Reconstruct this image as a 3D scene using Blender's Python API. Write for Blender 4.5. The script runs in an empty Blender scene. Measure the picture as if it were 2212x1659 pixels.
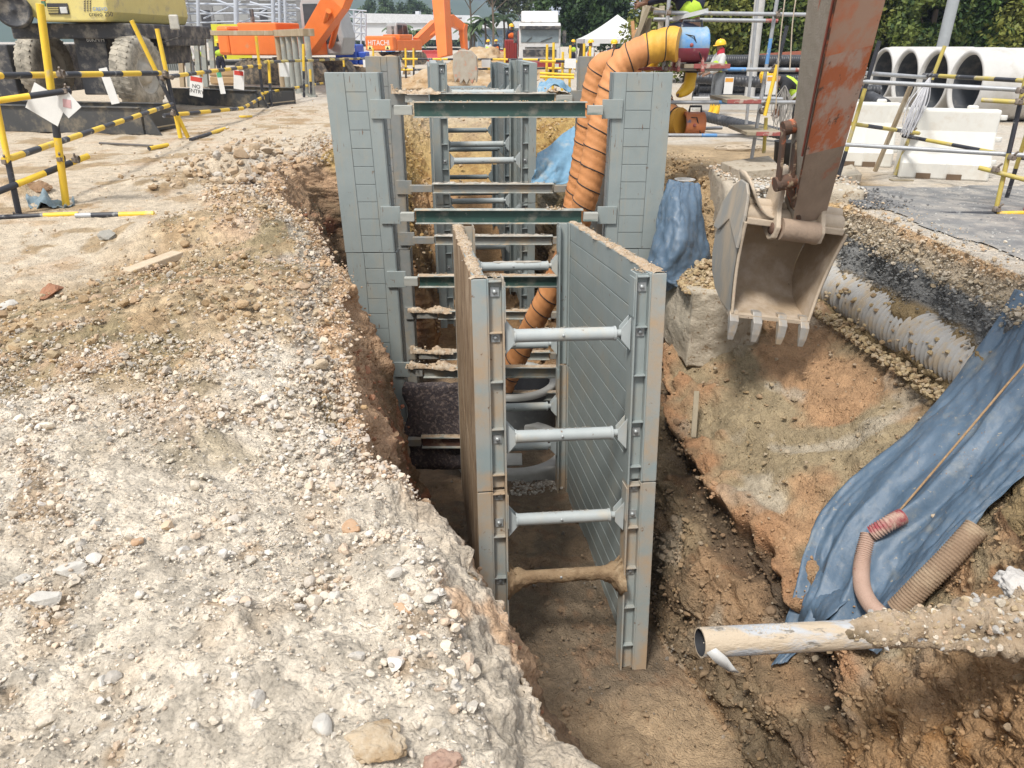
import bpy, math, random
import numpy as np
from mathutils import Vector, Matrix, noise as mnoise
from mathutils.bvhtree import BVHTree
random.seed(11); rng = np.random.default_rng(5)
sc = bpy.context.scene; C = sc.collection
R = math.radians
V = Vector
# ---------------------------------------------------------------- camera
TH = R(24.4); FP = 1640.0; CX, CY = 1106.0, 829.5; H = 1.75
CAM = V((0, 0, H)); FW = V((0, math.cos(TH), -math.sin(TH))); UP = V((0, math.sin(TH), math.cos(TH)))
cd = bpy.data.cameras.new('camera'); cam = bpy.data.objects.new('camera', cd); C.objects.link(cam)
cam.location = CAM; cam.rotation_euler = (R(90) - TH, 0, 0)
cd.lens = 36 * FP / 2212; cd.sensor_width = 36; cd.clip_start = .05; cd.clip_end = 6000
sc.camera = cam
def ray(px, py): return FW + V(((px - CX) / FP, 0, 0)) + UP * ((CY - py) / FP)
def aY(px, py, Y):
    r = ray(px, py); return CAM + r * (Y / r.y)
def aZ(px, py, z=0.0):
    r = ray(px, py); return CAM + r * ((z - H) / r.z)
# ---------------------------------------------------------------- world and light
w = bpy.data.worlds.new('World'); sc.world = w; w.use_nodes = True
nt = w.node_tree; bg = nt.nodes['Background']
sky = nt.nodes.new('ShaderNodeTexSky'); sky.sky_type = 'NISHITA'; sky.sun_disc = False
SUN_EL, SUN_AZ = R(58), R(-150)     # azimuth from +Y clockwise
sky.sun_elevation = SUN_EL; sky.sun_rotation = SUN_AZ; sky.dust_density = 4; sky.air_density = 1.0; sky.ozone_density = .7
sat = nt.nodes.new('ShaderNodeHueSaturation'); sat.inputs['Saturation'].default_value = .45
nt.links.new(sky.outputs[0], sat.inputs['Color'])
# thin broken cloud over the sky
gtc = nt.nodes.new('ShaderNodeTexCoord'); gmp = nt.nodes.new('ShaderNodeMapping'); gmp.inputs['Scale'].default_value = (1, 1, 3.5)
cl = nt.nodes.new('ShaderNodeTexNoise'); cl.inputs['Scale'].default_value = 2.2; cl.inputs['Detail'].default_value = 7
crp = nt.nodes.new('ShaderNodeMapRange'); crp.inputs['From Min'].default_value = .35; crp.inputs['From Max'].default_value = .62; crp.inputs['To Min'].default_value = .6; crp.inputs['To Max'].default_value = 1
cmx = nt.nodes.new('ShaderNodeMix'); cmx.data_type = 'RGBA'; cmx.inputs[7].default_value = (4.3, 4.45, 4.7, 1)
nt.links.new(gtc.outputs['Generated'], gmp.inputs[0]); nt.links.new(gmp.outputs[0], cl.inputs['Vector']); nt.links.new(cl.outputs['Fac'], crp.inputs['Value']); nt.links.new(crp.outputs[0], cmx.inputs[0])
nt.links.new(sat.outputs[0], cmx.inputs[6]); nt.links.new(cmx.outputs[2], bg.inputs[0]); bg.inputs[1].default_value = .13
sd = bpy.data.lights.new('sun', 'SUN'); sd.energy = 2.3; sd.angle = R(10); sd.color = (1, .96, .9)
so = bpy.data.objects.new('sun', sd); C.objects.link(so)
sdir = V((math.sin(SUN_AZ) * math.cos(SUN_EL), math.cos(SUN_AZ) * math.cos(SUN_EL), math.sin(SUN_EL)))
so.rotation_euler = sdir.to_track_quat('Z', 'Y').to_euler()
sc.view_settings.view_transform = 'Standard'; sc.view_settings.look = 'None'; sc.view_settings.exposure = 0.85; sc.view_settings.gamma = 1
sc.cycles.max_bounces = 6; sc.cycles.diffuse_bounces = 3; sc.cycles.glossy_bounces = 2; sc.cycles.transparent_max_bounces = 6; sc.cycles.transmission_bounces = 3
sc.cycles.use_denoising = True
# ---------------------------------------------------------------- materials
def lnk(nt, a, b): nt.links.new(a, b)
MATS = {}
def M(name, c1, c2=None, scale=6, c3=None, s3=2.5, t3=.58, w3=.06, rough=.6, metal=0.0, bump=.15, bscale=30, stretch=(1, 1, 1), bdist=.01, c4=None, s4=20, t4=.7, streak=0.0, stc=(.2, .15, .1)):
    if name in MATS: return MATS[name]
    m = bpy.data.materials.new(name); m.use_nodes = True; n = m.node_tree; P = n.nodes['Principled BSDF']
    P.inputs['Roughness'].default_value = rough; P.inputs['Metallic'].default_value = metal
    tc = n.nodes.new('ShaderNodeTexCoord'); mp = n.nodes.new('ShaderNodeMapping'); mp.inputs['Scale'].default_value = stretch
    lnk(n, tc.outputs['Object'], mp.inputs[0])
    def nz(s, det=6, r=.6):
        t = n.nodes.new('ShaderNodeTexNoise'); t.inputs['Scale'].default_value = s; t.inputs['Detail'].default_value = det; t.inputs['Roughness'].default_value = r
        lnk(n, mp.outputs[0], t.inputs['Vector']); return t.outputs['Fac']
    def rmp(src, a, b):
        t = n.nodes.new('ShaderNodeMapRange'); t.inputs['From Min'].default_value = a; t.inputs['From Max'].default_value = b; lnk(n, src, t.inputs['Value']); return t.outputs[0]
    def mix(f, a, b):
        t = n.nodes.new('ShaderNodeMix'); t.data_type = 'RGBA'; lnk(n, f, t.inputs[0])
        for i, c in ((6, a), (7, b)):
            if isinstance(c, tuple): t.inputs[i].default_value = (*c[:3], 1)
            else: lnk(n, c, t.inputs[i])
        return t.outputs[2]
    if c2 is None: c2 = tuple(x * .8 for x in c1)
    col = mix(rmp(nz(scale), .35, .65), c1, c2)
    if c3: col = mix(rmp(nz(s3, 8, .65), t3 - w3, t3 + w3), col, c3)
    if c4: col = mix(rmp(nz(s4, 4, .7), t4 - .03, t4 + .03), col, c4)
    if streak:
        mp2 = n.nodes.new('ShaderNodeMapping'); mp2.inputs['Scale'].default_value = (22, 22, 1.1); lnk(n, tc.outputs['Object'], mp2.inputs[0])
        t = n.nodes.new('ShaderNodeTexNoise'); t.inputs['Scale'].default_value = 1; t.inputs['Detail'].default_value = 5; t.inputs['Roughness'].default_value = .7; lnk(n, mp2.outputs[0], t.inputs['Vector'])
        f_ = rmp(t.outputs['Fac'], .52, .75); f2 = n.nodes.new('ShaderNodeMath'); f2.operation = 'MULTIPLY'; lnk(n, f_, f2.inputs[0]); f2.inputs[1].default_value = streak; col = mix(f2.outputs[0], col, stc)
        mp3 = n.nodes.new('ShaderNodeMapping'); mp3.inputs['Scale'].default_value = (60, 60, 6); mp3.inputs['Rotation'].default_value = (0, .12, .3); lnk(n, tc.outputs['Object'], mp3.inputs[0])
        t = n.nodes.new('ShaderNodeTexNoise'); t.inputs['Scale'].default_value = 1; t.inputs['Detail'].default_value = 3; lnk(n, mp3.outputs[0], t.inputs['Vector']); t5 = nz(1.7, 3)
        g1 = rmp(t.outputs['Fac'], .665, .69); g2 = rmp(t5, .50, .56); f3 = n.nodes.new('ShaderNodeMath'); f3.operation = 'MULTIPLY'; lnk(n, g1, f3.inputs[0]); lnk(n, g2, f3.inputs[1]); col = mix(f3.outputs[0], col, (.16, .10, .07))
    lnk(n, col, P.inputs['Base Color'])
    if bump:
        b = n.nodes.new('ShaderNodeBump'); b.inputs['Strength'].default_value = bump; b.inputs['Distance'].default_value = bdist
        lnk(n, nz(bscale, 8, .65), b.inputs['Height']); lnk(n, b.outputs[0], P.inputs['Normal'])
    MATS[name] = m; return m
def colmat(name, rough=.9, vary=.3, s1=14, s2=90, bump=.6, bdist=.01, attr='Col', speck=True, bs=70, coarse=0):
    m = bpy.data.materials.new(name); m.use_nodes = True; n = m.node_tree; P = n.nodes['Principled BSDF']
    P.inputs['Roughness'].default_value = rough; P.inputs['Specular IOR Level'].default_value = .25
    at = n.nodes.new('ShaderNodeAttribute'); at.attribute_name = attr
    tc = n.nodes.new('ShaderNodeTexCoord')
    def nz(s, det=8, r=.65):
        t = n.nodes.new('ShaderNodeTexNoise'); t.inputs['Scale'].default_value = s; t.inputs['Detail'].default_value = det; t.inputs['Roughness'].default_value = r
        lnk(n, tc.outputs['Object'], t.inputs['Vector']); return t.outputs['Fac']
    def rmp(src, a, b, c, d):
        t = n.nodes.new('ShaderNodeMapRange'); t.inputs['From Min'].default_value = a; t.inputs['From Max'].default_value = b
        t.inputs['To Min'].default_value = c; t.inputs['To Max'].default_value = d; lnk(n, src, t.inputs['Value']); return t.outputs[0]
    def mul(a, b):
        t = n.nodes.new('ShaderNodeMath'); t.operation = 'MULTIPLY'; lnk(n, a, t.inputs[0]); lnk(n, b, t.inputs[1]); return t.outputs[0]
    f = mul(rmp(nz(s1), .3, .7, 1 - vary, 1 + vary), rmp(nz(s2), .3, .7, 1 - vary, 1 + vary * .8))
    mx = n.nodes.new('ShaderNodeVectorMath'); mx.operation = 'SCALE'; lnk(n, at.outputs['Color'], mx.inputs[0]); lnk(n, f, mx.inputs['Scale'])
    lnk(n, mx.outputs[0], P.inputs['Base Color'])
    h = nz(bs, 10, .7)
    if speck:
        v = n.nodes.new('ShaderNodeTexVoronoi'); v.inputs['Scale'].default_value = bs * .9; lnk(n, tc.outputs['Object'], v.inputs['Vector'])
        a = n.nodes.new('ShaderNodeMath'); a.operation = 'SUBTRACT'; lnk(n, h, a.inputs[0]); lnk(n, v.outputs['Distance'], a.inputs[1]); h = a.outputs[0]
    b = n.nodes.new('ShaderNodeBump'); b.inputs['Strength'].default_value = bump; b.inputs['Distance'].default_value = bdist
    lnk(n, h, b.inputs['Height']); lnk(n, b.outputs[0], P.inputs['Normal'])
    if coarse:
        v = n.nodes.new('ShaderNodeTexVoronoi'); v.inputs['Scale'].default_value = 21; v.feature = 'F1'; w_ = n.nodes.new('ShaderNodeVectorMath'); w_.operation = 'MULTIPLY_ADD'
        t = n.nodes.new('ShaderNodeTexNoise'); t.inputs['Scale'].default_value = 9; t.inputs['Detail'].default_value = 5; lnk(n, tc.outputs['Object'], t.inputs['Vector']); lnk(n, t.outputs['Color'], w_.inputs[0]); w_.inputs[1].default_value = (.12, .12, .12); lnk(n, tc.outputs['Object'], w_.inputs[2]); lnk(n, w_.outputs[0], v.inputs['Vector'])
        a2 = n.nodes.new('ShaderNodeMath'); a2.operation = 'SUBTRACT'; lnk(n, nz(16, 9, .75), a2.inputs[0]); lnk(n, v.outputs['Distance'], a2.inputs[1])
        b2 = n.nodes.new('ShaderNodeBump'); b2.inputs['Strength'].default_value = .6; b2.inputs['Distance'].default_value = coarse; lnk(n, a2.outputs[0], b2.inputs['Height']); lnk(n, b.outputs[0], b2.inputs['Normal']); lnk(n, b2.outputs[0], P.inputs['Normal'])
    MATS[name] = m; return m
# ---------------------------------------------------------------- mesh building
def rootloc(p):
    while p.parent: p = p.parent
    return p.location.copy()
class MB:
    def __init__(s): s.v = []; s.f = []; s.m = []; s.sm = []
    def add(s, vs, fs, mi=0, sm=False):
        b = len(s.v); s.v += [tuple(v) for v in vs]
        for f in fs: s.f.append(tuple(i + b for i in f)); s.m.append(mi); s.sm.append(sm)
    def hexa(s, p, mi=0):   # 8 points: bottom 4 ccw, top 4 ccw
        s.add(p, [(3, 2, 1, 0), (4, 5, 6, 7), (0, 1, 5, 4), (1, 2, 6, 5), (2, 3, 7, 6), (3, 0, 4, 7)], mi)
    def box(s, a, b, mi=0):
        x0, y0, z0 = a; x1, y1, z1 = b
        s.hexa([(x0, y0, z0), (x1, y0, z0), (x1, y1, z0), (x0, y1, z0), (x0, y0, z1), (x1, y0, z1), (x1, y1, z1), (x0, y1, z1)], mi)
    def fbox(s, F, x, y, z, mi=0):
        s.hexa([F(x[i], y[j], z[k]) for k in (0, 1) for i, j in ((0, 0), (1, 0), (1, 1), (0, 1))], mi)
    def beam(s, a, b, w, h, mi=0, up=V((0, 0, 1))):
        a = V(a); b = V(b); d = (b - a).normalized(); x = d.cross(up)
        if x.length < 1e-3: x = d.cross(V((0, 1, 0)))
        x.normalize(); z = x.cross(d)
        P = []
        for q in (a, b): P += [q - x * w / 2 - z * h / 2, q + x * w / 2 - z * h / 2, q + x * w / 2 + z * h / 2, q - x * w / 2 + z * h / 2]
        s.add(P, [(0, 1, 2, 3), (7, 6, 5, 4), (0, 4, 5, 1), (1, 5, 6, 2), (2, 6, 7, 3), (3, 7, 4, 0)], mi)
    def tube(s, pts, r, n=12, mi=0, cap=True, sm=True, hollow=0.0):
        pts = [V(p) for p in pts]; N = len(pts); rr = r if isinstance(r, (list, tuple)) else [r] * N
        t0 = (pts[1] - pts[0]).normalized(); x = t0.cross(V((0, 0, 1)))
        if x.length < .05: x = t0.cross(V((0, 1, 0)))
        x.normalize(); vs = []; prev = t0
        for i in range(N):
            t = (pts[min(i + 1, N - 1)] - pts[max(i - 1, 0)]).normalized()
            q = prev.rotation_difference(t); x = (q @ x); x = (x - t * x.dot(t)).normalized(); prev = t; y = t.cross(x)
            for k in range(n):
                a = 2 * math.pi * k / n; vs.append(pts[i] + (x * math.cos(a) + y * math.sin(a)) * rr[i])
        fs = [(i * n + k, i * n + (k + 1) % n, (i + 1) * n + (k + 1) % n, (i + 1) * n + k) for i in range(N - 1) for k in range(n)]
        s.add(vs, fs, mi, sm)
        if cap:
            s.add(vs[:n][::-1], [tuple(range(n))], mi); s.add(vs[-n:], [tuple(range(n))], mi)
    def pipe(s, a, b, ro, ri, n=24, mi=0, mi_in=None):   # hollow straight pipe
        a = V(a); b = V(b); t = (b - a).normalized(); x = t.cross(V((0, 0, 1)))
        if x.length < .05: x = V((1, 0, 0))
        x.normalize(); y = t.cross(x)
        rg = []
        for q, r in ((a, ro), (b, ro), (b, ri), (a, ri)): rg.append([q + (x * math.cos(2 * math.pi * k / n) + y * math.sin(2 * math.pi * k / n)) * r for k in range(n)])
        vs = sum(rg, [])
        for j in range(4):
            j2 = (j + 1) % 4
            s.add(rg[j] + rg[j2], [(k, (k + 1) % n, n + (k + 1) % n, n + k) for k in range(n)], (mi_in if (j == 2 and mi_in is not None) else mi), j in (0, 2))
    def lathe(s, prof, c, ax=V((0, 0, 1)), n=20, mi=0, sm=True, a0=0, a1=2 * math.pi):
        c = V(c); ax = V(ax).normalized(); x = ax.cross(V((0, 1, 0)))
        if x.length < .05: x = ax.cross(V((1, 0, 0)))
        x.normalize(); y = ax.cross(x); vs = []
        for r, h in prof:
            for k in range(n):
                a = a0 + (a1 - a0) * k / n; vs.append(c + ax * h + (x * math.cos(a) + y * math.sin(a)) * r)
        s.add(vs, [(i * n + k, i * n + (k + 1) % n, (i + 1) * n + (k + 1) % n, (i + 1) * n + k) for i in range(len(prof) - 1) for k in range(n)], mi, sm)
    def prism(s, poly, o, ax, ay, depth, mi=0):     # poly in (ax, ay) plane, extruded along depth vector
        o = V(o); ax = V(ax); ay = V(ay); d = V(depth); n = len(poly)
        a = [o + ax * p[0] + ay * p[1] for p in poly]; b = [p + d for p in a]
        s.add(a + b, [tuple(range(n))[::-1], tuple(range(n, 2 * n))] + [(i, (i + 1) % n, n + (i + 1) % n, n + i) for i in range(n)], mi)
    def striped(s, a, b, r, step, mis=(0, 1), n=10, off=0):
        a = V(a); b = V(b); L = (b - a).length; d = (b - a) / L; t = 0; k = 0 if off <= 0 else 0; first = True
        cur = off
        while t < L - 1e-4:
            e = min(L, t + (step * (1 - off) if first else step)); first = False
            s.tube([a + d * t, a + d * e], r, n, mis[k % len(mis)], cap=True); t = e; k += 1
    def build(s, name, mats, parent=None, loc=None, bev=0, sub=0, solid=0, rec=True):
        me = bpy.data.meshes.new(name)
        L = rootloc(parent) if parent else (V(loc) if loc is not None else V((0, 0, 0)))
        vs = np.array(s.v, dtype=np.float64) - np.array(L)
        me.from_pydata(vs.tolist(), [], s.f); 
        mats = mats if isinstance(mats, (list, tuple)) else [mats]
        for m in mats: me.materials.append(m)
        me.polygons.foreach_set('material_index', s.m); me.polygons.foreach_set('use_smooth', s.sm)
        if rec:
            import bmesh
            bm = bmesh.new(); bm.from_mesh(me); bmesh.ops.recalc_face_normals(bm, faces=bm.faces); bm.to_mesh(me); bm.free()
        me.update()
        o = bpy.data.objects.new(name, me); C.objects.link(o)
        if parent: o.parent = parent
        else: o.location = L
        if solid: m = o.modifiers.new('s', 'SOLIDIFY'); m.thickness = solid
        if bev: m = o.modifiers.new('b', 'BEVEL'); m.width = bev; m.segments = 2; m.limit_method = 'ANGLE'; m.angle_limit = R(40)
        if sub: m = o.modifiers.new('u', 'SUBSURF'); m.levels = sub; m.render_levels = sub
        return o
def tag(o, label=None, cat=None, group=None, kind=None):
    if label: o['label'] = label
    if cat: o['category'] = cat
    if group: o['group'] = group
    if kind: o['kind'] = kind
    return o
def thing(name, loc, label, cat, group=None):
    o = bpy.data.objects.new(name, None); C.objects.link(o); o.location = loc; o.empty_display_size = .2
    return tag(o, label, cat, group)
def copy_tree(o, parent=None):
    c = o.copy(); C.objects.link(c)
    if parent: c.parent = parent
    for ch in [x for x in C.objects if x.parent == o]: copy_tree(ch, c)
    return c
def clone(o, loc, label, rz=None):
    c = copy_tree(o); c.location = loc; c['label'] = label
    if rz is not None: c.rotation_euler.z = rz
    return c
# ---------------------------------------------------------------- numpy noise
def _h(ix, iy, iz, s=0):
    h = (ix.astype(np.uint64) * np.uint64(374761393) + iy.astype(np.uint64) * np.uint64(668265263) + iz.astype(np.uint64) * np.uint64(2246822519) + np.uint64(s * 3266489917 & 0xffffffff)) & np.uint64(0xffffffff)
    h = ((h ^ (h >> np.uint64(13))) * np.uint64(1274126177)) & np.uint64(0xffffffff)
    h = ((h ^ (h >> np.uint64(16))) * np.uint64(2654435761)) & np.uint64(0xffffffff)
    h ^= h >> np.uint64(15)
    return h.astype(np.float64) / 4294967295.0
def vn(p, s=0):
    i = np.floor(p).astype(np.int64); f = p - i; u = f * f * (3 - 2 * f); i = i + 100000; r = 0
    for dx in (0, 1):
        for dy in (0, 1):
            for dz in (0, 1):
                wt = (u[:, 0] if dx else 1 - u[:, 0]) * (u[:, 1] if dy else 1 - u[:, 1]) * (u[:, 2] if dz else 1 - u[:, 2])
                r = r + wt * _h(i[:, 0] + dx, i[:, 1] + dy, i[:, 2] + dz, s)
    return r * 2 - 1
def fbm(p, sc_, oct=4, s=0, g=.5):
    a = 1; r = 0; q = p * sc_
    for k in range(oct): r = r + a * vn(q, s + k); a *= g; q = q * 2.03 + 7.1
    return r
def worley(p, sc_, s=0):
    q = p * sc_; i = np.floor(q).astype(np.int64) + 100000; f = q - np.floor(q); d1 = np.full(len(q), 9.0); idv = np.zeros(len(q))
    for dx in (-1, 0, 1):
        for dy in (-1, 0, 1):
            for dz in (-1, 0, 1):
                a, b, c = i[:, 0] + dx, i[:, 1] + dy, i[:, 2] + dz
                d = (dx + _h(a, b, c, s) - f[:, 0]) ** 2 + (dy + _h(a, b, c, s + 1) - f[:, 1]) ** 2 + (dz + _h(a, b, c, s + 2) - f[:, 2]) ** 2
                k = d < d1; d1[k] = d[k]; idv[k] = _h(a, b, c, s + 3)[k]
    return np.sqrt(d1), idv
def sstep(x, a, b):
    t = np.clip((x - a) / (b - a), 0, 1); return t * t * (3 - 2 * t)
# ---------------------------------------------------------------- ground sheet: cross-sections lofted along Y
# 17 points left->right: 0 far left, 1, 2 bank, 3 bank lip, 4 crest, 5, 6 left wall, 7 floor left, 8 floor right, 9..12 right wall, 13 right edge, 14, 15, 16 far right
ST = [
 (-4.0, [(-2.2,0),(.1,0),(.5,-.1),(.6,-.8),(.7,-2),(.8,-3.5),(2.2,-3.55),(2.35,-3.1),(2.5,-2.3),(2.7,-1.5),(2.85,-.8),(3.2,-.1)]),
 (0.0, [(-2.2,0),(.05,0),(.40,-.12),(.52,-.8),(.6,-2),(.75,-3.5),(2.2,-3.55),(2.35,-3.1),(2.5,-2.3),(2.7,-1.5),(2.85,-.8),(3.1,-.1)]),
 (1.5, [(-2.3,0),(-.12,-.03),(.23,-.24),(.36,-.85),(.45,-2),(.6,-3.5),(2.2,-3.6),(2.35,-3.1),(2.5,-2.3),(2.7,-1.5),(2.8,-.95),(2.95,-.3)]),
 (2.4, [(-2.6,0),(-.38,-.04),(.0,-.24),(.12,-.8),(.2,-2),(.35,-3.5),(2.15,-3.6),(2.3,-3.1),(2.45,-2.4),(2.6,-1.6),(2.7,-1.05),(2.95,-.4)]),
 (3.4, [(-3.1,0),(-1.05,-.02),(-.75,-.12),(-.55,-.7),(-.35,-2),(0,-3.4),(2.1,-3.6),(2.25,-3.1),(2.4,-2.5),(2.7,-1.8),(2.95,-1.1),(3.3,-.35)]),
 (4.5, [(-3.6,0),(-1.4,0),(-1.07,-.1),(-.9,-.7),(-.75,-2),(-.4,-3.4),(1.9,-3.6),(2.1,-3.0),(2.35,-2.4),(2.9,-1.9),(3.55,-1.15),(4.1,-.1)]),
 (5.9, [(-4.2,0),(-1.65,.03),(-1.34,-.1),(-1.2,-.7),(-1.0,-2),(-.5,-3.4),(1.4,-3.6),(1.6,-2.8),(2.15,-2.3),(2.9,-1.75),(3.8,-1.12),(4.2,0)]),
 (7.2, [(-4.8,0),(-2.15,.03),(-1.82,-.1),(-1.7,-.7),(-1.35,-2),(-.85,-3.5),(1.3,-3.6),(1.5,-2.7),(2.0,-2.1),(2.8,-1.6),(3.7,-1.05),(4.08,0)]),
 (8.8, [(-5.2,0),(-2.85,.03),(-2.5,-.05),(-2.4,-.7),(-2.2,-2),(-1.5,-3.6),(1.5,-3.9),(1.65,-2.6),(1.95,-1.7),(2.7,-1.3),(3.6,-.95),(3.92,0)]),
 (9.4, [(-5.4,0),(-3.3,.0),(-2.85,-.05),(-2.6,-.7),(-2.45,-2),(-2.2,-3.9),(1.95,-3.95),(2.0,-2.8),(2.1,-1.7),(2.4,-.9),(2.75,-.4),(3.3,-.02)]),
 (11.4,[(-6,0),(-3.9,.02),(-3.4,-.07),(-2.9,-.8),(-2.65,-2),(-2.4,-3.9),(1.85,-3.95),(1.9,-2.8),(2.0,-1.7),(2.15,-.9),(2.3,-.4),(2.7,-.02)]),
 (12.4,[(-6.2,0),(-4.1,.02),(-3.5,-.07),(-3.0,-.8),(-2.7,-2),(-2.45,-3.9),(1.7,-3.95),(1.85,-2.8),(1.9,-1.7),(2.0,-.7),(2.3,-.2),(2.8,0)]),
 (12.75,[(-6.2,0),(-3.6,.02),(-3.0,-.05),(-1.95,-.9),(-1.6,-1.9),(-1.35,-3.6),(.5,-3.6),(.65,-2.6),(.85,-1.7),(1.25,-.8),(1.7,-.3),(2.3,0)]),
 (17.0,[(-6.8,0),(-3.6,.05),(-3.0,.02),(-2.5,-.9),(-2.2,-1.8),(-1.85,-3.1),(0.0,-3.1),(.15,-2.3),(.35,-1.5),(.8,-.8),(1.3,-.3),(2.0,0)]),
 (19.5,[(-7,0),(-3.8,.05),(-3.2,.03),(-2.8,-.7),(-2.5,-1.3),(-2.1,-1.75),(-.2,-1.75),(.0,-1.3),(.2,-.9),(.6,-.6),(1.1,-.2),(2.0,0)]),
 (23.0,[(-7.5,0),(-4.5,.02),(-3.5,.02),(-3.0,-.15),(-2.7,-.35),(-2.4,-.5),(-.6,-.5),(-.4,-.35),(-.2,-.2),(.2,-.1),(.8,0),(2.0,0)]),
 (25.5,[(-8,0),(-4.6,0),(-3.6,0),(-3.1,0),(-2.8,0),(-2.5,0),(-.8,0),(-.6,0),(-.3,0),(.1,0),(.8,0),(2.0,0)]),
 (800.,[(-8,0),(-4.6,0),(-3.6,0),(-3.1,0),(-2.8,0),(-2.5,0),(-.8,0),(-.6,0),(-.3,0),(.1,0),(.8,0),(2.0,0)]),
]
YS = np.array([s[0] for s in ST])
CT = np.array([[(-900, 0), (-14, 0)] + s[1] + [(s[1][-1][0] + .7, 0.0), (16, 0), (900, 0)] for s in ST], dtype=float)   # stations x 17 x 2
NS = [14, 90, 190, 60, 60, 60, 70, 70, 60, 70, 70, 70, 60, 40, 50, 14]
par = np.concatenate([np.arange(n) / n + i for i, n in enumerate(NS)] + [[16.0]])
rows = [-4, -3, -2, -1, -.3, .3]
y = .7
while y < 26: rows.append(y); y += max(.011, y * .0056)
rows = sorted(rows + list(np.linspace(12.35, 12.8, 14)) + list(np.linspace(8.85, 9.5, 6)))
y = 26.2
while y < 800: rows.append(y); y *= 1.05
rows = np.array(rows + [800.0])
XX = np.zeros((len(rows), len(par))); ZZ = XX.copy()
for j in range(17):
    pass
CX_ = np.stack([np.interp(rows, YS, CT[:, j, 0]) for j in range(17)], 1); CZ_ = np.stack([np.interp(rows, YS, CT[:, j, 1]) for j in range(17)], 1)
pi = np.minimum(par.astype(int), 15); pf = par - pi
XX = CX_[:, pi] * (1 - pf) + CX_[:, pi + 1] * pf; ZZ = CZ_[:, pi] * (1 - pf) + CZ_[:, pi + 1] * pf
# stretch the last outer columns
k = par < 1; XX[:, k] = -14 - (1 - par[k])[None, :] ** 3 * 886
k = par > 15; XX[:, k] = 16 + (par[k] - 15)[None, :] ** 3 * 884
# smooth the profile corners a little
for _ in range(4):
    for A in (XX, ZZ):
        A[:, 150:-60] = (A[:, 149:-61] + 2 * A[:, 150:-60] + A[:, 151:-59]) / 4
YY = np.repeat(rows[:, None], len(par), 1)
PP = np.repeat(par[None, :], len(rows), 0)
nr, nc = XX.shape
def gnormals(X, Y, Z):
    G = np.stack([X, Y, Z], 2); du = np.gradient(G, axis=1); dv = np.gradient(G, axis=0); n = np.cross(du, dv); n /= (np.linalg.norm(n, axis=2, keepdims=True) + 1e-9); return n
N0 = gnormals(XX, YY, ZZ)
P0 = np.stack([XX, YY, ZZ], 2).reshape(-1, 3); N0 = N0.reshape(-1, 3); pp = PP.reshape(-1)
X, Y, Z = P0.T
edgeX = np.interp(Y, YS, CT[:, 13, 0])
wall = sstep(pp, 2.6, 4.2) * (1 - sstep(pp, 12.6, 13.1))
bank = sstep(pp, 1.2, 2.2) * (1 - sstep(pp, 3.6, 4.2))
flatR = sstep(X, edgeX - .02, edgeX + .25) * (pp > 12)
sandL = sstep(-X + .35 * fbm(P0, 1.1, 3, 77), 3.1, 3.8) * sstep(Y, 5.0, 6.3) * (pp < 4)
far = 1 - sstep(Y, 13, 40)
near = 1 - sstep(Y, 10, 22)
warp = np.stack([fbm(P0, .9, 2, 40), fbm(P0, .9, 2, 50), fbm(P0, .9, 2, 60)], 1) * .35
Q = P0 + warp
big = fbm(Q, .8, 3, 1); mid = fbm(Q, 3.2, 4, 9); w1, id1 = worley(P0 + warp * .2, 7, 20); w2, id2 = worley(P0, 17, 30); fin = fbm(P0, 26, 2, 70)
n9 = fbm(P0 + warp, 2.1, 4, 99); n3g = fbm(P0, 5, 3, 141)
floor_ = sstep(pp, 6.6, 7.1) * (1 - sstep(pp, 7.9, 8.3))
rocky = wall * (1 - floor_)
d = rocky * (.10 * big + .075 * mid + .055 * (.55 - w1) + .02 * (.5 - w2) + .012 * fin)
rug = np.maximum(bank, 0) * (1 - sandL) * (pp < 4.3)
d += rug * (.03 * big + (.018 + .045 * sstep(Y, 3.2, 4.8)) * mid + .045 * (.5 - w1) * sstep(mid, -.3, .5) + .025 * (.5 - w2) + .008 * fin)
w3, id3 = worley(P0, 38, 60); d += rug * .011 * (.5 - w3) * (Y < 6)
d += rocky * (.016 * (.5 - w3) + .012 * fbm(P0, 14, 3, 71))
d += sandL * (.012 * mid + .006 * fin + .02 * big)
d += floor_ * (.05 * big + .045 * mid + .035 * (.5 - w1) * sstep(mid, -.1, .4) + .01 * fin)
d += (pp < 1.3) * .02 * big * (Y < 60)
# break up the crest of the left bank and the strata on the right with ledges
face = (Y > 4.0) * (Y < 8.9)
smf = face * sstep(pp + .25 * n9, 9.85, 10.1) * (1 - sstep(pp, 11.6, 11.95))
d = d * (1 - .45 * smf)
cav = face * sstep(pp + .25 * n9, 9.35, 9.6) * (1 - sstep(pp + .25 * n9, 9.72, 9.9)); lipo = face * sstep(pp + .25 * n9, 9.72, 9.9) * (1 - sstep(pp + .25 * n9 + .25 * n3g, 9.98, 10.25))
d = d - .17 * cav + .10 * lipo
blk_ = rocky * (pp > 8); q9, i9 = worley(P0 * np.array([1, .8, 1.25]) + warp * .6, 2.6, 90); d = d + blk_ * (.10 * (i9 - .5) + .05 * (.5 - q9)) * (1 - .75 * smf)
led = np.sin(Z * 16 + big * 2) * .02 * rocky * (pp > 8)
d += led
d *= (1 - flatR)
d *= np.where((Y > 14) & (pp > 3), .9, 1)
P1 = P0 + N0 * d[:, None]
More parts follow.
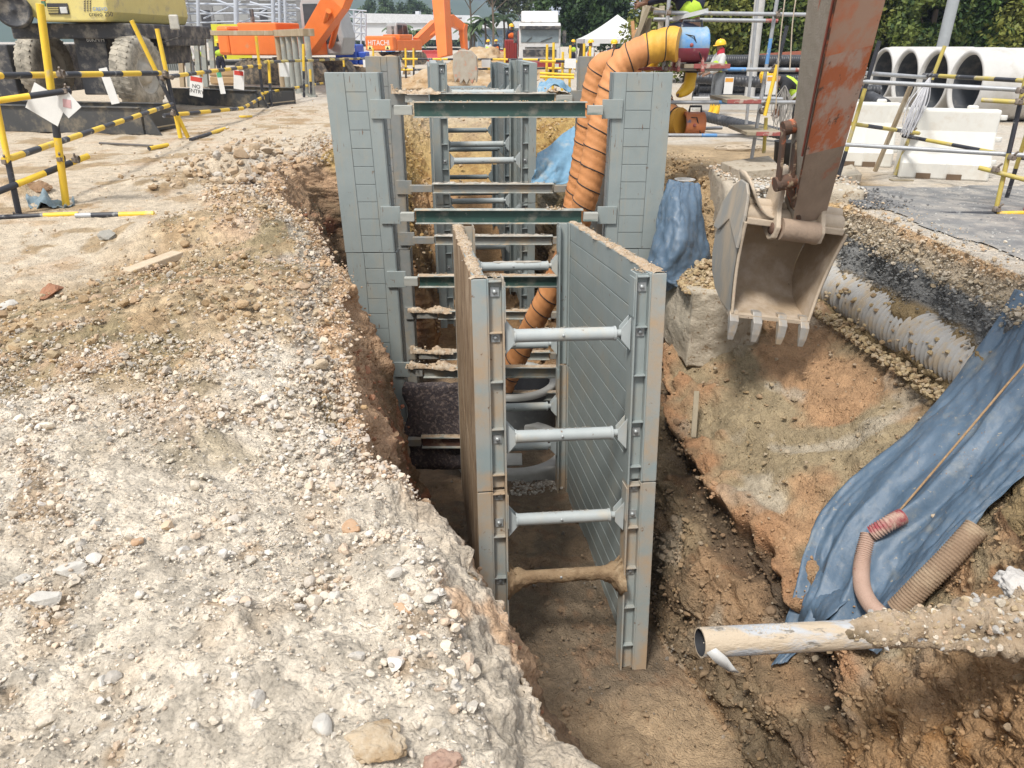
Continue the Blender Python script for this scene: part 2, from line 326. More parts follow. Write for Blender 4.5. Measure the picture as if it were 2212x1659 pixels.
# low heaps and ruts on the left bank
def heap(cx, cy, r, h, asp=1.0, n=.3):
    q = np.sqrt(((P1[:, 0] - cx) / r) ** 2 + ((P1[:, 1] - cy) / (r * asp)) ** 2) + n * mid
    P1[:, 2] += h * np.maximum(0, 1 - sstep(q, 0, 1.25)) * (pp < 4.3)
for a in ((-2.2, 5.0, 1.3, .16), (-2.9, 7.2, 1.1, .2, .6), (-2.2, 2.6, .9, .08), (-3.9, 11.3, .8, .3, .6), (-4.5, 10.4, .7, .12), (-1.6, 3.6, .5, .12), (-6.2, 9.4, .6, .22), (-.9, 1.9, .45, .07), (-.35, 2.3, .3, .1), (-5.2, 6.4, .5, .1)): heap(*a)
GXYZ = P1
# ---- colours of the soils
def C3(*c): return np.array(c, dtype=float)
gravel = C3(.60, .53, .43); greyst = C3(.41, .39, .36); sand = C3(.53, .445, .335); ochre = C3(.36, .245, .125); olive = C3(.27, .215, .125)
orange = C3(.42, .20, .10); pink = C3(.50, .35, .235); red = C3(.26, .10, .055); brown = C3(.19, .125, .075); dark = C3(.085, .07, .055); claytan = C3(.36, .28, .18); dgrey = C3(.17, .17, .165); yellow = C3(.48, .30, .10)
def blend(c, t, f): return c * (1 - f[:, None]) + t * f[:, None]
n1 = fbm(P0 + warp, 1.3, 4, 100); n2 = fbm(P0 + warp, 2.6, 4, 120); n3 = fbm(P0, 6, 3, 140)
col = np.tile(sand, (len(X), 1))
# left bank
cb = np.tile(gravel, (len(X), 1))
cb = blend(cb, C3(.52, .41, .29), sstep(n2, .0, .8) * .5)
ych = sstep(Y + n1 * 1.0, 3.3, 4.2)
c2_ = blend(blend(np.tile(C3(.42, .32, .20), (len(X), 1)), olive, sstep(n1 + n3 * .3, -.1, .5)), pink, sstep(n2, .15, .6) * .7); c2_ = blend(c2_, C3(.36, .245, .135), sstep(-n2, .2, .7) * .7)
cb = blend(cb, c2_, ych)
cb = blend(cb, pink, sstep(Y + n1, 8.6, 9.8) * .7)
cb = blend(cb, sand, np.maximum(sandL, sstep(Y, 11, 14)) * (1 - .5 * sstep(n2, .1, .6)))
cb = blend(cb, C3(.33, .235, .13), sandL * sstep(n1 + n2 * .5, .35, .55) * .8)
lip = sstep(pp + n2 * .18, 2.92, 3.06)
cb = blend(cb, greyst, lip * sstep(Y, 3.5, 4.5) * (1 - sstep(pp + n2 * .3, 3.45, 3.6)) * .45)
cb = blend(cb, C3(.50, .335, .205), sstep(pp + n2 * .3, 3.45, 3.7) * (.65 + .3 * sstep(n3, 0, .5)))
cb = blend(cb, blend(np.tile(C3(.54, .47, .375), (len(X), 1)), C3(.53, .36, .23), sstep(n2 + .5 * n3, .1, .5)), sstep(pp + .15 * n3, 3.1, 3.3) * (1 - sstep(Y, 2.7, 3.2)) * .9)
cb = blend(cb, C3(.36, .24, .13), sstep(n3 + n2 * .5, .62, .95) * .55)
# walls on the left
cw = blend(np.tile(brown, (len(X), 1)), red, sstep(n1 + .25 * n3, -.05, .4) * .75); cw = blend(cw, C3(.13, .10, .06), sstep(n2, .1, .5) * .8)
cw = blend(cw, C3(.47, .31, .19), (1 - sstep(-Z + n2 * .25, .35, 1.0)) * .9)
cb = blend(cb, cw, sstep(pp + n3 * .1, 4.05, 4.25))
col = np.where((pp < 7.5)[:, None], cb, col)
# floor
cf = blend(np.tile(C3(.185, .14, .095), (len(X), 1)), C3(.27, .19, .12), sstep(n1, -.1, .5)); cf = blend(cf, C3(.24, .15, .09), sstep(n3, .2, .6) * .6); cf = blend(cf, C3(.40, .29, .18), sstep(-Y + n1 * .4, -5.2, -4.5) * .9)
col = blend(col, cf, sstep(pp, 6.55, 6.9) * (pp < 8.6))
# right wall
cr = blend(np.tile(C3(.27, .20, .12), (len(X), 1)), C3(.31, .195, .11), sstep(n1 + .2 * n3, -.1, .45) * .8)
cr = blend(cr, C3(.43, .36, .27), sstep(n2 + n3 * .3, .3, .7) * .7); cr = blend(cr, C3(.31, .15, .07), sstep(-n2 + .3 * n3, .4, .7) * .6)
nearR = 1 - sstep(Y, 3.3, 4.3)
cr = blend(cr, blend(blend(np.tile(C3(.35, .215, .11), (len(X), 1)), C3(.30, .16, .065), sstep(n3, -.1, .4)), C3(.46, .33, .25), sstep(n1, .2, .6)), nearR)
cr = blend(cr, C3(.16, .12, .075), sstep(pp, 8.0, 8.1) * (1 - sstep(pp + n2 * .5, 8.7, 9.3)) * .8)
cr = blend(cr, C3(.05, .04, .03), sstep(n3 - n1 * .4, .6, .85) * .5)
q9_ = pp + .25 * n9
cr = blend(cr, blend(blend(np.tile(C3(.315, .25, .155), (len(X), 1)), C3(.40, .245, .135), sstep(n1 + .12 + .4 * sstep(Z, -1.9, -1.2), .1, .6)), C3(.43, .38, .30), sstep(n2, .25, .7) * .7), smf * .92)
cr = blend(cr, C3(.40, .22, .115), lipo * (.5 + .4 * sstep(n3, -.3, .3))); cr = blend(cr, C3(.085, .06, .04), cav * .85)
colr = cr
s12 = (pp > 11.9) * (Y > 4)
h12 = Z + n2 * .06
strat = blend(blend(np.tile(C3(.26, .19, .10), (len(X), 1)), dgrey, sstep(h12, -.62, -.54) * (1 - sstep(h12, -.33, -.25))), C3(.40, .33, .24), sstep(h12, -.33, -.22)); strat = blend(strat, C3(.46, .31, .18), sstep(h12, -.12, -.04))
colr = np.where(s12[:, None], strat, colr)
colr = blend(colr, C3(.42, .29, .15), sstep(Y, 8.9, 9.4) * sstep(pp, 9.5, 10.2) * .8)
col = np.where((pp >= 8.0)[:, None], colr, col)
# far trench: yellow soil
fy = sstep(Y, 12.6, 12.8) * (pp > 3.8) * (pp < 13)
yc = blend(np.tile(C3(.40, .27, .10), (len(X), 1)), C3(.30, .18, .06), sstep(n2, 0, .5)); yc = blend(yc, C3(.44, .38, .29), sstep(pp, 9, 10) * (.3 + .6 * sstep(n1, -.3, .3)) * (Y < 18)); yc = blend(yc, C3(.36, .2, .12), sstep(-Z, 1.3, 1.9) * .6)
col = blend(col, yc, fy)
gfar = blend(np.tile(C3(.50, .45, .38), (len(X), 1)), C3(.48, .39, .28), sstep(n1, .2, .6) * .6)
col = blend(col, gfar, np.maximum(sstep(Y, 20, 27), (pp >= 13) * 1.0))
col = blend(col, sand, (pp < 1.4) * (1 - sstep(n1, .2, .6) * .4) * (Y < 40))
col = blend(col, C3(.48, .33, .17), sstep(pp, 12.8, 13.02) * (1 - sstep(pp + n3 * .2, 13.15, 13.4)) * (Y > 8.8) * (Y < 13) * 1.0)
bs_ = (pp > 12.6) * sstep(Y, 9.2, 10.2) * (1 - sstep(Y + n1, 13.6, 15)) * (1 - sstep(X + n2 * .4, 4.4, 5.4)); col = blend(col, blend(np.tile(C3(.34, .245, .14), (len(X), 1)), C3(.43, .31, .18), sstep(n2, -.1, .4)), bs_ * .95)
col = np.clip(col * (1 + .10 * (id1 - .5)[:, None] * 2 * (Y < 13)[:, None] + .25 * ((id2 - .5) * 2 * rug * (Y < 9))[:, None]), .02, .8)
gm = bpy.data.meshes.new('ground')
ii = np.arange(nr * nc).reshape(nr, nc)
quads = np.stack([ii[:-1, :-1], ii[:-1, 1:], ii[1:, 1:], ii[1:, :-1]], 2).reshape(-1, 4)
def np_mesh(me, v, q, smooth=True):
    k = q.shape[1]
    me.vertices.add(len(v)); me.vertices.foreach_set('co', v.astype(np.float32).ravel())
    me.loops.add(q.size); me.loops.foreach_set('vertex_index', q.astype(np.int32).ravel())
    me.polygons.add(len(q)); me.polygons.foreach_set('loop_start', np.arange(len(q), dtype=np.int32) * k)
    me.polygons.foreach_set('loop_total', np.full(len(q), k, dtype=np.int32))
    me.polygons.foreach_set('use_smooth', np.full(len(q), smooth)); me.update(calc_edges=True)
def np_col(me, c):
    a = me.color_attributes.new('Col', 'FLOAT_COLOR', 'POINT'); a.data.foreach_set('color', np.concatenate([c, np.ones((len(c), 1))], 1).astype(np.float32).ravel())
np_mesh(gm, GXYZ, quads); np_col(gm, col)
gm.materials.append(colmat('soil', bump=.9, bdist=.012, vary=.24, s1=9, s2=75, bs=70, coarse=.020))
go = bpy.data.objects.new('ground', gm); C.objects.link(go); tag(go, kind='structure')
bvh = BVHTree.FromPolygons(GXYZ.tolist(), quads.tolist())
def hit(px, py, lift=.0):
    p, n, i, dd = bvh.ray_cast(CAM, ray(px, py).normalized())
    if p is None: return aZ(px, py, 0)
    if n.z < 0 and abs(n.z) > .3: n = -n
    if (CAM - p).dot(n) < 0: n = -n
    return p + n * lift
def gz(x, y, z0=3.0):
    p, n, i, dd = bvh.ray_cast(V((x, y, z0)), V((0, 0, -1))); return p.z if p else 0.0
# ---------------------------------------------------------------- stones (uncountable: stuff)
def icos(sub):
    import bmesh
    bm = bmesh.new(); bmesh.ops.create_icosphere(bm, subdivisions=sub, radius=1); v = np.array([x.co[:] for x in bm.verts]); f = np.array([[q.index for q in p.verts] for p in bm.faces]); bm.free(); return v, f
IC = {1: icos(1), 2: icos(2), 3: icos(3)}
def rockvars(sub, n):
    v, f = IC[sub]; out = []
    for i in range(n):
        r = np.random.default_rng(i + 10 * sub); q = v.copy()
        for _ in range(9):      # cut facets
            d = r.normal(size=3); d /= np.linalg.norm(d); t = r.uniform(.45, .8); s = q @ d; m = s > t; q[m] -= np.outer(s[m] - t, d)
        q *= (1 + .10 * vn(q * 2.2 + i * 9, 3))[:, None]; q *= r.uniform(.65, 1.15, 3); out.append(q)
    return out, f
RV = {1: rockvars(1, 14), 2: rockvars(2, 12), 3: rockvars(3, 8)}
def rot_rand(r):
    q = r.normal(size=4); q /= np.linalg.norm(q); w_, x, y, z = q
    return np.array([[1 - 2 * (y * y + z * z), 2 * (x * y - z * w_), 2 * (x * z + y * w_)], [2 * (x * y + z * w_), 1 - 2 * (x * x + z * z), 2 * (y * z - x * w_)], [2 * (x * z - y * w_), 2 * (y * z + x * w_), 1 - 2 * (x * x + y * y)]])
class Rocks:
    def __init__(s): s.v = []; s.f = []; s.c = []; s.n = 0
    def add(s, p, size, c, sub=1, flat=.8):
        vs, f = RV[sub]; q = vs[rng.integers(len(vs))] @ rot_rand(rng).T * size; q[:, 2] *= flat; s.v.append(q + np.asarray(p)); s.f.append(f + s.n); s.n += len(q)
        s.c.append(np.tile(np.asarray(c), (len(q), 1)))
    def build(s, name, mat, kind='stuff', label=None, cat=None, loc=None):
        me = bpy.data.meshes.new(name); v = np.concatenate(s.v)
        np_mesh(me, v, np.concatenate(s.f), False); np_col(me, np.clip(np.concatenate(s.c), .02, .8)); me.materials.append(mat)
        o = bpy.data.objects.new(name, me); C.objects.link(o); tag(o, label, cat, None, kind); return o
stone_m = colmat('stone', vary=.12, s1=30, s2=160, bump=.35, bdist=.004, bs=120)
def scatter(rk, mask, n, smin, smax, cols, sink=.25, pw=2.2, wt=None, basecol=.35, subb=None):
    idx = np.nonzero(mask)[0]
    if len(idx) == 0: return
    p = None
    if wt is not None: p = wt[idx]; p = p / p.sum()
    pick = rng.choice(idx, n, p=p)
    for i in pick:
        u = rng.random(); s_ = smin * (1 - u + u * (smin / smax) ** pw) ** (-1 / pw)
        pos = GXYZ[i] + rng.normal(size=3) * .004 * (1 + GXYZ[i][1]); dist = np.linalg.norm(pos - np.array(CAM)); px_ = s_ / dist * 760
        c = cols[rng.integers(len(cols))] * rng.uniform(.8, 1.2); c = c * (1 - basecol) + col[i] * basecol
        pos = pos + N0[i] * s_ * (.5 - sink)
        rk.add(pos, s_, c, 1 if px_ < 5 else (2 if px_ < 14 else 3))
area = np.ones(len(X))
GXn = GXYZ
infr = (np.abs(X / np.maximum(Y * .911 + (H - Z) * .413, .1)) < .72) & (Y > 1.0)
rk = Rocks()
dens = 1 / np.maximum(.3, Y)
gcols = [gravel * 1.08, C3(.54, .50, .44), greyst * 1.1, C3(.50, .38, .28), C3(.55, .49, .41), gravel, C3(.56, .54, .51)]
mbk = infr & (pp > 1.2) & (pp < np.where(Y < 2.9, 3.22, 4.0)) & (sandL < .3)
scatter(rk, mbk & (Y < 4.3), 23000, .0035, .015, gcols, wt=(1.2 + n3 + .6 * n2).clip(.1, 3) * Y ** 1.5, pw=1.4)
scatter(rk, mbk & (Y < 4.6), 2600, .011, .036, gcols, wt=(n3 + n2 + .2 + .9 * np.exp(-((X - np.interp(Y, YS, CT[:, 4, 0]) + .45) / .35) ** 2)).clip(.01, 3) * Y ** 1.5, pw=1.8)
scatter(rk, mbk & (Y > 3.8) & (Y < 10), 700, .02, .07, [C3(.38, .26, .15), C3(.42, .28, .17), claytan, C3(.33, .22, .12)], wt=(1 + n3).clip(.1, 3) * Y, pw=2.2, sink=.4)
ocols = [ochre * 1.2, claytan * 1.1, pink, gravel, gravel * 1.05, greyst, C3(.4, .3, .2)]
scatter(rk, mbk & (Y > 3.6) & (Y < 9), 10000, .007, .035, ocols, wt=(1 + n3 + .5 * n2).clip(.1, 3) * Y, pw=2.0)
scatter(rk, mbk & (Y > 8), 2500, .015, .06, ocols, wt=Y, pw=2.0)
scatter(rk, infr & (pp > 3.0) & (pp < 4.1) & (Y > 3.0) & (Y < 10), 2600, .007, .035, [greyst * 1.1, gravel, pink, gravel], wt=Y, pw=1.8)
scatter(rk, infr & (sandL > .5) & (Y < 22) & (X > -12), 1300, .008, .05, [sand, greyst, ochre, brown * 1.3], wt=Y, pw=2.2)
scatter(rk, infr & (pp > 6.4) & (pp < 8.3) & (Y < 9), 5200, .006, .045, [claytan * .6, greyst * .5, brown * 1.1, brown * 1.4], wt=Y, pw=2.0)
scatter(rk, infr & (pp > 8.2) & (pp < 11.95) & (Y < 9.3), 2800, .008, .05, [claytan * .9, brown * 1.6, ochre * .9, C3(.36, .30, .22)], pw=2.0, wt=Y, sink=.4)
scatter(rk, infr & (pp > 8.1) & (pp < 9.9) & (Y < 8.5), 4200, .010, .065, [C3(.30, .22, .14), C3(.34, .22, .13)], wt=Y * (1 + n2).clip(.1, 3), pw=1.9, sink=.55, basecol=.75)
scatter(rk, infr & (pp > 8.1) & (pp < 12.8) & (Y < 4.4), 2600, .008, .05, [C3(.36, .23, .12), C3(.40, .29, .18)], wt=(1 + n3).clip(.1, 3), pw=1.9, sink=.5, basecol=.7)
scatter(rk, infr & (pp > 9.8) & (pp < 11.9) & (Y > 4) & (Y < 8.9), 1500, .008, .035, [C3(.36, .27, .17)], wt=(1 + 2 * n3).clip(.05, 3), pw=2, sink=.5, basecol=.75)
scatter(rk, infr & (pp > 6.6) & (pp < 8.2) & (Y < 7.5), 2600, .008, .05, [C3(.24, .17, .11)], wt=(1 + 2 * n3).clip(.05, 3) * Y, pw=1.9, sink=.5, basecol=.75)
scatter(rk, infr & (pp > 11.9) & (pp < 13) & (Y > 4) & (Y < 9.2) & (Z > -.33), 2600, .01, .045, [claytan * 1.1, gravel * .9, C3(.40, .36, .28)], pw=2, wt=Y)
scatter(rk, infr & (pp > 11.9) & (pp < 13) & (Y > 4) & (Y < 9.2) & (Z < -.3) & (Z > -.62), 2200, .01, .03, [dgrey, dgrey * 1.3], pw=2, wt=Y)
scatter(rk, infr & (pp > 12.9) & (pp < 13.6) & (Y > 4) & (Y < 13), 1800, .006, .035, [claytan * 1.2, gravel, C3(.5, .35, .22)], pw=2, wt=Y)
scatter(rk, infr & (pp > 9) & (pp < 13) & (Y > 9.3) & (Y < 12.5), 2500, .015, .07, [C3(.40, .27, .14), ochre * 1.2, claytan], pw=2, sink=.4)
scatter(rk, infr & (pp > 4.1) & (pp < 7) & (Y < 12.4), 2500, .01, .05, [brown * 1.2, red, brown * 1.6], pw=2, wt=Y, sink=.45)
scatter(rk, (pp > 4) & (pp < 13) & (Y > 12.7) & (Y < 24), 3500, .015, .08, [C3(.42, .28, .11), C3(.3, .2, .09), C3(.45, .38, .28)], pw=2, wt=Y, sink=.4)
scatter(rk, (pp > 3.2) & (pp < 13) & (Y > 17) & (Y < 30), 1500, .02, .09, [C3(.48, .34, .2), C3(.4, .3, .2)], pw=2, sink=.4)
mh = (X < -2.9) & (X > -6.6) & (Y > 9.6) & (Y < 15) & (pp < 4.1)
scatter(rk, mh, 900, .025, .13, [C3(.42, .31, .2), C3(.48, .38, .27), C3(.36, .25, .15), greyst], wt=np.exp(-((X + 3.9 + (Y - 11) * .12) / .8) ** 2) * (1 + n3).clip(.05, 3), pw=1.9, sink=.35)
rk.build('gravel', stone_m)
# ================================================================ materials for made things
steel = M('steel_grey_paint', (.285, .322, .316), (.25, .287, .282), 3, (.33, .32, .27), 1.9, .62, .10, rough=.45, metal=0, bump=.12, bscale=40, bdist=.006, c4=(.15, .085, .05), s4=13, t4=.685, streak=.6, stc=(.33, .31, .25))
steel_mud = M('muddy_steel', (.33, .33, .30), (.26, .31, .31), 4, (.40, .30, .20), 2.2, .52, .10, rough=.6, bump=.3, bscale=50, bdist=.006, c4=(.15, .075, .035), s4=12, t4=.68)
steel_dirty = M('dusty_steel', (.25, .25, .235), (.20, .215, .205), 5, (.30, .25, .18), 3, .56, .08, rough=.7, bump=.3, bscale=50, bdist=.005)
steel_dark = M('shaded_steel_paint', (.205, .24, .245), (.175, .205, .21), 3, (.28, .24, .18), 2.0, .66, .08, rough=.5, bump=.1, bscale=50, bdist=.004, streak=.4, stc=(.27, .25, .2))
mudwood = M('mud_crusted_steel', (.38, .26, .15), (.22, .14, .075), 3.5, (.44, .33, .22), 4, .55, .08, rough=.85, bump=1, bscale=16, bdist=.03, stretch=(1.4, 1.2, .4), c4=(.12, .06, .03), s4=9, t4=.62)
mud = M('wet_mud', (.30, .21, .12), (.20, .13, .07), 8, (.36, .27, .17), 5, .6, .05, rough=.8, bump=1, bscale=30, bdist=.02)
green = M('green_beam_paint', (.035, .085, .07), (.03, .065, .055), 5, (.17, .17, .14), 4, .62, .08, rough=.45, bump=.1, bscale=40, c4=(.2, .2, .17), s4=14, t4=.68)
flange = M('dusty_flange', (.42, .42, .38), (.22, .25, .23), 9, (.45, .36, .25), 6, .58, .06, rough=.7, bump=.3, bscale=60)
duct_m = M('orange_duct_fabric', (.60, .265, .10), (.53, .225, .08), 3, (.44, .22, .11), 2, .66, .1, rough=.65, bump=.55, bscale=9, bdist=.03, stretch=(1, 1, .5))
duct_y = M('yellow_duct_collar', (.70, .38, .05), (.6, .31, .04), 4, rough=.6, bump=.5, bscale=10, bdist=.02)
blackm = M('black_cord', (.02, .02, .022), (.03, .03, .03), 8, rough=.6, bump=.1)
conc = M('weathered_concrete', (.46, .40, .31), (.39, .34, .26), 4, (.46, .40, .315), 2.5, .55, .1, rough=.85, bump=1, bscale=30, bdist=.02, c4=(.24, .17, .10), s4=11, t4=.62, streak=.5, stc=(.27, .21, .14))
conc_pale = M('pale_concrete', (.46, .46, .43), (.40, .40, .375), 4, (.35, .34, .31), 3, .62, .1, rough=.8, bump=.25, bscale=40, bdist=.004)
conc_dark = M('damp_concrete', (.10, .105, .105), (.075, .08, .08), 5, (.16, .16, .15), 4, .62, .06, rough=.6, bump=.3, bscale=30)
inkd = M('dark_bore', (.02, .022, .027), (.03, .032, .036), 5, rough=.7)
bolt_m = M('zinc_bolt', (.42, .44, .44), (.33, .35, .35), 20, rough=.4, metal=.4)
crumb = colmat('crumbs', vary=.2, s1=40, s2=160, bump=.5, bdist=.004, bs=90)
# dirt lying on ledges, beams and panel tops
dirt = Rocks()
def crumble(pts, n, smin, smax, width, cols, hump=0.0, seed=0):
    for i in range(n):
        t = rng.random(); k = min(int(t * (len(pts) - 1)), len(pts) - 2); f = t * (len(pts) - 1) - k
        p = np.array(pts[k]) * (1 - f) + np.array(pts[k + 1]) * f
        u = rng.random(); s_ = smin * (smax / smin) ** (u ** 1.8)
        off = rng.normal(size=3) * width * .5; off[2] = abs(rng.normal()) * hump * (0.5 + .5 * math.sin(t * 37 + seed))
        dirt.add(p + off, s_, cols[rng.integers(len(cols))] * rng.uniform(.8, 1.15), 1 if s_ < .014 else 2, .7)
tanc = [C3(.45, .34, .22), C3(.5, .40, .28), C3(.40, .28, .17), C3(.5, .46, .4)]
greyc = [C3(.40, .37, .32), C3(.46, .42, .36), C3(.34, .30, .25)]
# ---------------------------------------------------------------- trench shoring box
def frame(O, a, u=None):
    a = V(a).normalized(); l = a.cross(V((0, 0, 1))).normalized(); uu = l.cross(a).normalized()
    F = lambda x, y, z: V(O) + l * x + a * y + uu * z
    F.l, F.a, F.u = l, a, uu; return F
def side_panel(F, s, w, L, z1, z0, mats, root, th=.11, name='side_panel', label=None):
    # box-section wall: outer skin, inner planks with open joints, end caps
    xo = s * w / 2; xi = s * (w / 2 - th); b = MB(); lo, hi = sorted((xo - s * .012, xi + s * .010)); b.fbox(F, (lo, hi), (.0, L), (z0, z1), 0)
    n = max(1, round((z1 - z0) / .205)); ph = (z1 - z0) / n
    for k in range(n):
        za = z0 + k * ph + .005; zb = z0 + (k + 1) * ph - .005
        b.fbox(F, tuple(sorted((xi, xi + s * .0095))), (.02, L - .02), (za, zb), 0)
        if mats[1] is not mudwood: b.fbox(F, tuple(sorted((xo, xo - s * .0115))), (.02, L - .02), (za, zb), 1)
    if mats[1] is mudwood: b.fbox(F, tuple(sorted((xo, xo - s * .0115))), (.002, L - .002), (z0 + .003, z1 - .003), 1)
    for yy in ((-.012, -.001), (L + .001, L + .012)): b.fbox(F, tuple(sorted((xo + s * .003, xi - s * .003))), yy, (z0 + .003, z1 - .003), 2)
    o = b.build(name, mats, root, bev=.004)
    if label: o['label'] = label
    return o
def post(F, s, w, y, z1, z0, root, mats, th=.11, dirn=1, pins=()):
    b = MB(); xi = w / 2 - th - .002; D = .15
    X = lambda a_, b_: tuple(sorted((s * a_, s * b_)))
    y0, y1 = (y, y + D) if dirn > 0 else (y - D, y)
    yb = (y + .055, y + .067) if dirn > 0 else (y - .067, y - .055)
    b.fbox(F, X(xi, xi - .014), (y0, y1), (z0, z1 - .002), 0)
    b.fbox(F, X(xi - .0145, xi - .116), yb, (z0 + .004, z1 - .01), 0)
    b.fbox(F, X(xi - .1165, xi - .132), (y0 - .012, y1 + .012), (z0 - .02, z1 + .004), 0)
    z = z1 - .02
    ys = (y0 + .004, yb[0] - .001) if dirn > 0 else (yb[1] + .001, y1 - .004)
    yo = y0 + .004 if dirn > 0 else y1 - .004
    while z > z0 + .1:
        b.fbox(F, X(xi - .015, xi - .1155), ys, (z - .012, z), 0); z -= .40
    o = b.build('post', mats, root, bev=.003)
    for zp in pins:
        q = MB(); q.fbox(F, X(xi - .030, xi - .098), (yb[0] - .012, yb[0] - .001) if dirn > 0 else (yb[1] + .001, yb[1] + .012), (zp - .036, zp + .036), 0)
        c = F(s * (xi - .064), (yb[0] - .013) if dirn > 0 else yb[1] + .013, zp); q.lathe([(0, .016), (.016, .014), (.02, 0), (.02, -.004)], c, F.a * (-1 if dirn > 0 else 1), 12, 0)
        e = q.build('pin_plate', bolt_m if dirn > 0 else steel, o)
    # lifting lug plate at top, inner side
    q = MB(); q.fbox(F, X(xi - .1325, xi - .142), (y0 - .02, y0 + .13), (z1 - .34, z1 - .03), 0); q.build('lug_plate', mats, o, bev=.003)
    return o
def strut(F, w, y, z, root, mat_, th=.11, tilt=0.0, r=.053):
    xi = w / 2 - th - .143; b = MB()
    rod = .26
    a = F(-xi + .07, y, z); c = F(xi - .115, y, z + tilt); b.tube([a, c], r, 20, 0)
    b.tube([F(-xi + .068, y, z), F(-xi + .083, y, z)], r + .006, 20, 0); b.tube([F(xi - .130, y, z + tilt), F(xi - .113, y, z + tilt)], r + .006, 20, 0)
    o = b.build('strut_tube', mat_, root)
    q = MB(); q.tube([F(xi - .12, y, z + tilt), F(xi - .012, y, z + tilt)], .03, 14, 0); q.build('adjuster_rod', mat_, o)
    q = MB(); q.tube([F(-xi + .012, y, z), F(-xi + .075, y, z)], .032, 14, 0); q.build('end_spigot', mat_, o)
    for s in (-1, 1):
        X0 = xi - .001; zz = z + (tilt if s > 0 else 0)
        for dy in (-.045, .037):
            g = MB()
            pol = [(X0, -.135), (X0, .135), (X0 - .075, .045), (X0 - .075, -.045)]
            g.prism([(s * p[0], p[1]) for p in pol], F(0, y + dy, zz), F.l, F.u, F.a * .008, 0)
            g.build('gusset', mat_, o, bev=.002)
    q = MB(); m_ = (F(-xi + .115, y, z) + F(xi - .2, y, z + tilt)) / 2; q.lathe([(0, r + .006), (.011, r + .006), (.013, r - .004)], m_, (-F.a + F.u * .1), 10, 0); q.build('bolt', bolt_m, o)
    return o
def trench_box(name, O, a, w, L, zt, zj, zb, nearz, farz, label, mats, muddy=False, smat=None, tilt=.0):
    F = frame(O, a); root = thing(name, F(0, 0, zb), label, 'trench box')
    pm = mats
    for s in (-1, 1):
        om = mudwood if (muddy and s < 0) else pm
        side_panel(F, s, w, L, zt, zj, [pm, om, steel_mud if muddy else pm], root, label=('left wall caked with brown mud outside' if (muddy and s < 0) else None))
        side_panel(F, s, w, L, zj - .006, zb, [pm, om, steel_mud if muddy else pm], root)
        for yy, dn in ((-.005, 1), (L + .005, -1)):
            zs = nearz if dn > 0 else farz
            post(F, s, w, yy, zt - .0, zj + .0, root, [steel_mud if (muddy and (s < 0)) else pm], dirn=dn, pins=[zt - .11] + [z for z in zs if z > zj])
            post(F, s, w, yy, zj - .012, zb + .05, root, [steel_mud if muddy else pm], dirn=dn, pins=[zj - .07] + [z for z in zs if z < zj])
    for i, z in enumerate(nearz): strut(F, w, .07, z, root, (mud if (muddy and i == len(nearz) - 1) else (smat or pm)), tilt=tilt)
    for i, z in enumerate(farz): strut(F, w, L - .07, z, root, (smat or pm), tilt=tilt)
    return F, root
strutm = M('pale_strut_paint', (.40, .43, .425), (.34, .375, .375), 4, (.44, .41, .34), 3, .60, .08, rough=.5, bump=.12, bscale=50, bdist=.004, c4=(.17, .10, .06), s4=16, t4=.70)
# near box, leaning slightly, as solved from the photograph
On = CAM + (FW * 5.76 + V((((1018 + 1445) / 2 - CX) / FP * 5.76, 0, 0)) + UP * ((CY - 596) / FP * 5.76))
an = V((-.1144, .9879, -.105))
Fn, nb = trench_box('trench_box', On, an, 1.50, 3.5, 0, -1.76, -3.73, (-.47, -1.32, -2.08, -2.64), (-.49, -1.47, -2.30, -2.85),
    'open grey steel trench box nearest the camera, left wall crusted with mud', steel, muddy=True, tilt=-.012, smat=strutm)
def mudstrip(p0, p1, w_, h_, parent, seed, m=None, n=90, k=7, endr=False, prof=None):
    # lumpy crust lying along a top edge: half-ellipse section, ragged in width and height
    p0 = V(p0); p1 = V(p1); d = (p1 - p0); L = d.length; d.normalize(); x = d.cross(V((0, 0, 1))).normalized(); z = x.cross(d); b = MB(); vs = []
    for i in range(n + 1):
        t = i / n; q = np.array([[t * L * 4.3 + seed, .3, seed * 1.7]]); a = 1 + .55 * fbm(q, 1, 3, 3)[0]; hh = max(.12, .7 + .8 * fbm(q + 50, 1.4, 3, 5)[0]) * (prof(t) if prof else 1)
        for j in range(k):
            an_ = math.pi * j / (k - 1); r1 = 1 + .35 * mnoise.noise(V((t * L * 26, an_ * 1.6, seed))); vs.append(p0 + d * (t * L) + x * (math.cos(an_) * w_ * a * r1) + z * (math.sin(an_) * h_ * min(hh, 1.6) * r1 - .002))
    b.add(vs, [(i * k + j, i * k + j + 1, (i + 1) * k + j + 1, (i + 1) * k + j) for i in range(n) for j in range(k - 1)], 0, True)
    return b.build('mud_crust', m or mudtop, parent)
mudtop = M('dry_mud_crust', (.46, .35, .24), (.40, .29, .19), 14, (.50, .42, .32), 9, .55, .06, rough=.95, bump=1.0, bscale=60, bdist=.012)
mudgrey = M('dry_grey_crust', (.40, .36, .30), (.34, .30, .25), 14, (.46, .43, .38), 9, .55, .06, rough=.95, bump=1.0, bscale=60, bdist=.01)
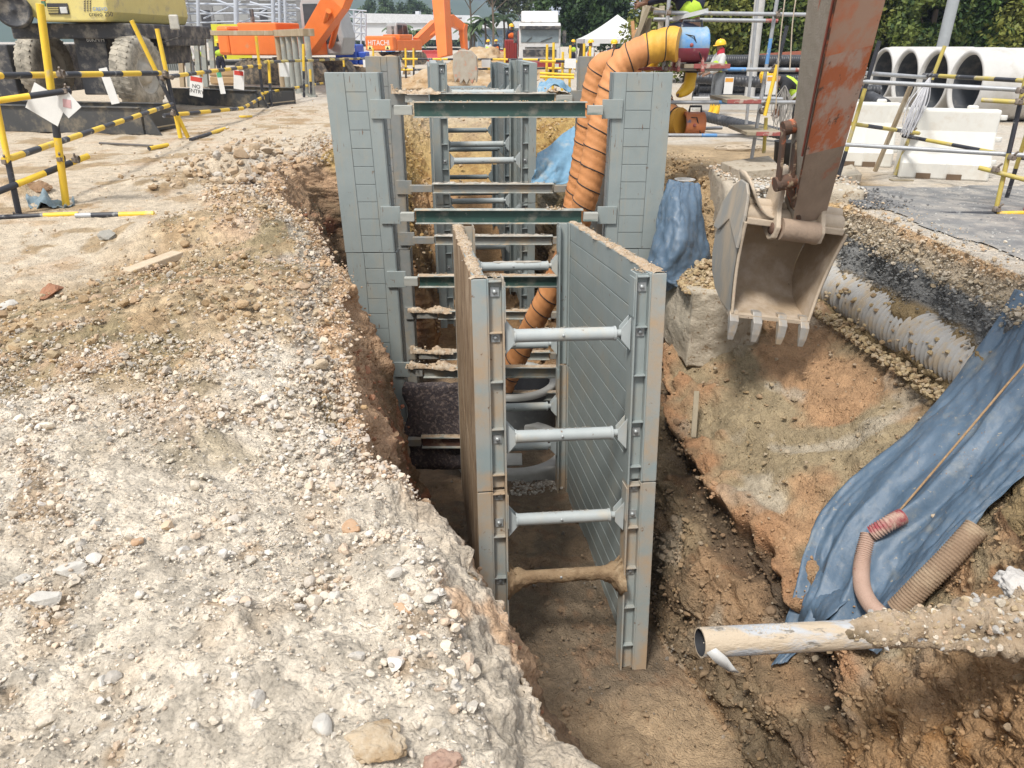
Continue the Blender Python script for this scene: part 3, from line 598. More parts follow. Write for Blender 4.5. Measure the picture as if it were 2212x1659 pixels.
def sleeve(F, x0, x1, y, z, tilt, parent, m):     # mud plastered round the lowest strut, swelling at both ends
    n, k = 90, 20; b = MB(); vs = []
    for i in range(n + 1):
        t = i / n; x = x0 + (x1 - x0) * t; e = max(0, 1 - min(t, 1 - t) / .22); r0 = .058 + .10 * e ** 1.7
        for j in range(k):
            a = 2 * math.pi * j / k; q = V((x * 7, math.cos(a) * 1.2, math.sin(a) * 1.2)); r = r0 * (1 + .38 * mnoise.fractal(q * 1.6, .9, 2.1, 4) * (.5 + e)) ; vs.append(F(x, y + math.cos(a) * r * .8, z + tilt * t + math.sin(a) * r * (1.15 if math.sin(a) < 0 else .9) - .03 * e))
    b.add(vs, [(i * k + j, i * k + (j + 1) % k, (i + 1) * k + (j + 1) % k, (i + 1) * k + j) for i in range(n) for j in range(k)], 0, True); b.build('mud_sleeve', m, parent)
sleeve(Fn, -.52, .52, .065, -2.64, -.012, nb, mud)
for s in (-1, 1):
    mudstrip(Fn(s * .695, -.005, .0), Fn(s * .695, 3.5, .0), .052, .020, nb, 3 + s, n=220)
    crumble([Fn(s * .695, .02, .012), Fn(s * .695, 3.48, .012)], 900, .003, .011, .05, tanc, .010)
    crumble([Fn(s * .57, .03, .003), Fn(s * .57, .14, .003)], 60, .004, .010, .04, tanc, .01)
mudstrip(Fn(-.28, 3.43, -.440), Fn(.3, 3.43, -.447), .030, .014, nb, 9, mudgrey, n=60)
for z in (-.47, -1.32, -2.08): crumble([Fn(-.28, .07, z + .052), Fn(.2, .07, z + .05)], 60, .003, .008, .012, greyc, .003)
# far boxes inside the far trench
for (nm, cx, Y0, L, zt, lab) in (('trench_box', -.44, 12.95, 1.9, 1.42, 'grey steel trench box just behind the far dusty beams'),
                            ('trench_box', -.74, 15.4, 3.0, 1.30, 'grey steel trench box at the far end of the trench, behind another box')):
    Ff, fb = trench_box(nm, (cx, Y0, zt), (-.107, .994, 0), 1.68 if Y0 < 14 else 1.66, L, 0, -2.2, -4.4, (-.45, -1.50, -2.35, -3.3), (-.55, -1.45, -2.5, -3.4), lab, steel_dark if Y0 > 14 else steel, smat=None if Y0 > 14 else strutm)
    crumble([Ff(-.4, .07, -.395), Ff(.4, .07, -.395)], 60, .01, .02, .02, greyc, .004)
# ---------------------------------------------------------------- pit shoring: slatted panels and spreader beams
def slat_panel(name, x0, x1, Y, z0, z1, mats, label, group, flip=False, brs=(), bmat=None, wide=.22, nar=.145, lean=0.0):
    root = thing(name, ((x0 + x1) / 2, Y, z0), label, 'shoring panel', group); root['kind'] = 'thing'
    sx = lambda z: lean * (z - z0)
    b = MB(); F = lambda x, y, z: V((x + sx(z), y, z))
    b.fbox(F, (x0, x1), (Y + .012, Y + .10), (z0, z1), 0)
    a, c = (wide, nar) if not flip else (nar, wide)
    b.fbox(F, (x0 + .001, x0 + a), (Y, Y + .0115), (z0 + .002, z1 - .002), 0); b.fbox(F, (x1 - c, x1 - .001), (Y, Y + .0115), (z0 + .002, z1 - .002), 0)
    n = max(1, round((z1 - z0) / .205)); ph = (z1 - z0) / n
    for k in range(n): b.fbox(F, (x0 + a + .004, x1 - c - .004), (Y + .001 + .004 * rng.random(), Y + .0115), (z0 + k * ph + .004, z0 + (k + 1) * ph - .004), 0)
    # side return flange
    xs = x1 if not flip else x0; s = 1 if not flip else -1
    b.fbox(F, tuple(sorted((xs + s * .001, xs + s * .012))), (Y - .003, Y + .27), (z0 + .004, z1 - .004), 1)
    n2 = n
    for k in range(n2): b.fbox(F, tuple(sorted((xs + s * .0125, xs + s * .018))), (Y + .08, Y + .26), (z0 + k * ph + .006, z0 + (k + 1) * ph - .006), 1)
    b.build('panel_plate', mats, root, bev=.003)
    for zb in brs:
        q = MB(); xa, xb = (x1 - .115 + sx(zb), x1 + .12 + sx(zb)) if not flip else (x0 - .12 + sx(zb), x0 + .115 + sx(zb))
        q.box((xa, Y - .028, zb - .105), (xb, Y - .002, zb + .105), 0)
        q.box((xa + .004, Y - .09, zb + .098), (xb - .004, Y - .029, zb + .106), 0) if rng.random() < .0 else None
        q.build('bracket', bmat or mats, root, bev=.004)
    return root
BZF = (1.02, -.20, -1.01, -2.25); BZB = (.97, -.32, -1.12, -2.36, -3.08)
fL = aY(685, 300, 9.3).x; 
gF = 'grey slatted panels at the front corners of the pit'; gB = 'dusty slatted panels at the rear corners of the pit'
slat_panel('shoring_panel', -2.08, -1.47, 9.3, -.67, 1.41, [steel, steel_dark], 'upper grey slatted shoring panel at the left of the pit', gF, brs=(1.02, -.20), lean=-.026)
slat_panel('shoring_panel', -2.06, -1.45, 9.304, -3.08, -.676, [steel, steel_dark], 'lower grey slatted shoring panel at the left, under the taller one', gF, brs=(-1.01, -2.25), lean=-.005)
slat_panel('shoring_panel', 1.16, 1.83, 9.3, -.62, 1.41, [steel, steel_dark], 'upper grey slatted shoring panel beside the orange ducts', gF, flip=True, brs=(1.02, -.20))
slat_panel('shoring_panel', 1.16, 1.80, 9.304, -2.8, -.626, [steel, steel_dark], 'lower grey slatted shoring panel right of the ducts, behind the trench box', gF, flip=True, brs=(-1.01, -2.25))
slat_panel('shoring_panel', -2.12, -1.66, 11.9, -1.3, 1.53, [steel_dirty], 'upper dusty rear panel behind the left grey panel', gB, brs=(.97, -.32, -1.12))
slat_panel('shoring_panel', -2.10, -1.64, 11.904, -3.9, -1.306, [steel_dirty], 'lower dusty rear panel at the left, deep in the pit', gB, brs=(-2.36, -3.08))
slat_panel('shoring_panel', .98, 1.5, 11.9, -1.3, 1.53, [steel_dirty], 'upper dusty rear panel between blue sheet and orange ducts', gB, flip=True, brs=(.97, -.32, -1.12))
slat_panel('shoring_panel', .98, 1.5, 11.904, -3.9, -1.306, [steel_dirty], 'lower dusty rear panel behind the ducts, deep in the pit', gB, flip=True, brs=(-2.36, -3.08))
armpale = M('pale_end_timber', (.40, .40, .36), (.33, .34, .31), 9, (.16, .21, .19), 7, .64, .05, rough=.8, bump=.4, stretch=(.2, 1, 1))
def spreader(x0, x1, xa, xb, Y, z, web, label, h=.155, crumbs=tanc, nC=160, group=None, hump=.006):
    root = thing('spreader_beam', ((x0 + x1) / 2, Y, z - h / 2), label, 'spreader beam', group)
    b = MB(); b.box((xa, Y - .004, z - h / 2 + .011), (xb, Y + .004, z + h / 2 - .011)); b.build('web', web, root)
    b = MB(); b.box((xa - .02, Y - .055, z + h / 2 - .01), (xb + .02, Y + .055, z + h / 2)); b.box((xa - .01, Y - .055, z - h / 2), (xb + .01, Y + .055, z - h / 2 + .01)); b.build('flange', flange, root, bev=.002)
    for p, q in ((x0, xa - .022), (xb + .022, x1)):
        b = MB(); b.box((p, Y - .04, z - .055), (q, Y + .05, z + .045)); b.build('end_arm', armpale if web is green else steel_dirty, root, bev=.003)
    if nC > 100: mudstrip((xa, Y, z + h / 2), (xb, Y, z + h / 2), .042, .006 + hump * 1.3, root, z * 7 + Y, mudgrey if crumbs is greyc else mudtop, n=110)
    crumble([(xa, Y, z + h / 2 + .006 + hump), (xb, Y, z + h / 2 + .006 + hump)], int(nC * .5), .004, .012, .035, crumbs, hump, seed=z * 9)
gf = 'green beams across the front of the pit'; gb = 'dusty beams across the rear of the pit'
for i, (z, lab) in enumerate(zip(BZF, ('topmost green beam spanning the pit front between the grey panels', 'second green beam from the top, spanning the pit front', 'third green beam down, seen behind the nearest trench box', 'lowest front beam deep in the pit'))):
    spreader(-1.35, 1.04, -1.12 - (.04 if i else 0), .84, 9.22, z, green if i < 3 else steel_dirty, lab, .17 if i < 2 else .15, tanc, (60, 60, 200, 260)[i], gf, (.002, .004, .01, .014)[i])
crumble([(.42, 9.2, -.112), (.6, 9.2, -.112)], 60, .01, .03, .03, tanc, .03); crumble([(.5, 11.8, 1.06), (.66, 11.8, 1.06)], 60, .01, .035, .04, tanc, .04)
crumble([(-1.2, 9.2, 1.11), (.7, 9.2, 1.11)], 40, .008, .02, .03, tanc, .003)
for i, (z, lab) in enumerate(zip(BZB, ('topmost rear beam just behind the top green beam', 'dusty rear beam seen below the top green beam', 'dusty rear beam just below the second green beam', 'fourth rear beam down, heaped with soil', 'fifth rear beam down, heaped with soil'))):
    spreader(-1.56, .88, -1.20, .62, 11.82, z, green if i == 0 else steel_dirty, lab, .14, greyc if i < 3 else tanc, (240, 420, 380, 420, 420)[i], gb, (.006, .012, .012, .03, .03)[i])
for (z, Yb, xa_) in ((.97 + .07, 11.8, -1.75), (-2.36 + .06, 11.8, -1.7), (-3.08 + .06, 11.8, -1.7), (-2.25 + .07, 9.2, -1.4)):
    rr_ = thing('soil_pile', (xa_ + .4, Yb, z), {.97: 'pale clod heaped on the rear bracket beside the top green beam', -2.36: 'soil heaped on the left end of the fourth rear beam', -3.08: 'soil heaped on the left end of the fifth rear beam', -2.25: 'soil heaped on the left end of the lowest front beam'}[min((.97, -2.36, -3.08, -2.25), key=lambda q: abs(q + .07 - z))], 'soil')
    mudstrip((xa_, Yb, z), (xa_ + .72, Yb, z - .01), .07, .10, rr_, z, n=50, k=11, prof=lambda t: .25 + abs(math.sin(t * 5.2 + 1.1)) * (1 - t * .4)); crumble([(xa_, Yb, z + .05), (xa_ + .7, Yb, z)], 70, .006, .03, .06, tanc, .03, seed=z)
spreader(-1.5, .9, -1.3, .8, 10.6, -3.25, steel_dirty, 'muddy beam low in the pit above the manhole base', .13, [C3(.2, .12, .08), C3(.26, .16, .1)], 200, None, .01)
spreader(-1.4, .75, -1.2, .62, 8.98, -3.17, M('rusty_beam', (.15, .07, .045), (.10, .05, .035), 6, (.3, .22, .15), 4, .6, .06, rough=.8, bump=.4), 'rust brown beam lowest in the pit, over the pale manhole ring', .16, [C3(.2, .12, .08), C3(.3, .2, .13)], 200, None, .01)
# dark stained sheet hanging at the left foot of the pit
b = MB(); n = 18; m_ = 14; vs = []
for j in range(m_ + 1):
    for i in range(n + 1):
        x = -1.42 + 1.0 * i / n; z = -2.36 - 1.25 * j / m_; vs.append((x - .04 * math.sin(j), 9.12 + .03 * mnoise.noise(V((i * .4, j * .4, 0))) - .12 * j / m_, z + .02 * mnoise.noise(V((i * .5, 3, j)))))
b.add(vs, [(j * (n + 1) + i, j * (n + 1) + i + 1, (j + 1) * (n + 1) + i + 1, (j + 1) * (n + 1) + i) for j in range(m_) for i in range(n)], 0, True)
tag(b.build('stained_sheet', M('tarry_sheet', (.035, .028, .032), (.06, .045, .045), 6, (.17, .13, .115), 26, .56, .05, rough=.6, bump=1, bscale=40, bdist=.02), None, (0, 9.1, -3.6), solid=.02), 'black stained sheet standing below the lowest left panel', 'sheet')
# ---------------------------------------------------------------- manholes in the pit
t = thing('manhole_chamber', (.02, 9.75, -3.98), 'pale round manhole base ring on gravel at the pit floor', 'manhole')
b = MB(); b.lathe([(.84, -.35), (.84, 0.30), (.82, .33), (.66, .33), (.65, .31), (.65, -.05), (0, -.05)], (.02, 9.75, -3.98), n=56); b.build('ring_wall', conc_pale, t)
b = MB(); b.box((-.5, 9.6, -4.02), (.15, 9.95, -3.90)); b.build('channel_bench', conc_pale, t, bev=.01)
t = thing('manhole_shaft', (.0, 11.05, -3.98), 'dark open manhole shaft standing under the rear beams', 'manhole')
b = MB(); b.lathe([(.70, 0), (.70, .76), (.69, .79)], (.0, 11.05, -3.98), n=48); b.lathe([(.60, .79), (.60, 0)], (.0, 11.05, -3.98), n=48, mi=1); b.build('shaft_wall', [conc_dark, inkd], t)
b = MB(); b.lathe([(.72, .75), (.73, .80), (.71, .83), (.62, .83), (.60, .80), (.60, .76)], (.0, 11.05, -3.98), n=48); b.build('rim', conc_pale, t)
# gravel around the manhole foot
for k in range(900):
    a = rng.uniform(-1.6, 1.2); r = rng.uniform(.86, 1.25); x = .02 + r * math.cos(a); y = 9.75 + r * math.sin(a)
    dirt.add((x, y, gz(x, y, -2.9) + .01), rng.uniform(.012, .035), greyc[k % 3] * rng.uniform(.8, 1.3), 1)
# ---------------------------------------------------------------- ventilation ducts
def catmull(P, n):
    P = [V(p) for p in P]; out = []
    for i in range(len(P) - 1):
        a = P[max(i - 1, 0)]; b_ = P[i]; c = P[i + 1]; d_ = P[min(i + 2, len(P) - 1)]
        for k in range(n):
            t = k / n; out.append(.5 * ((2 * b_) + (c - a) * t + (2 * a - 5 * b_ + 4 * c - d_) * t * t + (3 * b_ - a - 3 * c + d_) * t ** 3))
    out.append(P[-1]); return out
def duct(pts, r, label, pitch=.235, collar=0, seed=0):
    path = catmull(pts, 26); L = [0]
    for i in range(1, len(path)): L.append(L[-1] + (path[i] - path[i - 1]).length)
    root = thing('ventilation_duct', path[-1], label, 'duct', 'orange flexible ventilation ducts')
    n = 28; b = MB(); t0 = (path[1] - path[0]).normalized(); x = t0.cross(V((0, 1, 0))).normalized(); prev = t0; vs = []; frames = []
    for i, p in enumerate(path):
        t_ = (path[min(i + 1, len(path) - 1)] - path[max(i - 1, 0)]).normalized(); x = prev.rotation_difference(t_) @ x; x = (x - t_ * x.dot(t_)).normalized(); prev = t_; y = t_.cross(x); frames.append((p, x, y))
        for k in range(n):
            a = 2 * math.pi * k / n; ph = ((L[i] + pitch * a / (2 * math.pi)) / pitch) % 1.0
            rr = (r + (.038 * max(0, 1 - L[i] / .9) if collar else 0)) * (1 + .0 - .035 * math.sin(math.pi * ph) ** 1) + .006 * mnoise.noise(V((math.cos(a) * 3, math.sin(a) * 3, L[i] * 9 + seed))) + .004 * math.sin(L[i] * 60 + a * 3)
            vs.append(p + (x * math.cos(a) + y * math.sin(a)) * rr)
    N = len(path); cut = 0
    fs = [(i * n + k, i * n + (k + 1) % n, (i + 1) * n + (k + 1) % n, (i + 1) * n + k) for i in range(N - 1) for k in range(n)]
    b.add(vs, fs, 0, True)
    for i in range(N - 1):
        if L[i] < collar:
            for k in range(n): b.m[i * n + k] = 1
    b.add([vs[k] for k in range(n)], [tuple(range(n))], 1)
    b.build('duct_fabric', [duct_m, duct_y], root)
    # black helix cord sewn on the outside
    hel = []; s_ = 0; ds = .03
    tot = L[-1]; m = int(tot / pitch * 28); j = 0
    for q in range(m):
        l = tot * q / m; a = 2 * math.pi * (l / pitch)
        while j < N - 2 and L[j + 1] < l: j += 1
        f = (l - L[j]) / max(1e-6, L[j + 1] - L[j]); p = path[j].lerp(path[j + 1], f); x_, y_ = frames[j][1], frames[j][2]
        # the cord's turns close in step with the pitch
        hel.append(p + (x_ * math.cos(a) - y_ * math.sin(a)) * (r + .002 + (.038 * max(0, 1 - l / .9) if collar else 0)))
    b = MB(); b.tube(hel, .0075, 5, 0); b.build('spiral_cord', blackm, root)
    return root
D1 = [aY(1466, 96, 10.25), aY(1440, 95, 10.3), aY(1400, 106, 10.3), aY(1362, 124, 10.3), aY(1332, 158, 10.3), aY(1310, 230, 10.25), aY(1291, 300, 10.2), aY(1272, 400, 10.15), aY(1243, 500, 10.2), aY(1202, 600, 10.3), aY(1152, 700, 10.4), aY(1108, 790, 10.5), aY(1085, 840, 10.6)]
duct(D1, .165, 'orange ducting bent down from the blue and red blower into the pit', collar=.40)
D2 = [aY(1325, 131, 11.2), aY(1304, 140, 11.2), aY(1290, 165, 11.2), aY(1277, 230, 11.2), aY(1266, 300, 11.2), aY(1254, 380, 11.2), aY(1240, 450, 11.2), aY(1235, 560, 11.0), aY(1236, 640, 10.8)]
D2 = [aY(1372, 150, 11.3), aY(1345, 135, 11.2)] + D2[1:]
duct(D2, .165, 'orange ducting hanging just left of and behind the other duct', seed=7)
# ================================================================ right bank: blocks, pipes, sheets, hoses
def rough_block(name, corners, z0, z1, mats, label=None, cat=None, amp=.03, n=26, seed=0, parent=None, taper=0.0, chip=.0):
    # corners: 4 (x, y) ccw; displaced subdivided hexahedron
    A = [np.array(c, float) for c in corners]; vs = []; fs = []; key = {}
    def P(u, v, w_):
        xy = A[0] * (1 - u) * (1 - v) + A[1] * u * (1 - v) + A[2] * u * v + A[3] * (1 - u) * v
        c = (A[0] + A[1] + A[2] + A[3]) / 4; xy = c + (xy - c) * (1 + taper * (1 - w_))
        return (xy[0], xy[1], z0 + (z1 - z0) * w_)
    def idx(u, v, w_):
        k = (round(u * n), round(v * n), round(w_ * n))
        if k not in key: key[k] = len(vs); vs.append(P(u, v, w_))
        return key[k]
    for ax in range(3):
        for s in (0, 1):
            for i in range(n):
                for j in range(n):
                    q = []
                    for a, b_ in ((i, j), (i + 1, j), (i + 1, j + 1), (i, j + 1)):
                        c = [a / n, b_ / n]; c.insert(ax, float(s)); q.append(idx(*c))
                    fs.append(tuple(q))
    v = np.array(vs); c = v.mean(0); d = v - c; d /= np.linalg.norm(d, axis=1)[:, None]
    w1_, _ = worley(v + seed, 9, 3)
    v = v + d * (amp * (fbm(v + seed, 3, 4, 5) + .5 * (.5 - w1_)))[:, None]
    # chipped arrises
    e = np.abs(v - c); 
    if chip: 
        hh = (v.max(0) - v.min(0)) / 2; q = (np.abs(v - c) / hh); edge_ = np.sort(q, 1)[:, 1]; v = v - d * (chip * sstep(edge_ + fbm(v, 6, 2, 8) * .12, .86, 1.02))[:, None]
    b = MB(); b.add(v.tolist(), fs, 0, True); o = b.build(name, mats, parent, ((A[0] + A[2])[0] / 2, (A[0] + A[2])[1] / 2, z0) if not parent else None)
    if label: tag(o, label, cat)
    return o
t = thing('concrete_chamber', (3.3, 9.9, -1.4), 'tan concrete chamber wall behind the digger bucket, capped with flat slabs', 'concrete block')
rough_block('chamber_wall', [(2.55, 9.2), (4.1, 9.0), (4.4, 10.9), (2.75, 10.9)], -1.5, .15, conc, amp=.03, n=34, parent=t, chip=.05)
A_, B_, C_, D_ = aZ(1558, 352, .26), aZ(1600, 372, .26), aZ(1690, 366, .26), aZ(1660, 338, .26)
rough_block('cap_slab', [(B_.x, B_.y), (C_.x, C_.y), (D_.x, D_.y), (A_.x, A_.y)], .16, .27, conc, amp=.008, n=16, parent=t)
A_, B_, C_, D_ = aZ(1790, 370, .14), aZ(1795, 386, .14), aZ(1862, 378, .14), aZ(1840, 356, .14)
rough_block('cap_slab', [(B_.x, B_.y), (C_.x, C_.y), (D_.x, D_.y), (A_.x, A_.y)], .04, .15, conc, amp=.008, n=14, parent=t)
rough_block('concrete_stub', [(2.03, 8.15), (2.80, 8.05), (3.0, 9.15), (1.88, 9.1)], -1.72, -.83, conc, 'broken tan concrete footing below the bucket, topped with clay lumps', 'concrete block', amp=.035, n=36, seed=4, chip=.07)
tanc2 = [C3(.36, .27, .15), C3(.42, .33, .2), C3(.30, .21, .12), C3(.38, .30, .2)]
for k in range(1500):
    x = rng.uniform(1.95, 2.8); y_ = rng.uniform(8.2, 9.15); r = 1 - min(1, ((x - 2.4) / .45) ** 2 + ((y_ - 8.75) / .5) ** 2); dirt.add((x, y_, -.85 + max(0, r) * .22 * rng.uniform(.4, 1)), rng.uniform(.012, .05), tanc2[k % 4] * rng.uniform(.8, 1.15), 2)
for k in range(700): dirt.add((rng.uniform(2.65, 4.2), rng.uniform(9.3, 10.7), .16 + abs(rng.normal()) * .02), rng.uniform(.01, .035), [C3(.5, .46, .4), C3(.5, .38, .27)][k % 2], 1)
for k in range(500): dirt.add((rng.uniform(2.9, 4.2), rng.uniform(9.05, 9.4), rng.uniform(.02, .16)), rng.uniform(.015, .05), [C3(.46, .44, .4), C3(.5, .42, .33)][k % 2], 1)
# corrugated drain pipe half buried under the road edge
Pa, Pb = V((3.68, 8.9, -.81)), V((4.08, 5.6, -.83)); b = MB(); L = (Pb - Pa).length; n = 40; ring = []
N = int(L / .0105); 
pts = [Pa.lerp(Pb, i / N) + V((0, 0, -.03 * math.sin(math.pi * i / N))) for i in range(N + 1)]; rs = [.238 + .0165 * math.sin(2 * math.pi * (i * L / N) / .066) for i in range(N + 1)]
b.tube(pts, rs, n, 0)
tag(b.build('corrugated_pipe', M('dusty_corrugated', (.40, .39, .37), (.34, .33, .31), 7, (.40, .33, .24), 5, .55, .06, rough=.8, bump=.4, bscale=50, bdist=.005), None, Pa), 'large grey corrugated pipe lying under the broken road edge', 'pipe')
for k in range(900):
    f = rng.random(); p = Pa.lerp(Pb, f); a = rng.uniform(-.6, 1.2); dirt.add(p + V((-math.cos(a) * .27, 0, -.05 + math.sin(a) * .26)) * 1.0 if rng.random() < .12 else p + V((-.24 - rng.uniform(0, .16), 0, -.2 - rng.uniform(0, .06))), rng.uniform(.01, .045), tanc2[k % 4], 1)
# cloth
def cloth(name, rowsP, mat_, label, nu=60, nv=60, fold=.03, ff=6, seed=0, thick=.004, cat='tarpaulin', fine=.006, raw=False, edge=.02):
    R_ = len(rowsP); Cn = len(rowsP[0]); G = np.array([[list(p) for p in r] for r in rowsP])
    def cr(P, t):
        i = min(int(t), len(P) - 2); f = t - i; a = P[max(i - 1, 0)]; b_ = P[i]; c = P[i + 1]; d_ = P[min(i + 2, len(P) - 1)]
        return .5 * ((2 * b_) + (c - a) * f + (2 * a - 5 * b_ + 4 * c - d_) * f * f + (3 * b_ - a - 3 * c + d_) * f ** 3)
    colsI = [[cr(G[i], (Cn - 1) * u / nu) for u in range(nu + 1)] for i in range(R_)]
    colsI = np.array(colsI); S = np.array([cr(colsI, (R_ - 1) * v / nv) for v in range(nv + 1)])
    du = np.gradient(S, axis=1); dv = np.gradient(S, axis=0); nn = np.cross(du, dv); nn /= np.linalg.norm(nn, axis=2, keepdims=True) + 1e-9
    tocam = np.array(CAM) - S; sg = np.sign((nn * tocam).sum(2, keepdims=True)); nn *= sg
    U, Vv = np.meshgrid(np.linspace(0, 1, nu + 1), np.linspace(0, 1, nv + 1))
    q = np.stack([U * ff + .35 * Vv + seed, Vv * 1.3 + seed, U * 0], 2).reshape(-1, 3)
    r1 = 1 - 2 * np.abs(vn(q, 3)); r2 = fbm(np.stack([U * ff * 2.2 + Vv * 2 + seed, Vv * 4, U * 0], 2).reshape(-1, 3), 1, 3, 6)
    cre = 1 - 2 * np.abs(vn(np.stack([U * 11 + Vv * 7 + seed, Vv * 11 - U * 6, U * 0], 2).reshape(-1, 3), 8))
    r1 = np.sign(r1) * np.abs(r1) ** .8; cre2 = 1 - 2 * np.abs(fbm(np.stack([U * 14 - Vv * 6 + seed, Vv * 16 + U * 5, U * 0], 2).reshape(-1, 3), 1, 2, 18)); h = fold * (.75 * r1 + .45 * r2) + fine * cre + fine * .7 * cre2
    S = S.reshape(-1, 3) + nn.reshape(-1, 3) * h[:, None]
    S = S.reshape(nv + 1, nu + 1, 3)
    for a in (0, -1):   # ragged edges
        e = np.array([vn(np.array([[k * .35 + seed, a * 3.0, 0]]), 5)[0] for k in range(nv + 1)]); S[:, a] += (S[:, a] - S[:, 1 if a == 0 else -2]) * e[:, None] * edge * 40
    b = MB(); b.add(S.reshape(-1, 3).tolist(), [(j * (nu + 1) + i, j * (nu + 1) + i + 1, (j + 1) * (nu + 1) + i + 1, (j + 1) * (nu + 1) + i) for j in range(nv) for i in range(nu)], 0, True)
    o = b.build(name, mat_, None, S[-1, 0], solid=thick, rec=False); tag(o, label, cat); return o
tarp_m = M('blue_tarpaulin', (.07, .115, .17), (.095, .145, .205), 3, (.20, .215, .21), 2.6, .66, .08, rough=.5, bump=.5, bscale=16, bdist=.012, c4=(.33, .29, .22), s4=22, t4=.68, streak=.35, stc=(.26, .25, .22))
tarp_l = M('pale_blue_tarpaulin', (.13, .26, .38), (.17, .32, .44), 4, (.34, .38, .38), 3, .62, .08, rough=.4, bump=.25, bscale=26, bdist=.01)
rowsT = [[(2195, 628), (2290, 655), (2420, 700)], [(2112, 745), (2230, 790), (2400, 860)], [(2055, 850), (2170, 885), (2320, 950)], [(1978, 946), (2110, 985), (2230, 1030)],
         [(1862, 1030), (2010, 1075), (2140, 1110)], [(1755, 1108), (1930, 1150), (2104, 1180)], [(1742, 1190), (1880, 1215), (2035, 1255)], [(1735, 1280), (1850, 1305), (1985, 1345)], [(1712, 1360), (1800, 1385), (1900, 1420)]]
rT = [[hit(*p, .05) for p in r] for r in rowsT]
rT = [[V(np.mean([np.array(rT[max(0, min(len(rT) - 1, i + d_))][j]) * w_ for d_, w_ in ((-1, .75), (0, 1.5), (1, .75))], 0)) for j in range(3)] if 0 < i < len(rT) - 1 else rT[i] for i in range(len(rT))]
rT = [[p + (CAM - p).normalized() * .06 for p in r] for r in rT]
cloth('tarpaulin', rT, tarp_m, 'large blue tarpaulin draped down the right slope under a rope and hoses', nu=150, nv=190, fold=.075, ff=4.6, seed=2, fine=.0065)
r2_ = [[hit(*p, .03) for p in r] for r in ([(1765, 1235), (1800, 1262), (1840, 1300)], [(1745, 1300), (1770, 1320), (1800, 1340)], [(1722, 1370), (1735, 1380), (1745, 1390)], [(1672, 1438), (1685, 1440), (1700, 1436)])]
r2_ = [[p + (CAM - p).normalized() * .03 for p in r] for r in r2_]
cloth('tarpaulin', r2_, tarp_m, 'narrow torn tongue of blue sheet hanging below the large tarpaulin', nu=30, nv=40, fold=.02, ff=2, seed=8)
mY = lambda r, Ys: [aY(p[0], p[1], Y_) for p, Y_ in zip(r, Ys)]
rM = [mY([(1440, 405), (1470, 390), (1500, 402)], (9.5, 9.4, 9.55)), mY([(1428, 436), (1468, 425), (1508, 440)], (9.4, 9.1, 9.4)), mY([(1424, 490), (1468, 485), (1517, 500)], (9.25, 8.9, 9.3)), mY([(1408, 550), (1462, 550), (1532, 560)], (9.1, 8.75, 9.2)), mY([(1402, 590), (1445, 600), (1520, 590)], (9.0, 8.7, 9.1)), mY([(1440, 625), (1460, 620), (1480, 612)], (8.9, 8.7, 8.9))]
cloth('tarpaulin', rM, tarp_m, 'dark blue tarpaulin bundled against the pit edge right of the grey panel', nu=70, nv=80, fold=.06, ff=3.4, seed=5, fine=.007)
q_ = V((-.25, .8, 0))
rF = [mY([(1157, 335), (1195, 310), (1240, 275)], (13.4, 14, 14.6)), mY([(1152, 362), (1195, 345), (1245, 320)], (13.1, 13.6, 14.0)), mY([(1150, 388), (1195, 378), (1245, 365)], (12.95, 13.3, 13.6)), mY([(1152, 402), (1195, 398), (1245, 395)], (12.9, 13.1, 13.4))]
cloth('tarpaulin', rF, tarp_l, 'light blue sheet hung on the trench side behind the rear right panel', nu=40, nv=40, fold=.07, ff=2.5, seed=9)
rG = [mY([(1165, 178), (1190, 172), (1215, 182)], (24, 24.5, 25)), mY([(1160, 192), (1190, 182), (1232, 195)], (23.5, 23.8, 24.2)), mY([(1168, 200), (1195, 196), (1240, 208)], (23, 23.2, 23.6))]
cloth('tarpaulin', rG, tarp_l, 'crumpled pale blue sheet on the ground beyond the trench', nu=30, nv=24, fold=.16, ff=3, seed=12)
rS = [mY([(58, 425), (110, 440), (160, 452)], (9.3, 9.2, 9.1)), mY([(62, 452), (110, 455), (168, 462)], (8.9, 8.85, 8.8)), mY([(70, 470), (115, 468), (150, 466)], (8.6, 8.6, 8.6))]
for r in rS: 
    for p in r: p.z = max(p.z, .02)
cloth('plastic_sheet', rS, M('grey_blue_sheet', (.13, .19, .22), (.18, .24, .27), 5, rough=.45, bump=.3), 'crumpled blue grey sheet on the sand by the left barrier foot', nu=36, nv=30, fold=.10, ff=3.2, seed=4, cat='sheet')
rS = [mY([(150, 447), (170, 440), (196, 440)], (9.2, 9.2, 9.2)), mY([(150, 460), (172, 458), (194, 458)], (9.0, 9.0, 9.0))]
cloth('plastic_sheet', rS, M('grey_blue_sheet', (.13, .19, .22)), 'small torn scrap of grey sheet wrapped on a ground tube', nu=20, nv=14, fold=.05, ff=2, seed=14, cat='sheet')
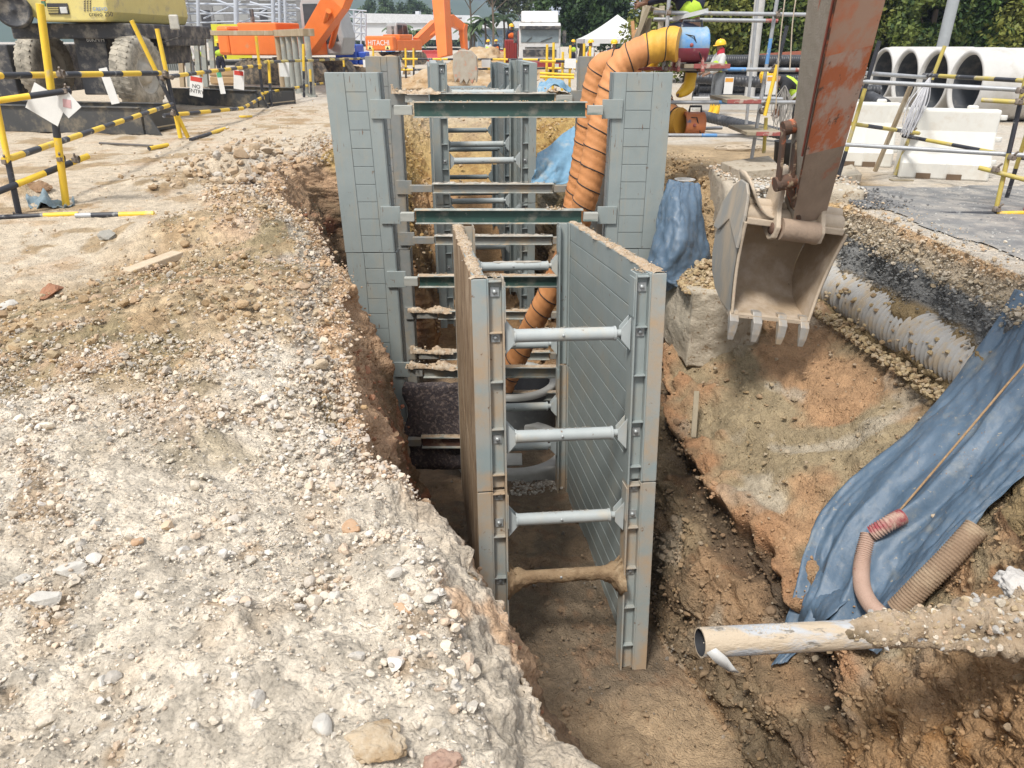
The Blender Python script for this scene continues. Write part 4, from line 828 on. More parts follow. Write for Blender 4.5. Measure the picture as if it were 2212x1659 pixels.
# hoses
def hose(name, pts, r, mats, label, pitch=.02, cat='hose', amp=.006, seg=14):
    path = catmull(pts, 40); L = 0; P2 = [path[0]]; 
    for i in range(1, len(path)): P2.append(path[i])
    tot = sum((path[i + 1] - path[i]).length for i in range(len(path) - 1)); n = int(tot / pitch * 5); out = []; j = 0; acc = 0
    for k in range(n + 1):
        l = tot * k / n
        while j < len(path) - 2 and acc + (path[j + 1] - path[j]).length < l: acc += (path[j + 1] - path[j]).length; j += 1
        out.append(path[j].lerp(path[j + 1], min(1, (l - acc) / max(1e-6, (path[j + 1] - path[j]).length))))
    rs = [r + amp * math.sin(2 * math.pi * (tot * k / n) / pitch) for k in range(n + 1)]
    b = MB(); b.tube(out, rs, 20, 0, cap=False)
    for e, s in ((out[0], out[1]), (out[-1], out[-2])): b.tube([e, e + (s - e).normalized() * .05], r * .8, 16, 1, cap=True)
    b.v = [tuple(v) for v in b.v]; o = b.build(name, mats, None, path[-1]); tag(o, label, cat); return o
redh = M('red_hose', (.30, .06, .07), (.24, .05, .06), 6, (.42, .29, .23), 4, .50, .05, rough=.6, bump=.2)
redmud = M('red_hose_mud', (.43, .30, .24), (.38, .26, .20), 5, (.30, .06, .07), 5, .60, .04, rough=.8, bump=.4)
brnh = M('mud_hose', (.30, .21, .14), (.23, .155, .10), 5, (.36, .27, .18), 4, .55, .06, rough=.9, bump=.8, bdist=.015)
def onT(px, py, lift): 
    p = hit(px, py, 0); return p + (CAM - p).normalized() * (.11 + lift)
hose('suction_hose', [onT(1950, 1115, .16), onT(1918, 1132, .17), onT(1885, 1152, .15)], .058, [redh, blackm], 'short ribbed red hose end lying on the blue tarpaulin', .022)
hose('suction_hose', [onT(1876, 1155, .13), onT(1862, 1215, .15), onT(1862, 1265, .15), onT(1880, 1305, .15), onT(1915, 1338, .14)], .056, [redmud, blackm], 'curved pinkish muddy hose hanging down the tarpaulin', .018)
hose('suction_hose', [onT(2110, 1140, .16), onT(2050, 1205, .22), onT(1990, 1265, .22), onT(1938, 1318, .18)], .078, [brnh, blackm], 'thick brown mud coated hose slanting across the tarpaulin', .022, amp=.0028)
Pr = [onT(1937, 1110, .08), onT(1985, 1055, .12), onT(2100, 920, .22), onT(2215, 785, .25), onT(2330, 660, .3)]
b = MB(); b.tube(catmull(Pr, 8), .009, 6, 0); tag(b.build('rope', M('tan_rope', (.45, .30, .17), (.36, .23, .12), 30, rough=.9, bump=.8, bscale=120), None, Pr[-1]), 'tan rope stretched over the large blue tarpaulin', 'rope')
# pale conduit sticking out over the trench
Ca = aY(1512, 1388, 2.74); Cb = aY(2330, 1345, 3.02)
cm = M('white_pvc_mud', (.46, .47, .48), (.36, .38, .40), 6, (.50, .41, .30), 9.0, .47, .05, rough=.6, bump=1, bscale=45, bdist=.012, stretch=(.35, 1, 1), c4=(.20, .18, .15), s4=14, t4=.60)
tc_ = thing('conduit_pipe', Cb, 'pale plastic pipe with torn end jutting from the right bank over the trench', 'pipe')
b = MB(); b.pipe(Ca, Cb, .070, .062, 36, 0, 1); b.build('pipe_barrel', [cm, inkd], tc_)
# torn flap and lip dirt
dv_ = (Cb - Ca).normalized()
b = MB(); fl = [Ca + V((.03, -.083, .03)), Ca + V((.08, -.092, -.02)), Ca + V((.13, -.10, -.07)), Ca + V((.165, -.10, -.088))]; wd = [.020, .024, .014, .002]; vs = []
for p, w_ in zip(fl, wd): vs += [p + V((w_, 0, w_ * .7)), p - V((w_, 0, w_ * .7))]
b.add(vs, [(0, 1, 3, 2), (2, 3, 5, 4), (4, 5, 7, 6)], 0, True); b.build('torn_flap', M('white_plastic', (.6, .6, .58), rough=.5), tc_, solid=.003)
for k in range(240):
    f = rng.random() ** .7 * .45; a = rng.uniform(-.6, .9); p = Ca + dv_ * f; dirt.add(p + V((0, -math.sin(a) * .070 * .9, math.cos(a) * .070)), rng.uniform(.002, .007), C3(.48, .42, .34), 1)
# soil tongue over the conduit
def blob(name, c, sx, mat_, seed, sub=3, amp=.25, rr=5, parent=None, label=None, cat=None, kind=None):
    import bmesh
    bm = bmesh.new(); bmesh.ops.create_icosphere(bm, subdivisions=sub + 1, radius=1); v = np.array([x.co[:] for x in bm.verts]); f = [tuple(q.index for q in p.verts) for p in bm.faces]; bm.free()
    w_, _ = worley(v * 1.0 + seed, 3.1, 2); v = v * (1 + amp * (fbm(v + seed, 1.6, 4, 3) * .6 + (.5 - w_) * .5))[:, None] * np.array(sx) + np.array(c)
    b = MB(); b.add(v.tolist(), f, 0, True); o = b.build(name, mat_, parent, None if parent else (c[0], c[1], c[2] - sx[2])); tag(o, label, cat, None, kind); return o
soilm = M('brown_soil', (.27, .18, .105), (.20, .13, .07), 6, (.40, .30, .19), 5, .55, .07, rough=.95, bump=1.0, bscale=25, bdist=.03, c4=(.14, .09, .05), s4=14, t4=.64)
n, k = 190, 26; vs = []; cen = []
for i in range(n + 1):
    t = i / n; f = .62 + 1.5 * t; c = Ca + dv_ * f; g = max(0, t) ** 1.15
    for j in range(k):
        a = 2 * math.pi * j / k; upn = max(0, math.sin(a) * .5 + .5); q = V((f * 9, math.cos(a) * 1.3, math.sin(a) * 1.3)); nz_ = mnoise.fractal(q, .8, 2.2, 5)
        r = .060 + (.016 + .12 * g) * upn * (1 + 1.1 * nz_) + (.16 * g if math.sin(a) < 0 else 0) * max(.2, .7 + .35 * nz_) * max(0, min(1, (t - .3) / .3)) - .03 * (1 - min(1, t * 6))
        vs.append(c + V((0, math.cos(a) * r * 1.05, math.sin(a) * r)))
b = MB(); b.add(vs, [(i * k + j, i * k + (j + 1) % k, (i + 1) * k + (j + 1) % k, (i + 1) * k + j) for i in range(n) for j in range(k)], 0, True)
b.build('soil_cover', M('pale_caked_soil', (.46, .37, .27), (.38, .28, .18), 9, (.16, .12, .07), 3.5, .60, .08, rough=.95, bump=1, bscale=50, bdist=.02), tc_)
for q in range(3600):
    i = min(n, int((rng.random() ** .8) * n)); j = rng.integers(k); a = 2 * math.pi * j / k
    if math.sin(a) < -.1 or rng.random() > .35 + i / n: continue
    p = vs[i * k + j]; sz = .003 + .026 * rng.random() ** 3.5 * (.5 + i / n); dirt.add(p - V((0, 0, sz * .25)), sz, [gravel * .9, greyst * .9, C3(.48, .36, .25), C3(.46, .41, .33), claytan, claytan][q % 6], 1 if sz < .01 else 2)
blob('sandbag', tuple(aY(2200, 1262, 3.15)), (.10, .12, .06), M('white_sack', (.55, .53, .5), (.45, .43, .40), 8, rough=.8, bump=.8, bscale=20, bdist=.02), 31, 4, .4, label='crumpled white sack at the right edge above the pale pipe', cat='sack')
# timber stake against the slope and small timbers
for (p0, p1, w_, lab, tx) in (((1505, 845), (1498, 945), .05, 'weathered timber stake stuck in the slope below the concrete footing', 7.6),):
    b = MB(); b.beam(aY(*p0, 7.35), aY(*p1, 7.1), .055, .03); tag(b.build('timber_stake', M('grey_timber', (.34, .29, .21), (.26, .22, .15), 8, rough=.85, bump=.5, stretch=(1, 1, .2)), None, aY(*p1, tx), bev=.004), lab, 'stake')
# ================================================================ excavator arm and bucket
orange = M('orange_paint_worn', (.62, .15, .045), (.56, .19, .08), 4, (.48, .30, .21), 2.2, .53, .07, rough=.5, bump=.25, bscale=25, bdist=.006, stretch=(1, 1, .45), c4=(.10, .04, .025), s4=9, t4=.70)
armmud = M('arm_mud', (.34, .25, .18), (.27, .20, .145), 6, (.42, .13, .06), 3, .66, .05, rough=.85, bump=.8, bscale=30, bdist=.012, stretch=(1, 1, .6))
armmix = M('arm_mixed_wear', (.50, .33, .25), (.44, .32, .25), 5, (.50, .15, .06), 3.2, .50, .05, rough=.7, bump=.6, bscale=30, bdist=.01, stretch=(1.6, 1.6, .4), c4=(.16, .08, .05), s4=10, t4=.64)
armgrey = M('arm_side_dirt', (.33, .29, .235), (.27, .235, .185), 9, (.30, .26, .21), 4, .55, .06, rough=.9, bump=1.0, bscale=60, bdist=.01)
cream = M('bucket_dried_mud', (.50, .41, .31), (.42, .34, .25), 5, (.55, .22, .15), 3.5, .66, .04, rough=.85, bump=.6, bscale=30, bdist=.01, c4=(.22, .15, .1), s4=12, t4=.68)
buckin = M('bucket_inside', (.35, .265, .175), (.28, .21, .14), 4, (.44, .36, .28), 2.6, .56, .1, rough=.75, bump=.4, bscale=40, bdist=.006, c4=(.13, .09, .06), s4=8, t4=.7)
bucksd = M('bucket_side', (.28, .29, .29), (.36, .31, .24), 3, (.45, .37, .28), 3, .55, .08, rough=.55, metal=.2, bump=.3, stretch=(1, 1, .3))
rust = M('rusty_link', (.12, .06, .035), (.08, .05, .035), 8, (.50, .13, .05), 5, .58, .04, rough=.7, bump=.6, bscale=30, c4=(.35, .26, .17), s4=9, t4=.62)
toothm = M('tooth_steel', (.38, .36, .33), (.30, .28, .25), 9, (.42, .33, .23), 5, .55, .06, rough=.5, metal=.3, bump=.3)
ex = thing('excavator', (3.2, -1.5, 0), 'orange excavator arm reaching down with a muddy toothed bucket over the trench', 'excavator')
Bo = aY(1722, 492, 7.0); ph = R(8); ux = V((math.cos(ph), .10, -math.sin(ph))).normalized(); uz = V((math.sin(ph), .0, math.cos(ph))); uy = uz.cross(ux).normalized(); uz = ux.cross(uy)
BF = lambda x, y, z: Bo + ux * x + uy * y + uz * z
prof = [(.06, .00), (.22, .02), (.40, -.02), (.54, -.13), (.62, -.29), (.63, -.47), (.57, -.63), (.44, -.76), (.27, -.83), (.10, -.86), (.0, -.87)]
bk = MB(); WT, WB = .50, .395     # half widths at top and lip
hw = lambda z: WB + (WT - WB) * max(0, min(1, (z + .87) / .87))
pin_ = []; pout = []
for i, (a, z) in enumerate(prof):
    dy_ = prof[min(i + 1, len(prof) - 1)][0] - prof[max(i - 1, 0)][0]; dz_ = prof[min(i + 1, len(prof) - 1)][1] - prof[max(i - 1, 0)][1]; l_ = math.hypot(dy_, dz_); pin_.append((a, z)); pout.append((a - dz_ / l_ * .03, z + dy_ / l_ * .03))
NX = 14; vs = []
for (a, z) in pin_:
    for i in range(NX + 1): x = -hw(z) + 2 * hw(z) * i / NX - .02; vs.append(BF(x, a + .012 * mnoise.noise(V((x * 4, a * 4, z * 4))), z + .01 * mnoise.noise(V((x * 5 + 9, a * 5, z * 5)))))
bk.add(vs, [(j * (NX + 1) + i, j * (NX + 1) + i + 1, (j + 1) * (NX + 1) + i + 1, (j + 1) * (NX + 1) + i) for j in range(len(prof) - 1) for i in range(NX)], 1, True)
vs = []
for (a, z) in pout:
    for i in range(NX + 1): x = -hw(z) + 2 * hw(z) * i / NX - .02; vs.append(BF(x, a, z))
bk.add(vs, [(j * (NX + 1) + i, (j + 1) * (NX + 1) + i, (j + 1) * (NX + 1) + i + 1, j * (NX + 1) + i + 1) for j in range(len(prof) - 1) for i in range(NX)], 0, True)
for s in (-1, 1):     # side plates
    P_ = pin_; 
    for side, mi_ in ((0, 2), (1, 1)):
        xo = .022 if side == 0 else 0
        ring_ = [BF(s * (hw(z) + xo) - .02, a, z) for a, z in P_]; mid_ = BF(s * (hw(-.4) + xo) - .02, .15, -.4); fr = [BF(s * (hw(z) + xo) - .02, -.035 + .05 * math.sin((z + .87) / .87 * math.pi), z) for z in (-.87, -.7, -.5, -.3, -.1, .0)]
        poly = ring_ + fr; bk.add(poly + [mid_], [(i, (i + 1) % len(poly), len(poly)) for i in range(len(poly))], mi_)
    # rim between inner and outer side sheets, cutting edge
    e0 = [BF(s * hw(z) - .02, -.037 + .05 * math.sin((z + .87) / .87 * math.pi), z) for z in np.linspace(-.87, 0, 9)]; bk.tube(e0, .016, 8, 0, cap=True)
for i in range(1): bk.fbox(BF, (-hw(-.87) - .03, hw(-.87) - .01), (-.05, .06), (-.905, -.872), 0)
bo = bk.build('bucket', [cream, buckin, bucksd], ex, rec=False)
for x in (-.375, -.135, .125, .355):
    b = MB(); P = []
    for (yy, z, w_, h_) in ((.02, -.84, .044, .035), (-.06, -.93, .045, .036), (-.09, -1.04, .038, .022), (-.10, -1.12, .027, .008)):
        P.append([BF(x - w_ - .02, yy - h_, z), BF(x + w_ - .02, yy - h_, z), BF(x + w_ - .02, yy + h_, z), BF(x - w_ - .02, yy + h_, z)])
    vs = sum(P, []); fs = [(3, 2, 1, 0), (12, 13, 14, 15)]
    for j in range(3): fs += [(j * 4 + k, j * 4 + (k + 1) % 4, j * 4 + 4 + (k + 1) % 4, j * 4 + 4 + k) for k in range(4)]
    b.add(vs, fs); b.build('tooth', toothm, bo, bev=.006)
# torsion tube, horns and ears on top of the bucket
b = MB(); b.tube([BF(-.50, .10, .06), BF(.46, .10, .06)], .085, 20, 0); b.fbox(BF, (-.50, .46), (-.02, .16), (-.02, .04), 0)
b.tube([BF(-.50, .16, .14), BF(.46, .16, .14)], .06, 16, 0); b.build('torsion_tube', cream, bo, bev=.01)
horn = [(-.03, -.25), (-.02, .05), (.03, .24), (.12, .32), (.26, .33), (.40, .25), (.56, .05), (.64, -.2), (.5, -.2), (.3, -.05)]
b = MB(); b.prism(horn, BF(-.545, 0, 0), uy, uz, ux * .03); b.build('side_horn', bucksd, bo, bev=.008)
ear = [(.0, -.14), (-.10, -.10), (-.12, .0), (-.03, .16), (.02, .46), (.09, .52), (.18, .50), (.24, .40), (.28, .1), (.3, -.02)]
for x in (-.235, .20):
    b = MB(); b.prism(ear, BF(x - .022, 0, 0), uy, uz, ux * .045); q = b.build('ear', cream, bo, bev=.008)
    c = MB(); c.lathe([(0, .012), (.05, .012), (.055, 0), (.055, -.02)], BF(x - .025, -.03, -.03), -ux, 18); c.lathe([(0, .012), (.045, .012), (.05, 0), (.05, -.02)], BF(x - .025, .10, .42), -ux, 18); c.build('pin_boss', rust, q)
# curved saddle sheet from horn to ears
b = MB(); vs = []
for i in range(13):
    u = i / 12; x = -.53 + .30 * u; zt = .30 * (1 - u) ** 2 + .06 * u; 
    for yv in (-.02, .12, .26, .4): vs.append(BF(x, yv, zt + .10 * math.sin(min(1, yv / .3) * 1.5) * (1 - u)))
b.add(vs, [(i * 4 + k, i * 4 + k + 1, i * 4 + 5 + k, i * 4 + 4 + k) for i in range(12) for k in range(3)], 0, True); b.build('saddle_plate', cream, bo, solid=.02)
# stick (dipper arm)
S0 = aY(1744, 478, 7.05); S1 = aY(1862, -30, 5.95); dS = (S1 - S0).normalized(); S0 = S0 - dS * .08; S2 = S0 + dS * 4.2
sx = V((1, .22, 0)); sx = (sx - dS * sx.dot(dS)).normalized(); sy = dS.cross(sx) * -1
if sy.y < 0: sy = -sy
SF = lambda x, y, z: S0 + sx * x + sy * y + dS * z
Lz = [0, .06, .25, .55, .9, 1.3, 1.8, 2.4, 3.2, 4.2]; wz = [.14, .155, .16, .165, .172, .18, .19, .195, .2, .2]; dz_ = [.14, .17, .19, .22, .26, .30, .34, .38, .42, .44]
b = MB(); vs = []
for z, w_, d_ in zip(Lz, wz, dz_): vs += [SF(-w_, -.02, z), SF(w_, -.02, z), SF(w_, d_ , z), SF(-w_, d_, z)]
n = len(Lz)
for j in range(n - 1):
    for k in range(4): b.add([vs[j * 4 + k], vs[j * 4 + (k + 1) % 4], vs[j * 4 + 4 + (k + 1) % 4], vs[j * 4 + 4 + k]], [(0, 1, 2, 3)], (2 if Lz[j] < .8 else (3 if Lz[j] < 1.7 else 0)) if k == 0 else 1)
b.add(vs[:4], [(0, 1, 2, 3)], 1); b.add(vs[-4:], [(3, 2, 1, 0)], 1)
st = b.build('stick', [orange, armgrey, armmud, armmix], ex, rec=True)
b = MB(); b.beam(SF(-.183, -.034, .35), SF(-.205, -.034, 3.8), .012, .03, 0); b.build('edge_rib', rust, st)
b = MB(); b.tube([BF(-.19, -.05, -.02), BF(.175, -.05, -.02)], .10, 22, 0); b.build('stick_boss', armmud, st, bev=.01)
b = MB(); b.tube([BF(-.24, -.05, -.02), BF(.225, -.05, -.02)], .045, 16, 0); b.build('hinge_pin', rust, bo)
# bucket linkage and cylinder
K1 = aY(1716, 272, 6.78); K2 = aY(1702, 392, 6.86); K3 = aY(1668, 412, 7.05); 
b = MB(); b.tube([K1 - sx * .10, K1 + sx * .17], .062, 16, 0); b.build('guide_pin', rust, ex)
for s in (-.09, .03):
    b = MB(); b.beam(K1 + sx * s, K2 + sx * s, .026, .10, 0, up=V((0, 1, 0))); b.build('guide_link', rust, ex, bev=.006)
b = MB(); b.tube([K2 - sx * .12, K2 + sx * .16], .065, 16, 0); b.build('link_pin', rust, ex)
b = MB(); b.beam(K2 - sx * .0, SF(-.1, .02, .14), .05, .10, 0, up=V((0, 1, 0))); b.build('bucket_link', rust, ex, bev=.01)
b = MB(); b.beam(K1 + sx * .06, SF(-.12, .12, 1.02), .05, .12, 0, up=V((0, 1, 0))); b.build('rocker_link', rust, ex, bev=.01)
b = MB(); b.tube([K1 + V((.03, .02, .05)), SF(-.245, .02, 3.9)], .021, 14, 0); b.build('piston_rod', M('dirty_rod', (.40, .14, .09), (.32, .12, .08), 8, rough=.5, bump=.1), ex)
b = MB(); b.tube([SF(-.20, -.02, .9), SF(-.205, -.02, 1.5), SF(-.212, -.02, 3.9)], .010, 8, 0); b.build('hydraulic_pipe', M('red_pipe', (.30, .09, .06), (.22, .07, .05), 6, rough=.6), st)
# boom going back over the machine, body out of the picture
T = SF(.0, .2, 4.1); b = MB(); pol = [T, T + V((.35, -1.6, .5)), T + V((.9, -3.6, .1)), V((3.4, -2.2, 1.6))]
b.tube([pol[0], pol[1], pol[2], pol[3]], [.24, .32, .34, .3], 4, 0, sm=False); b.build('boom', orange, ex)
# ================================================================ road sheet on the right
n = 150; m_ = 190; vs = []; fs = []; keep = {}
ysr = np.linspace(-4.0, 11.0, m_ + 1); G = []
for j, yv in enumerate(ysr):
    x0 = float(np.interp(yv, YS, CT[:, 13, 0])) + .10
    for i in range(n + 1): G.append((x0 + 5.5 * i / n, yv))
G = np.array(G); P3 = np.stack([G[:, 0], G[:, 1], G[:, 0] * 0], 1)
nn_ = fbm(P3, 1.2, 4, 300); inner = (G[:, 0] - np.interp(G[:, 1], YS, CT[:, 13, 0]) - .22 + nn_ * .12 > 0) & (G[:, 1] + nn_ * .5 - .12 * (G[:, 0] - 4) < 9.9)
inner = inner.reshape(m_ + 1, n + 1); id_ = np.arange((m_ + 1) * (n + 1)).reshape(m_ + 1, n + 1)
b = MB(); zs = .008 + .004 * fbm(P3, 9, 2, 310)
b.v = [(a[0], a[1], .006 + float(z_)) for a, z_ in zip(G, np.maximum(zs, .002))]
for j in range(m_):
    for i in range(n):
        if inner[j, i] and inner[j + 1, i] and inner[j, i + 1] and inner[j + 1, i + 1]: b.f.append((int(id_[j, i]), int(id_[j, i + 1]), int(id_[j + 1, i + 1]), int(id_[j + 1, i]))); b.m.append(0); b.sm.append(True)
asph = M('road_gravel', (.20, .20, .195), (.155, .155, .155), 3, (.36, .33, .29), 3.5, .56, .12, rough=.9, bump=.8, bscale=90, bdist=.006, c4=(.40, .39, .37), s4=60, t4=.66)
tag(b.build('road', asph, rec=False), kind='structure')
r2k = Rocks()
for k in range(5200):
    u = rng.random(); x = 4.0 + rng.random() * 4.5; yv = 4.5 + 5.5 * rng.random()
    if x < np.interp(yv, YS, CT[:, 13, 0]) + .15: continue
    r2k.add((x, yv, .012), .006 + .016 * u ** 3, [C3(.30, .30, .29), C3(.42, .41, .38), C3(.2, .2, .2)][k % 3], 1)
for k in range(900): r2k.add((3.95 + abs(rng.normal()) * .25, rng.uniform(8.6, 9.9), .012 + .03 * rng.random()), rng.uniform(.01, .03), C3(.16, .16, .16) * rng.uniform(.7, 1.4), 1)
r2k.build('road_grit', stone_m)
# ================================================================ people
def skinmesh(name, nodes, edges, mat_, parent, sub=1, smooth=True):
    me = bpy.data.meshes.new(name); L = rootloc(parent) if parent else V((0, 0, 0)); keys = list(nodes)
    me.from_pydata([tuple(V(nodes[k][0]) - L) for k in keys], [(keys.index(a), keys.index(b_)) for a, b_ in edges], []); me.materials.append(mat_)
    o = bpy.data.objects.new(name, me); C.objects.link(o)
    if parent: o.parent = parent
    md = o.modifiers.new('skin', 'SKIN'); md.use_smooth_shade = True
    kf = {'boot': 1.32, 'vest': 1.22, 'shirt': 1.2, 'trousers': 1.2}.get(name, 1.08)
    for i, k in enumerate(keys):
        r = nodes[k][1]; r = r if isinstance(r, tuple) else (r, r); r = (r[0] * kf, r[1] * kf); me.skin_vertices[0].data[i].radius = r; me.skin_vertices[0].data[i].use_root = (i == 0)
    md2 = o.modifiers.new('sub', 'SUBSURF'); md2.levels = sub; md2.render_levels = sub
    return o
skin_m = M('skin', (.22, .12, .075), (.19, .10, .065), 8, rough=.5, bump=0)
def cm_(name, c, rough=.8): return M(name, c, tuple(x * .75 for x in c), 7, rough=rough, bump=.3, bscale=25, bdist=.01)
navy = cm_('navy_cloth', (.018, .022, .045)); blk = cm_('black_cloth', (.015, .016, .02)); neon = cm_('neon_vest', (.50, .72, .06)); orv = cm_('orange_vest', (.75, .18, .03)); ylh = M('yellow_helmet', (.85, .50, .02), (.8, .46, .02), 8, rough=.35, bump=0)
ylb = M('yellow_rubber', (.80, .48, .02), (.7, .40, .02), 6, (.4, .3, .15), 6, .66, .05, rough=.45, bump=.05); redc = cm_('red_scarf', (.50, .03, .05)); whc = cm_('white_cloth', (.55, .55, .53)); jean = cm_('grey_jeans', (.16, .17, .18)); silv = M('reflective_tape', (.6, .6, .58), rough=.4, bump=0)
ST0 = dict(pelvis=(0, 0, .93), waist=(0, 0, 1.06), chest=(0, .01, 1.27), neck=(0, 0, 1.44), head=(0, .02, 1.58), sl=(-.18, 0, 1.39), sr=(.18, 0, 1.39), el=(-.25, 0, 1.12), er=(.25, 0, 1.12), wl=(-.26, .10, .88), wr=(.26, .10, .88), hl=(-.10, 0, .88), hr=(.10, 0, .88), kl=(-.11, .02, .48), kr=(.11, .02, .48), al=(-.12, 0, .09), ar=(.12, 0, .09), tl=(-.14, .16, .035), tr=(.14, .16, .035))
def person(label, loc, head=0.0, pose=None, world=None, top=whc, vest=neon, legs=jean, boots=ylb, scarf=None, helmet=ylh, long=True, tapes=True, group=None, simple=False):
    J = dict(ST0); 
    if pose: J.update(pose)
    Rz = Matrix.Rotation(head, 3, 'Z'); L = V(loc); Wd = {k: L + Rz @ V(v) for k, v in J.items()}
    if world: Wd.update({k: V(v) for k, v in world.items()})
    root = thing('person', L, label, 'person', group)
    N = {k: (Wd[k], r) for k, r in dict(pelvis=(.13, .10), waist=(.12, .09), chest=(.145, .105), neck=.055, sl=.06, sr=.06, el=.042, er=.042, wl=.028, wr=.028, hl=.085, hr=.085, kl=.055, kr=.055, al=.04, ar=.04, tl=(.035, .025), tr=(.035, .025)).items()}
    E = [('pelvis', 'waist'), ('waist', 'chest'), ('chest', 'neck'), ('chest', 'sl'), ('chest', 'sr'), ('sl', 'el'), ('sr', 'er'), ('el', 'wl'), ('er', 'wr'), ('pelvis', 'hl'), ('pelvis', 'hr'), ('hl', 'kl'), ('hr', 'kr'), ('kl', 'al'), ('kr', 'ar'), ('al', 'tl'), ('ar', 'tr')]
    hd = Wd['head']; nk = Wd['neck']; upv = (hd - nk).normalized(); fwd_ = Rz @ V((0, 1, 0)); fwd_ = (fwd_ - upv * fwd_.dot(upv)).normalized(); rt = fwd_.cross(upv)
    N['jaw'] = (hd - upv * .07 + fwd_ * .015, (.05, .055)); N['face'] = (hd + fwd_ * .012, (.072, .085)); N['crownp'] = (hd + upv * .075 - fwd_ * .005, (.062, .075)); N['nose'] = (hd + fwd_ * .098 - upv * .015, .014)
    E += [('neck', 'jaw'), ('jaw', 'face'), ('face', 'crownp'), ('face', 'nose')]
    if not simple:
        for s, a, b_ in (('l', 'wl', 'el'), ('r', 'wr', 'er')):
            d = (Wd[a] - Wd[b_]).normalized(); sd_ = d.cross(fwd_); sd_ = sd_.normalized() if sd_.length > .1 else rt; nrm = d.cross(sd_).normalized()
            N['pm' + s] = (Wd[a] + d * .07, (.035, .02)); E.append((a, 'pm' + s))
            for q in range(4):
                k1 = 'f%s%d' % (s, q); off = (q - 1.5) * .019; ln = (.045, .052, .048, .038)[q]
                N[k1] = (Wd[a] + d * .105 + sd_ * off, .009); N[k1 + 'b'] = (Wd[a] + d * (.105 + ln * .7) + sd_ * off - nrm * .022, .007); E += [('pm' + s, k1), (k1, k1 + 'b')]
            N['th' + s] = (Wd[a] + d * .06 + sd_ * .045, .011); N['thb' + s] = (Wd[a] + d * .095 + sd_ * .055 - nrm * .01, .009); E += [('pm' + s, 'th' + s), ('th' + s, 'thb' + s)]
    skinmesh('body', N, E, skin_m, root)
    g = lambda k, r: (Wd[k], r)
    lerp = lambda a, b_, t: Wd[a].lerp(Wd[b_], t)
    skinmesh('trousers', dict(pelvis=g('pelvis', (.155, .125)), waist=g('waist', (.145, .11)), hl=g('hl', .105), hr=g('hr', .105), kl=g('kl', .078), kr=g('kr', .078), a=(lerp('kl', 'al', .75), .07), b=(lerp('kr', 'ar', .75), .07)), [('pelvis', 'waist'), ('pelvis', 'hl'), ('pelvis', 'hr'), ('hl', 'kl'), ('hr', 'kr'), ('kl', 'a'), ('kr', 'b')], legs, root)
    skinmesh('shirt', dict(chest=g('chest', (.175, .13)), waist=(lerp('pelvis', 'waist', .6), (.16, .125)), nk=(lerp('chest', 'neck', .8), .075), sl=g('sl', .078), sr=g('sr', .078), el=g('el', .06), er=g('er', .06), wl=(lerp('el', 'wl', .85), .045), wr=(lerp('er', 'wr', .85), .045)), [('chest', 'waist'), ('chest', 'nk'), ('chest', 'sl'), ('chest', 'sr'), ('sl', 'el'), ('sr', 'er'), ('el', 'wl'), ('er', 'wr')], top, root)
    if vest:
        v_ = skinmesh('vest', dict(chest=g('chest', (.195, .15)), waist=(lerp('pelvis', 'waist', .45), (.18, .145)), nk=(lerp('chest', 'neck', .62), (.10, .09)), sl=(lerp('chest', 'sl', .72), .10), sr=(lerp('chest', 'sr', .72), .10)), [('chest', 'waist'), ('chest', 'nk'), ('chest', 'sl'), ('chest', 'sr')], vest, root)
        if tapes:
            b = MB(); ax = (Wd['chest'] - Wd['waist']).normalized(); c0 = Wd['waist'].lerp(Wd['chest'], .2)
            xx = rt - ax * rt.dot(ax); xx.normalize(); yy = ax.cross(xx); vs = []
            for k in range(24):
                a = 2 * math.pi * k / 24; q = c0 + xx * math.cos(a) * .225 + yy * math.sin(a) * .178; vs += [q - ax * .025, q + ax * .025]
            b.add(vs, [(2 * k, (2 * k + 2) % 48, (2 * k + 3) % 48, 2 * k + 1) for k in range(24)], 0, True); b.build('reflective_band', silv, v_)
    for s in 'lr':
        kn, an_, to = Wd['k' + s], Wd['a' + s], Wd['t' + s]
        dd = (to - an_).normalized()
        skinmesh('boot', dict(a=(kn.lerp(an_, .28 if long else .7), .075), b=(kn.lerp(an_, .7), .06), c=(an_, .055), d=(an_ - dd * .03 + (an_ - kn).normalized() * .05, .048), e=(to, (.052, .038))), [('a', 'b'), ('b', 'c'), ('c', 'd'), ('c', 'e')], boots, root)
    if helmet:
        b = MB(); c = hd + upv * .055; b.lathe([(.128, 0), (.13, .02), (.122, .06), (.095, .105), (.05, .128), (.001, .134)], c, upv, 20)
        b.add([c + rt * .10 + fwd_ * .08, c + rt * .06 + fwd_ * .175, c - rt * .06 + fwd_ * .175, c - rt * .10 + fwd_ * .08, c + rt * .10 + fwd_ * .08 + upv * .012, c + rt * .06 + fwd_ * .165 + upv * .012, c - rt * .06 + fwd_ * .165 + upv * .012, c - rt * .10 + fwd_ * .08 + upv * .012], [(0, 1, 2, 3), (7, 6, 5, 4), (1, 5, 6, 2), (0, 4, 5, 1), (2, 6, 7, 3)], 0)
        b.tube([c + fwd_ * .125 + upv * .03, c + upv * .137, c - fwd_ * .125 + upv * .03], .012, 6, 0); b.build('helmet', helmet, root, bev=.002)
    if scarf:
        skinmesh('scarf', dict(a=(hd + upv * .02 - fwd_ * .03, (.085, .085)), b=(hd - upv * .09, (.088, .085)), c=(nk - upv * .02, (.12, .10)), d=(nk - upv * .10 + rt * .06, (.07, .06))), [('a', 'b'), ('b', 'c'), ('c', 'd')], scarf, root)
    return root
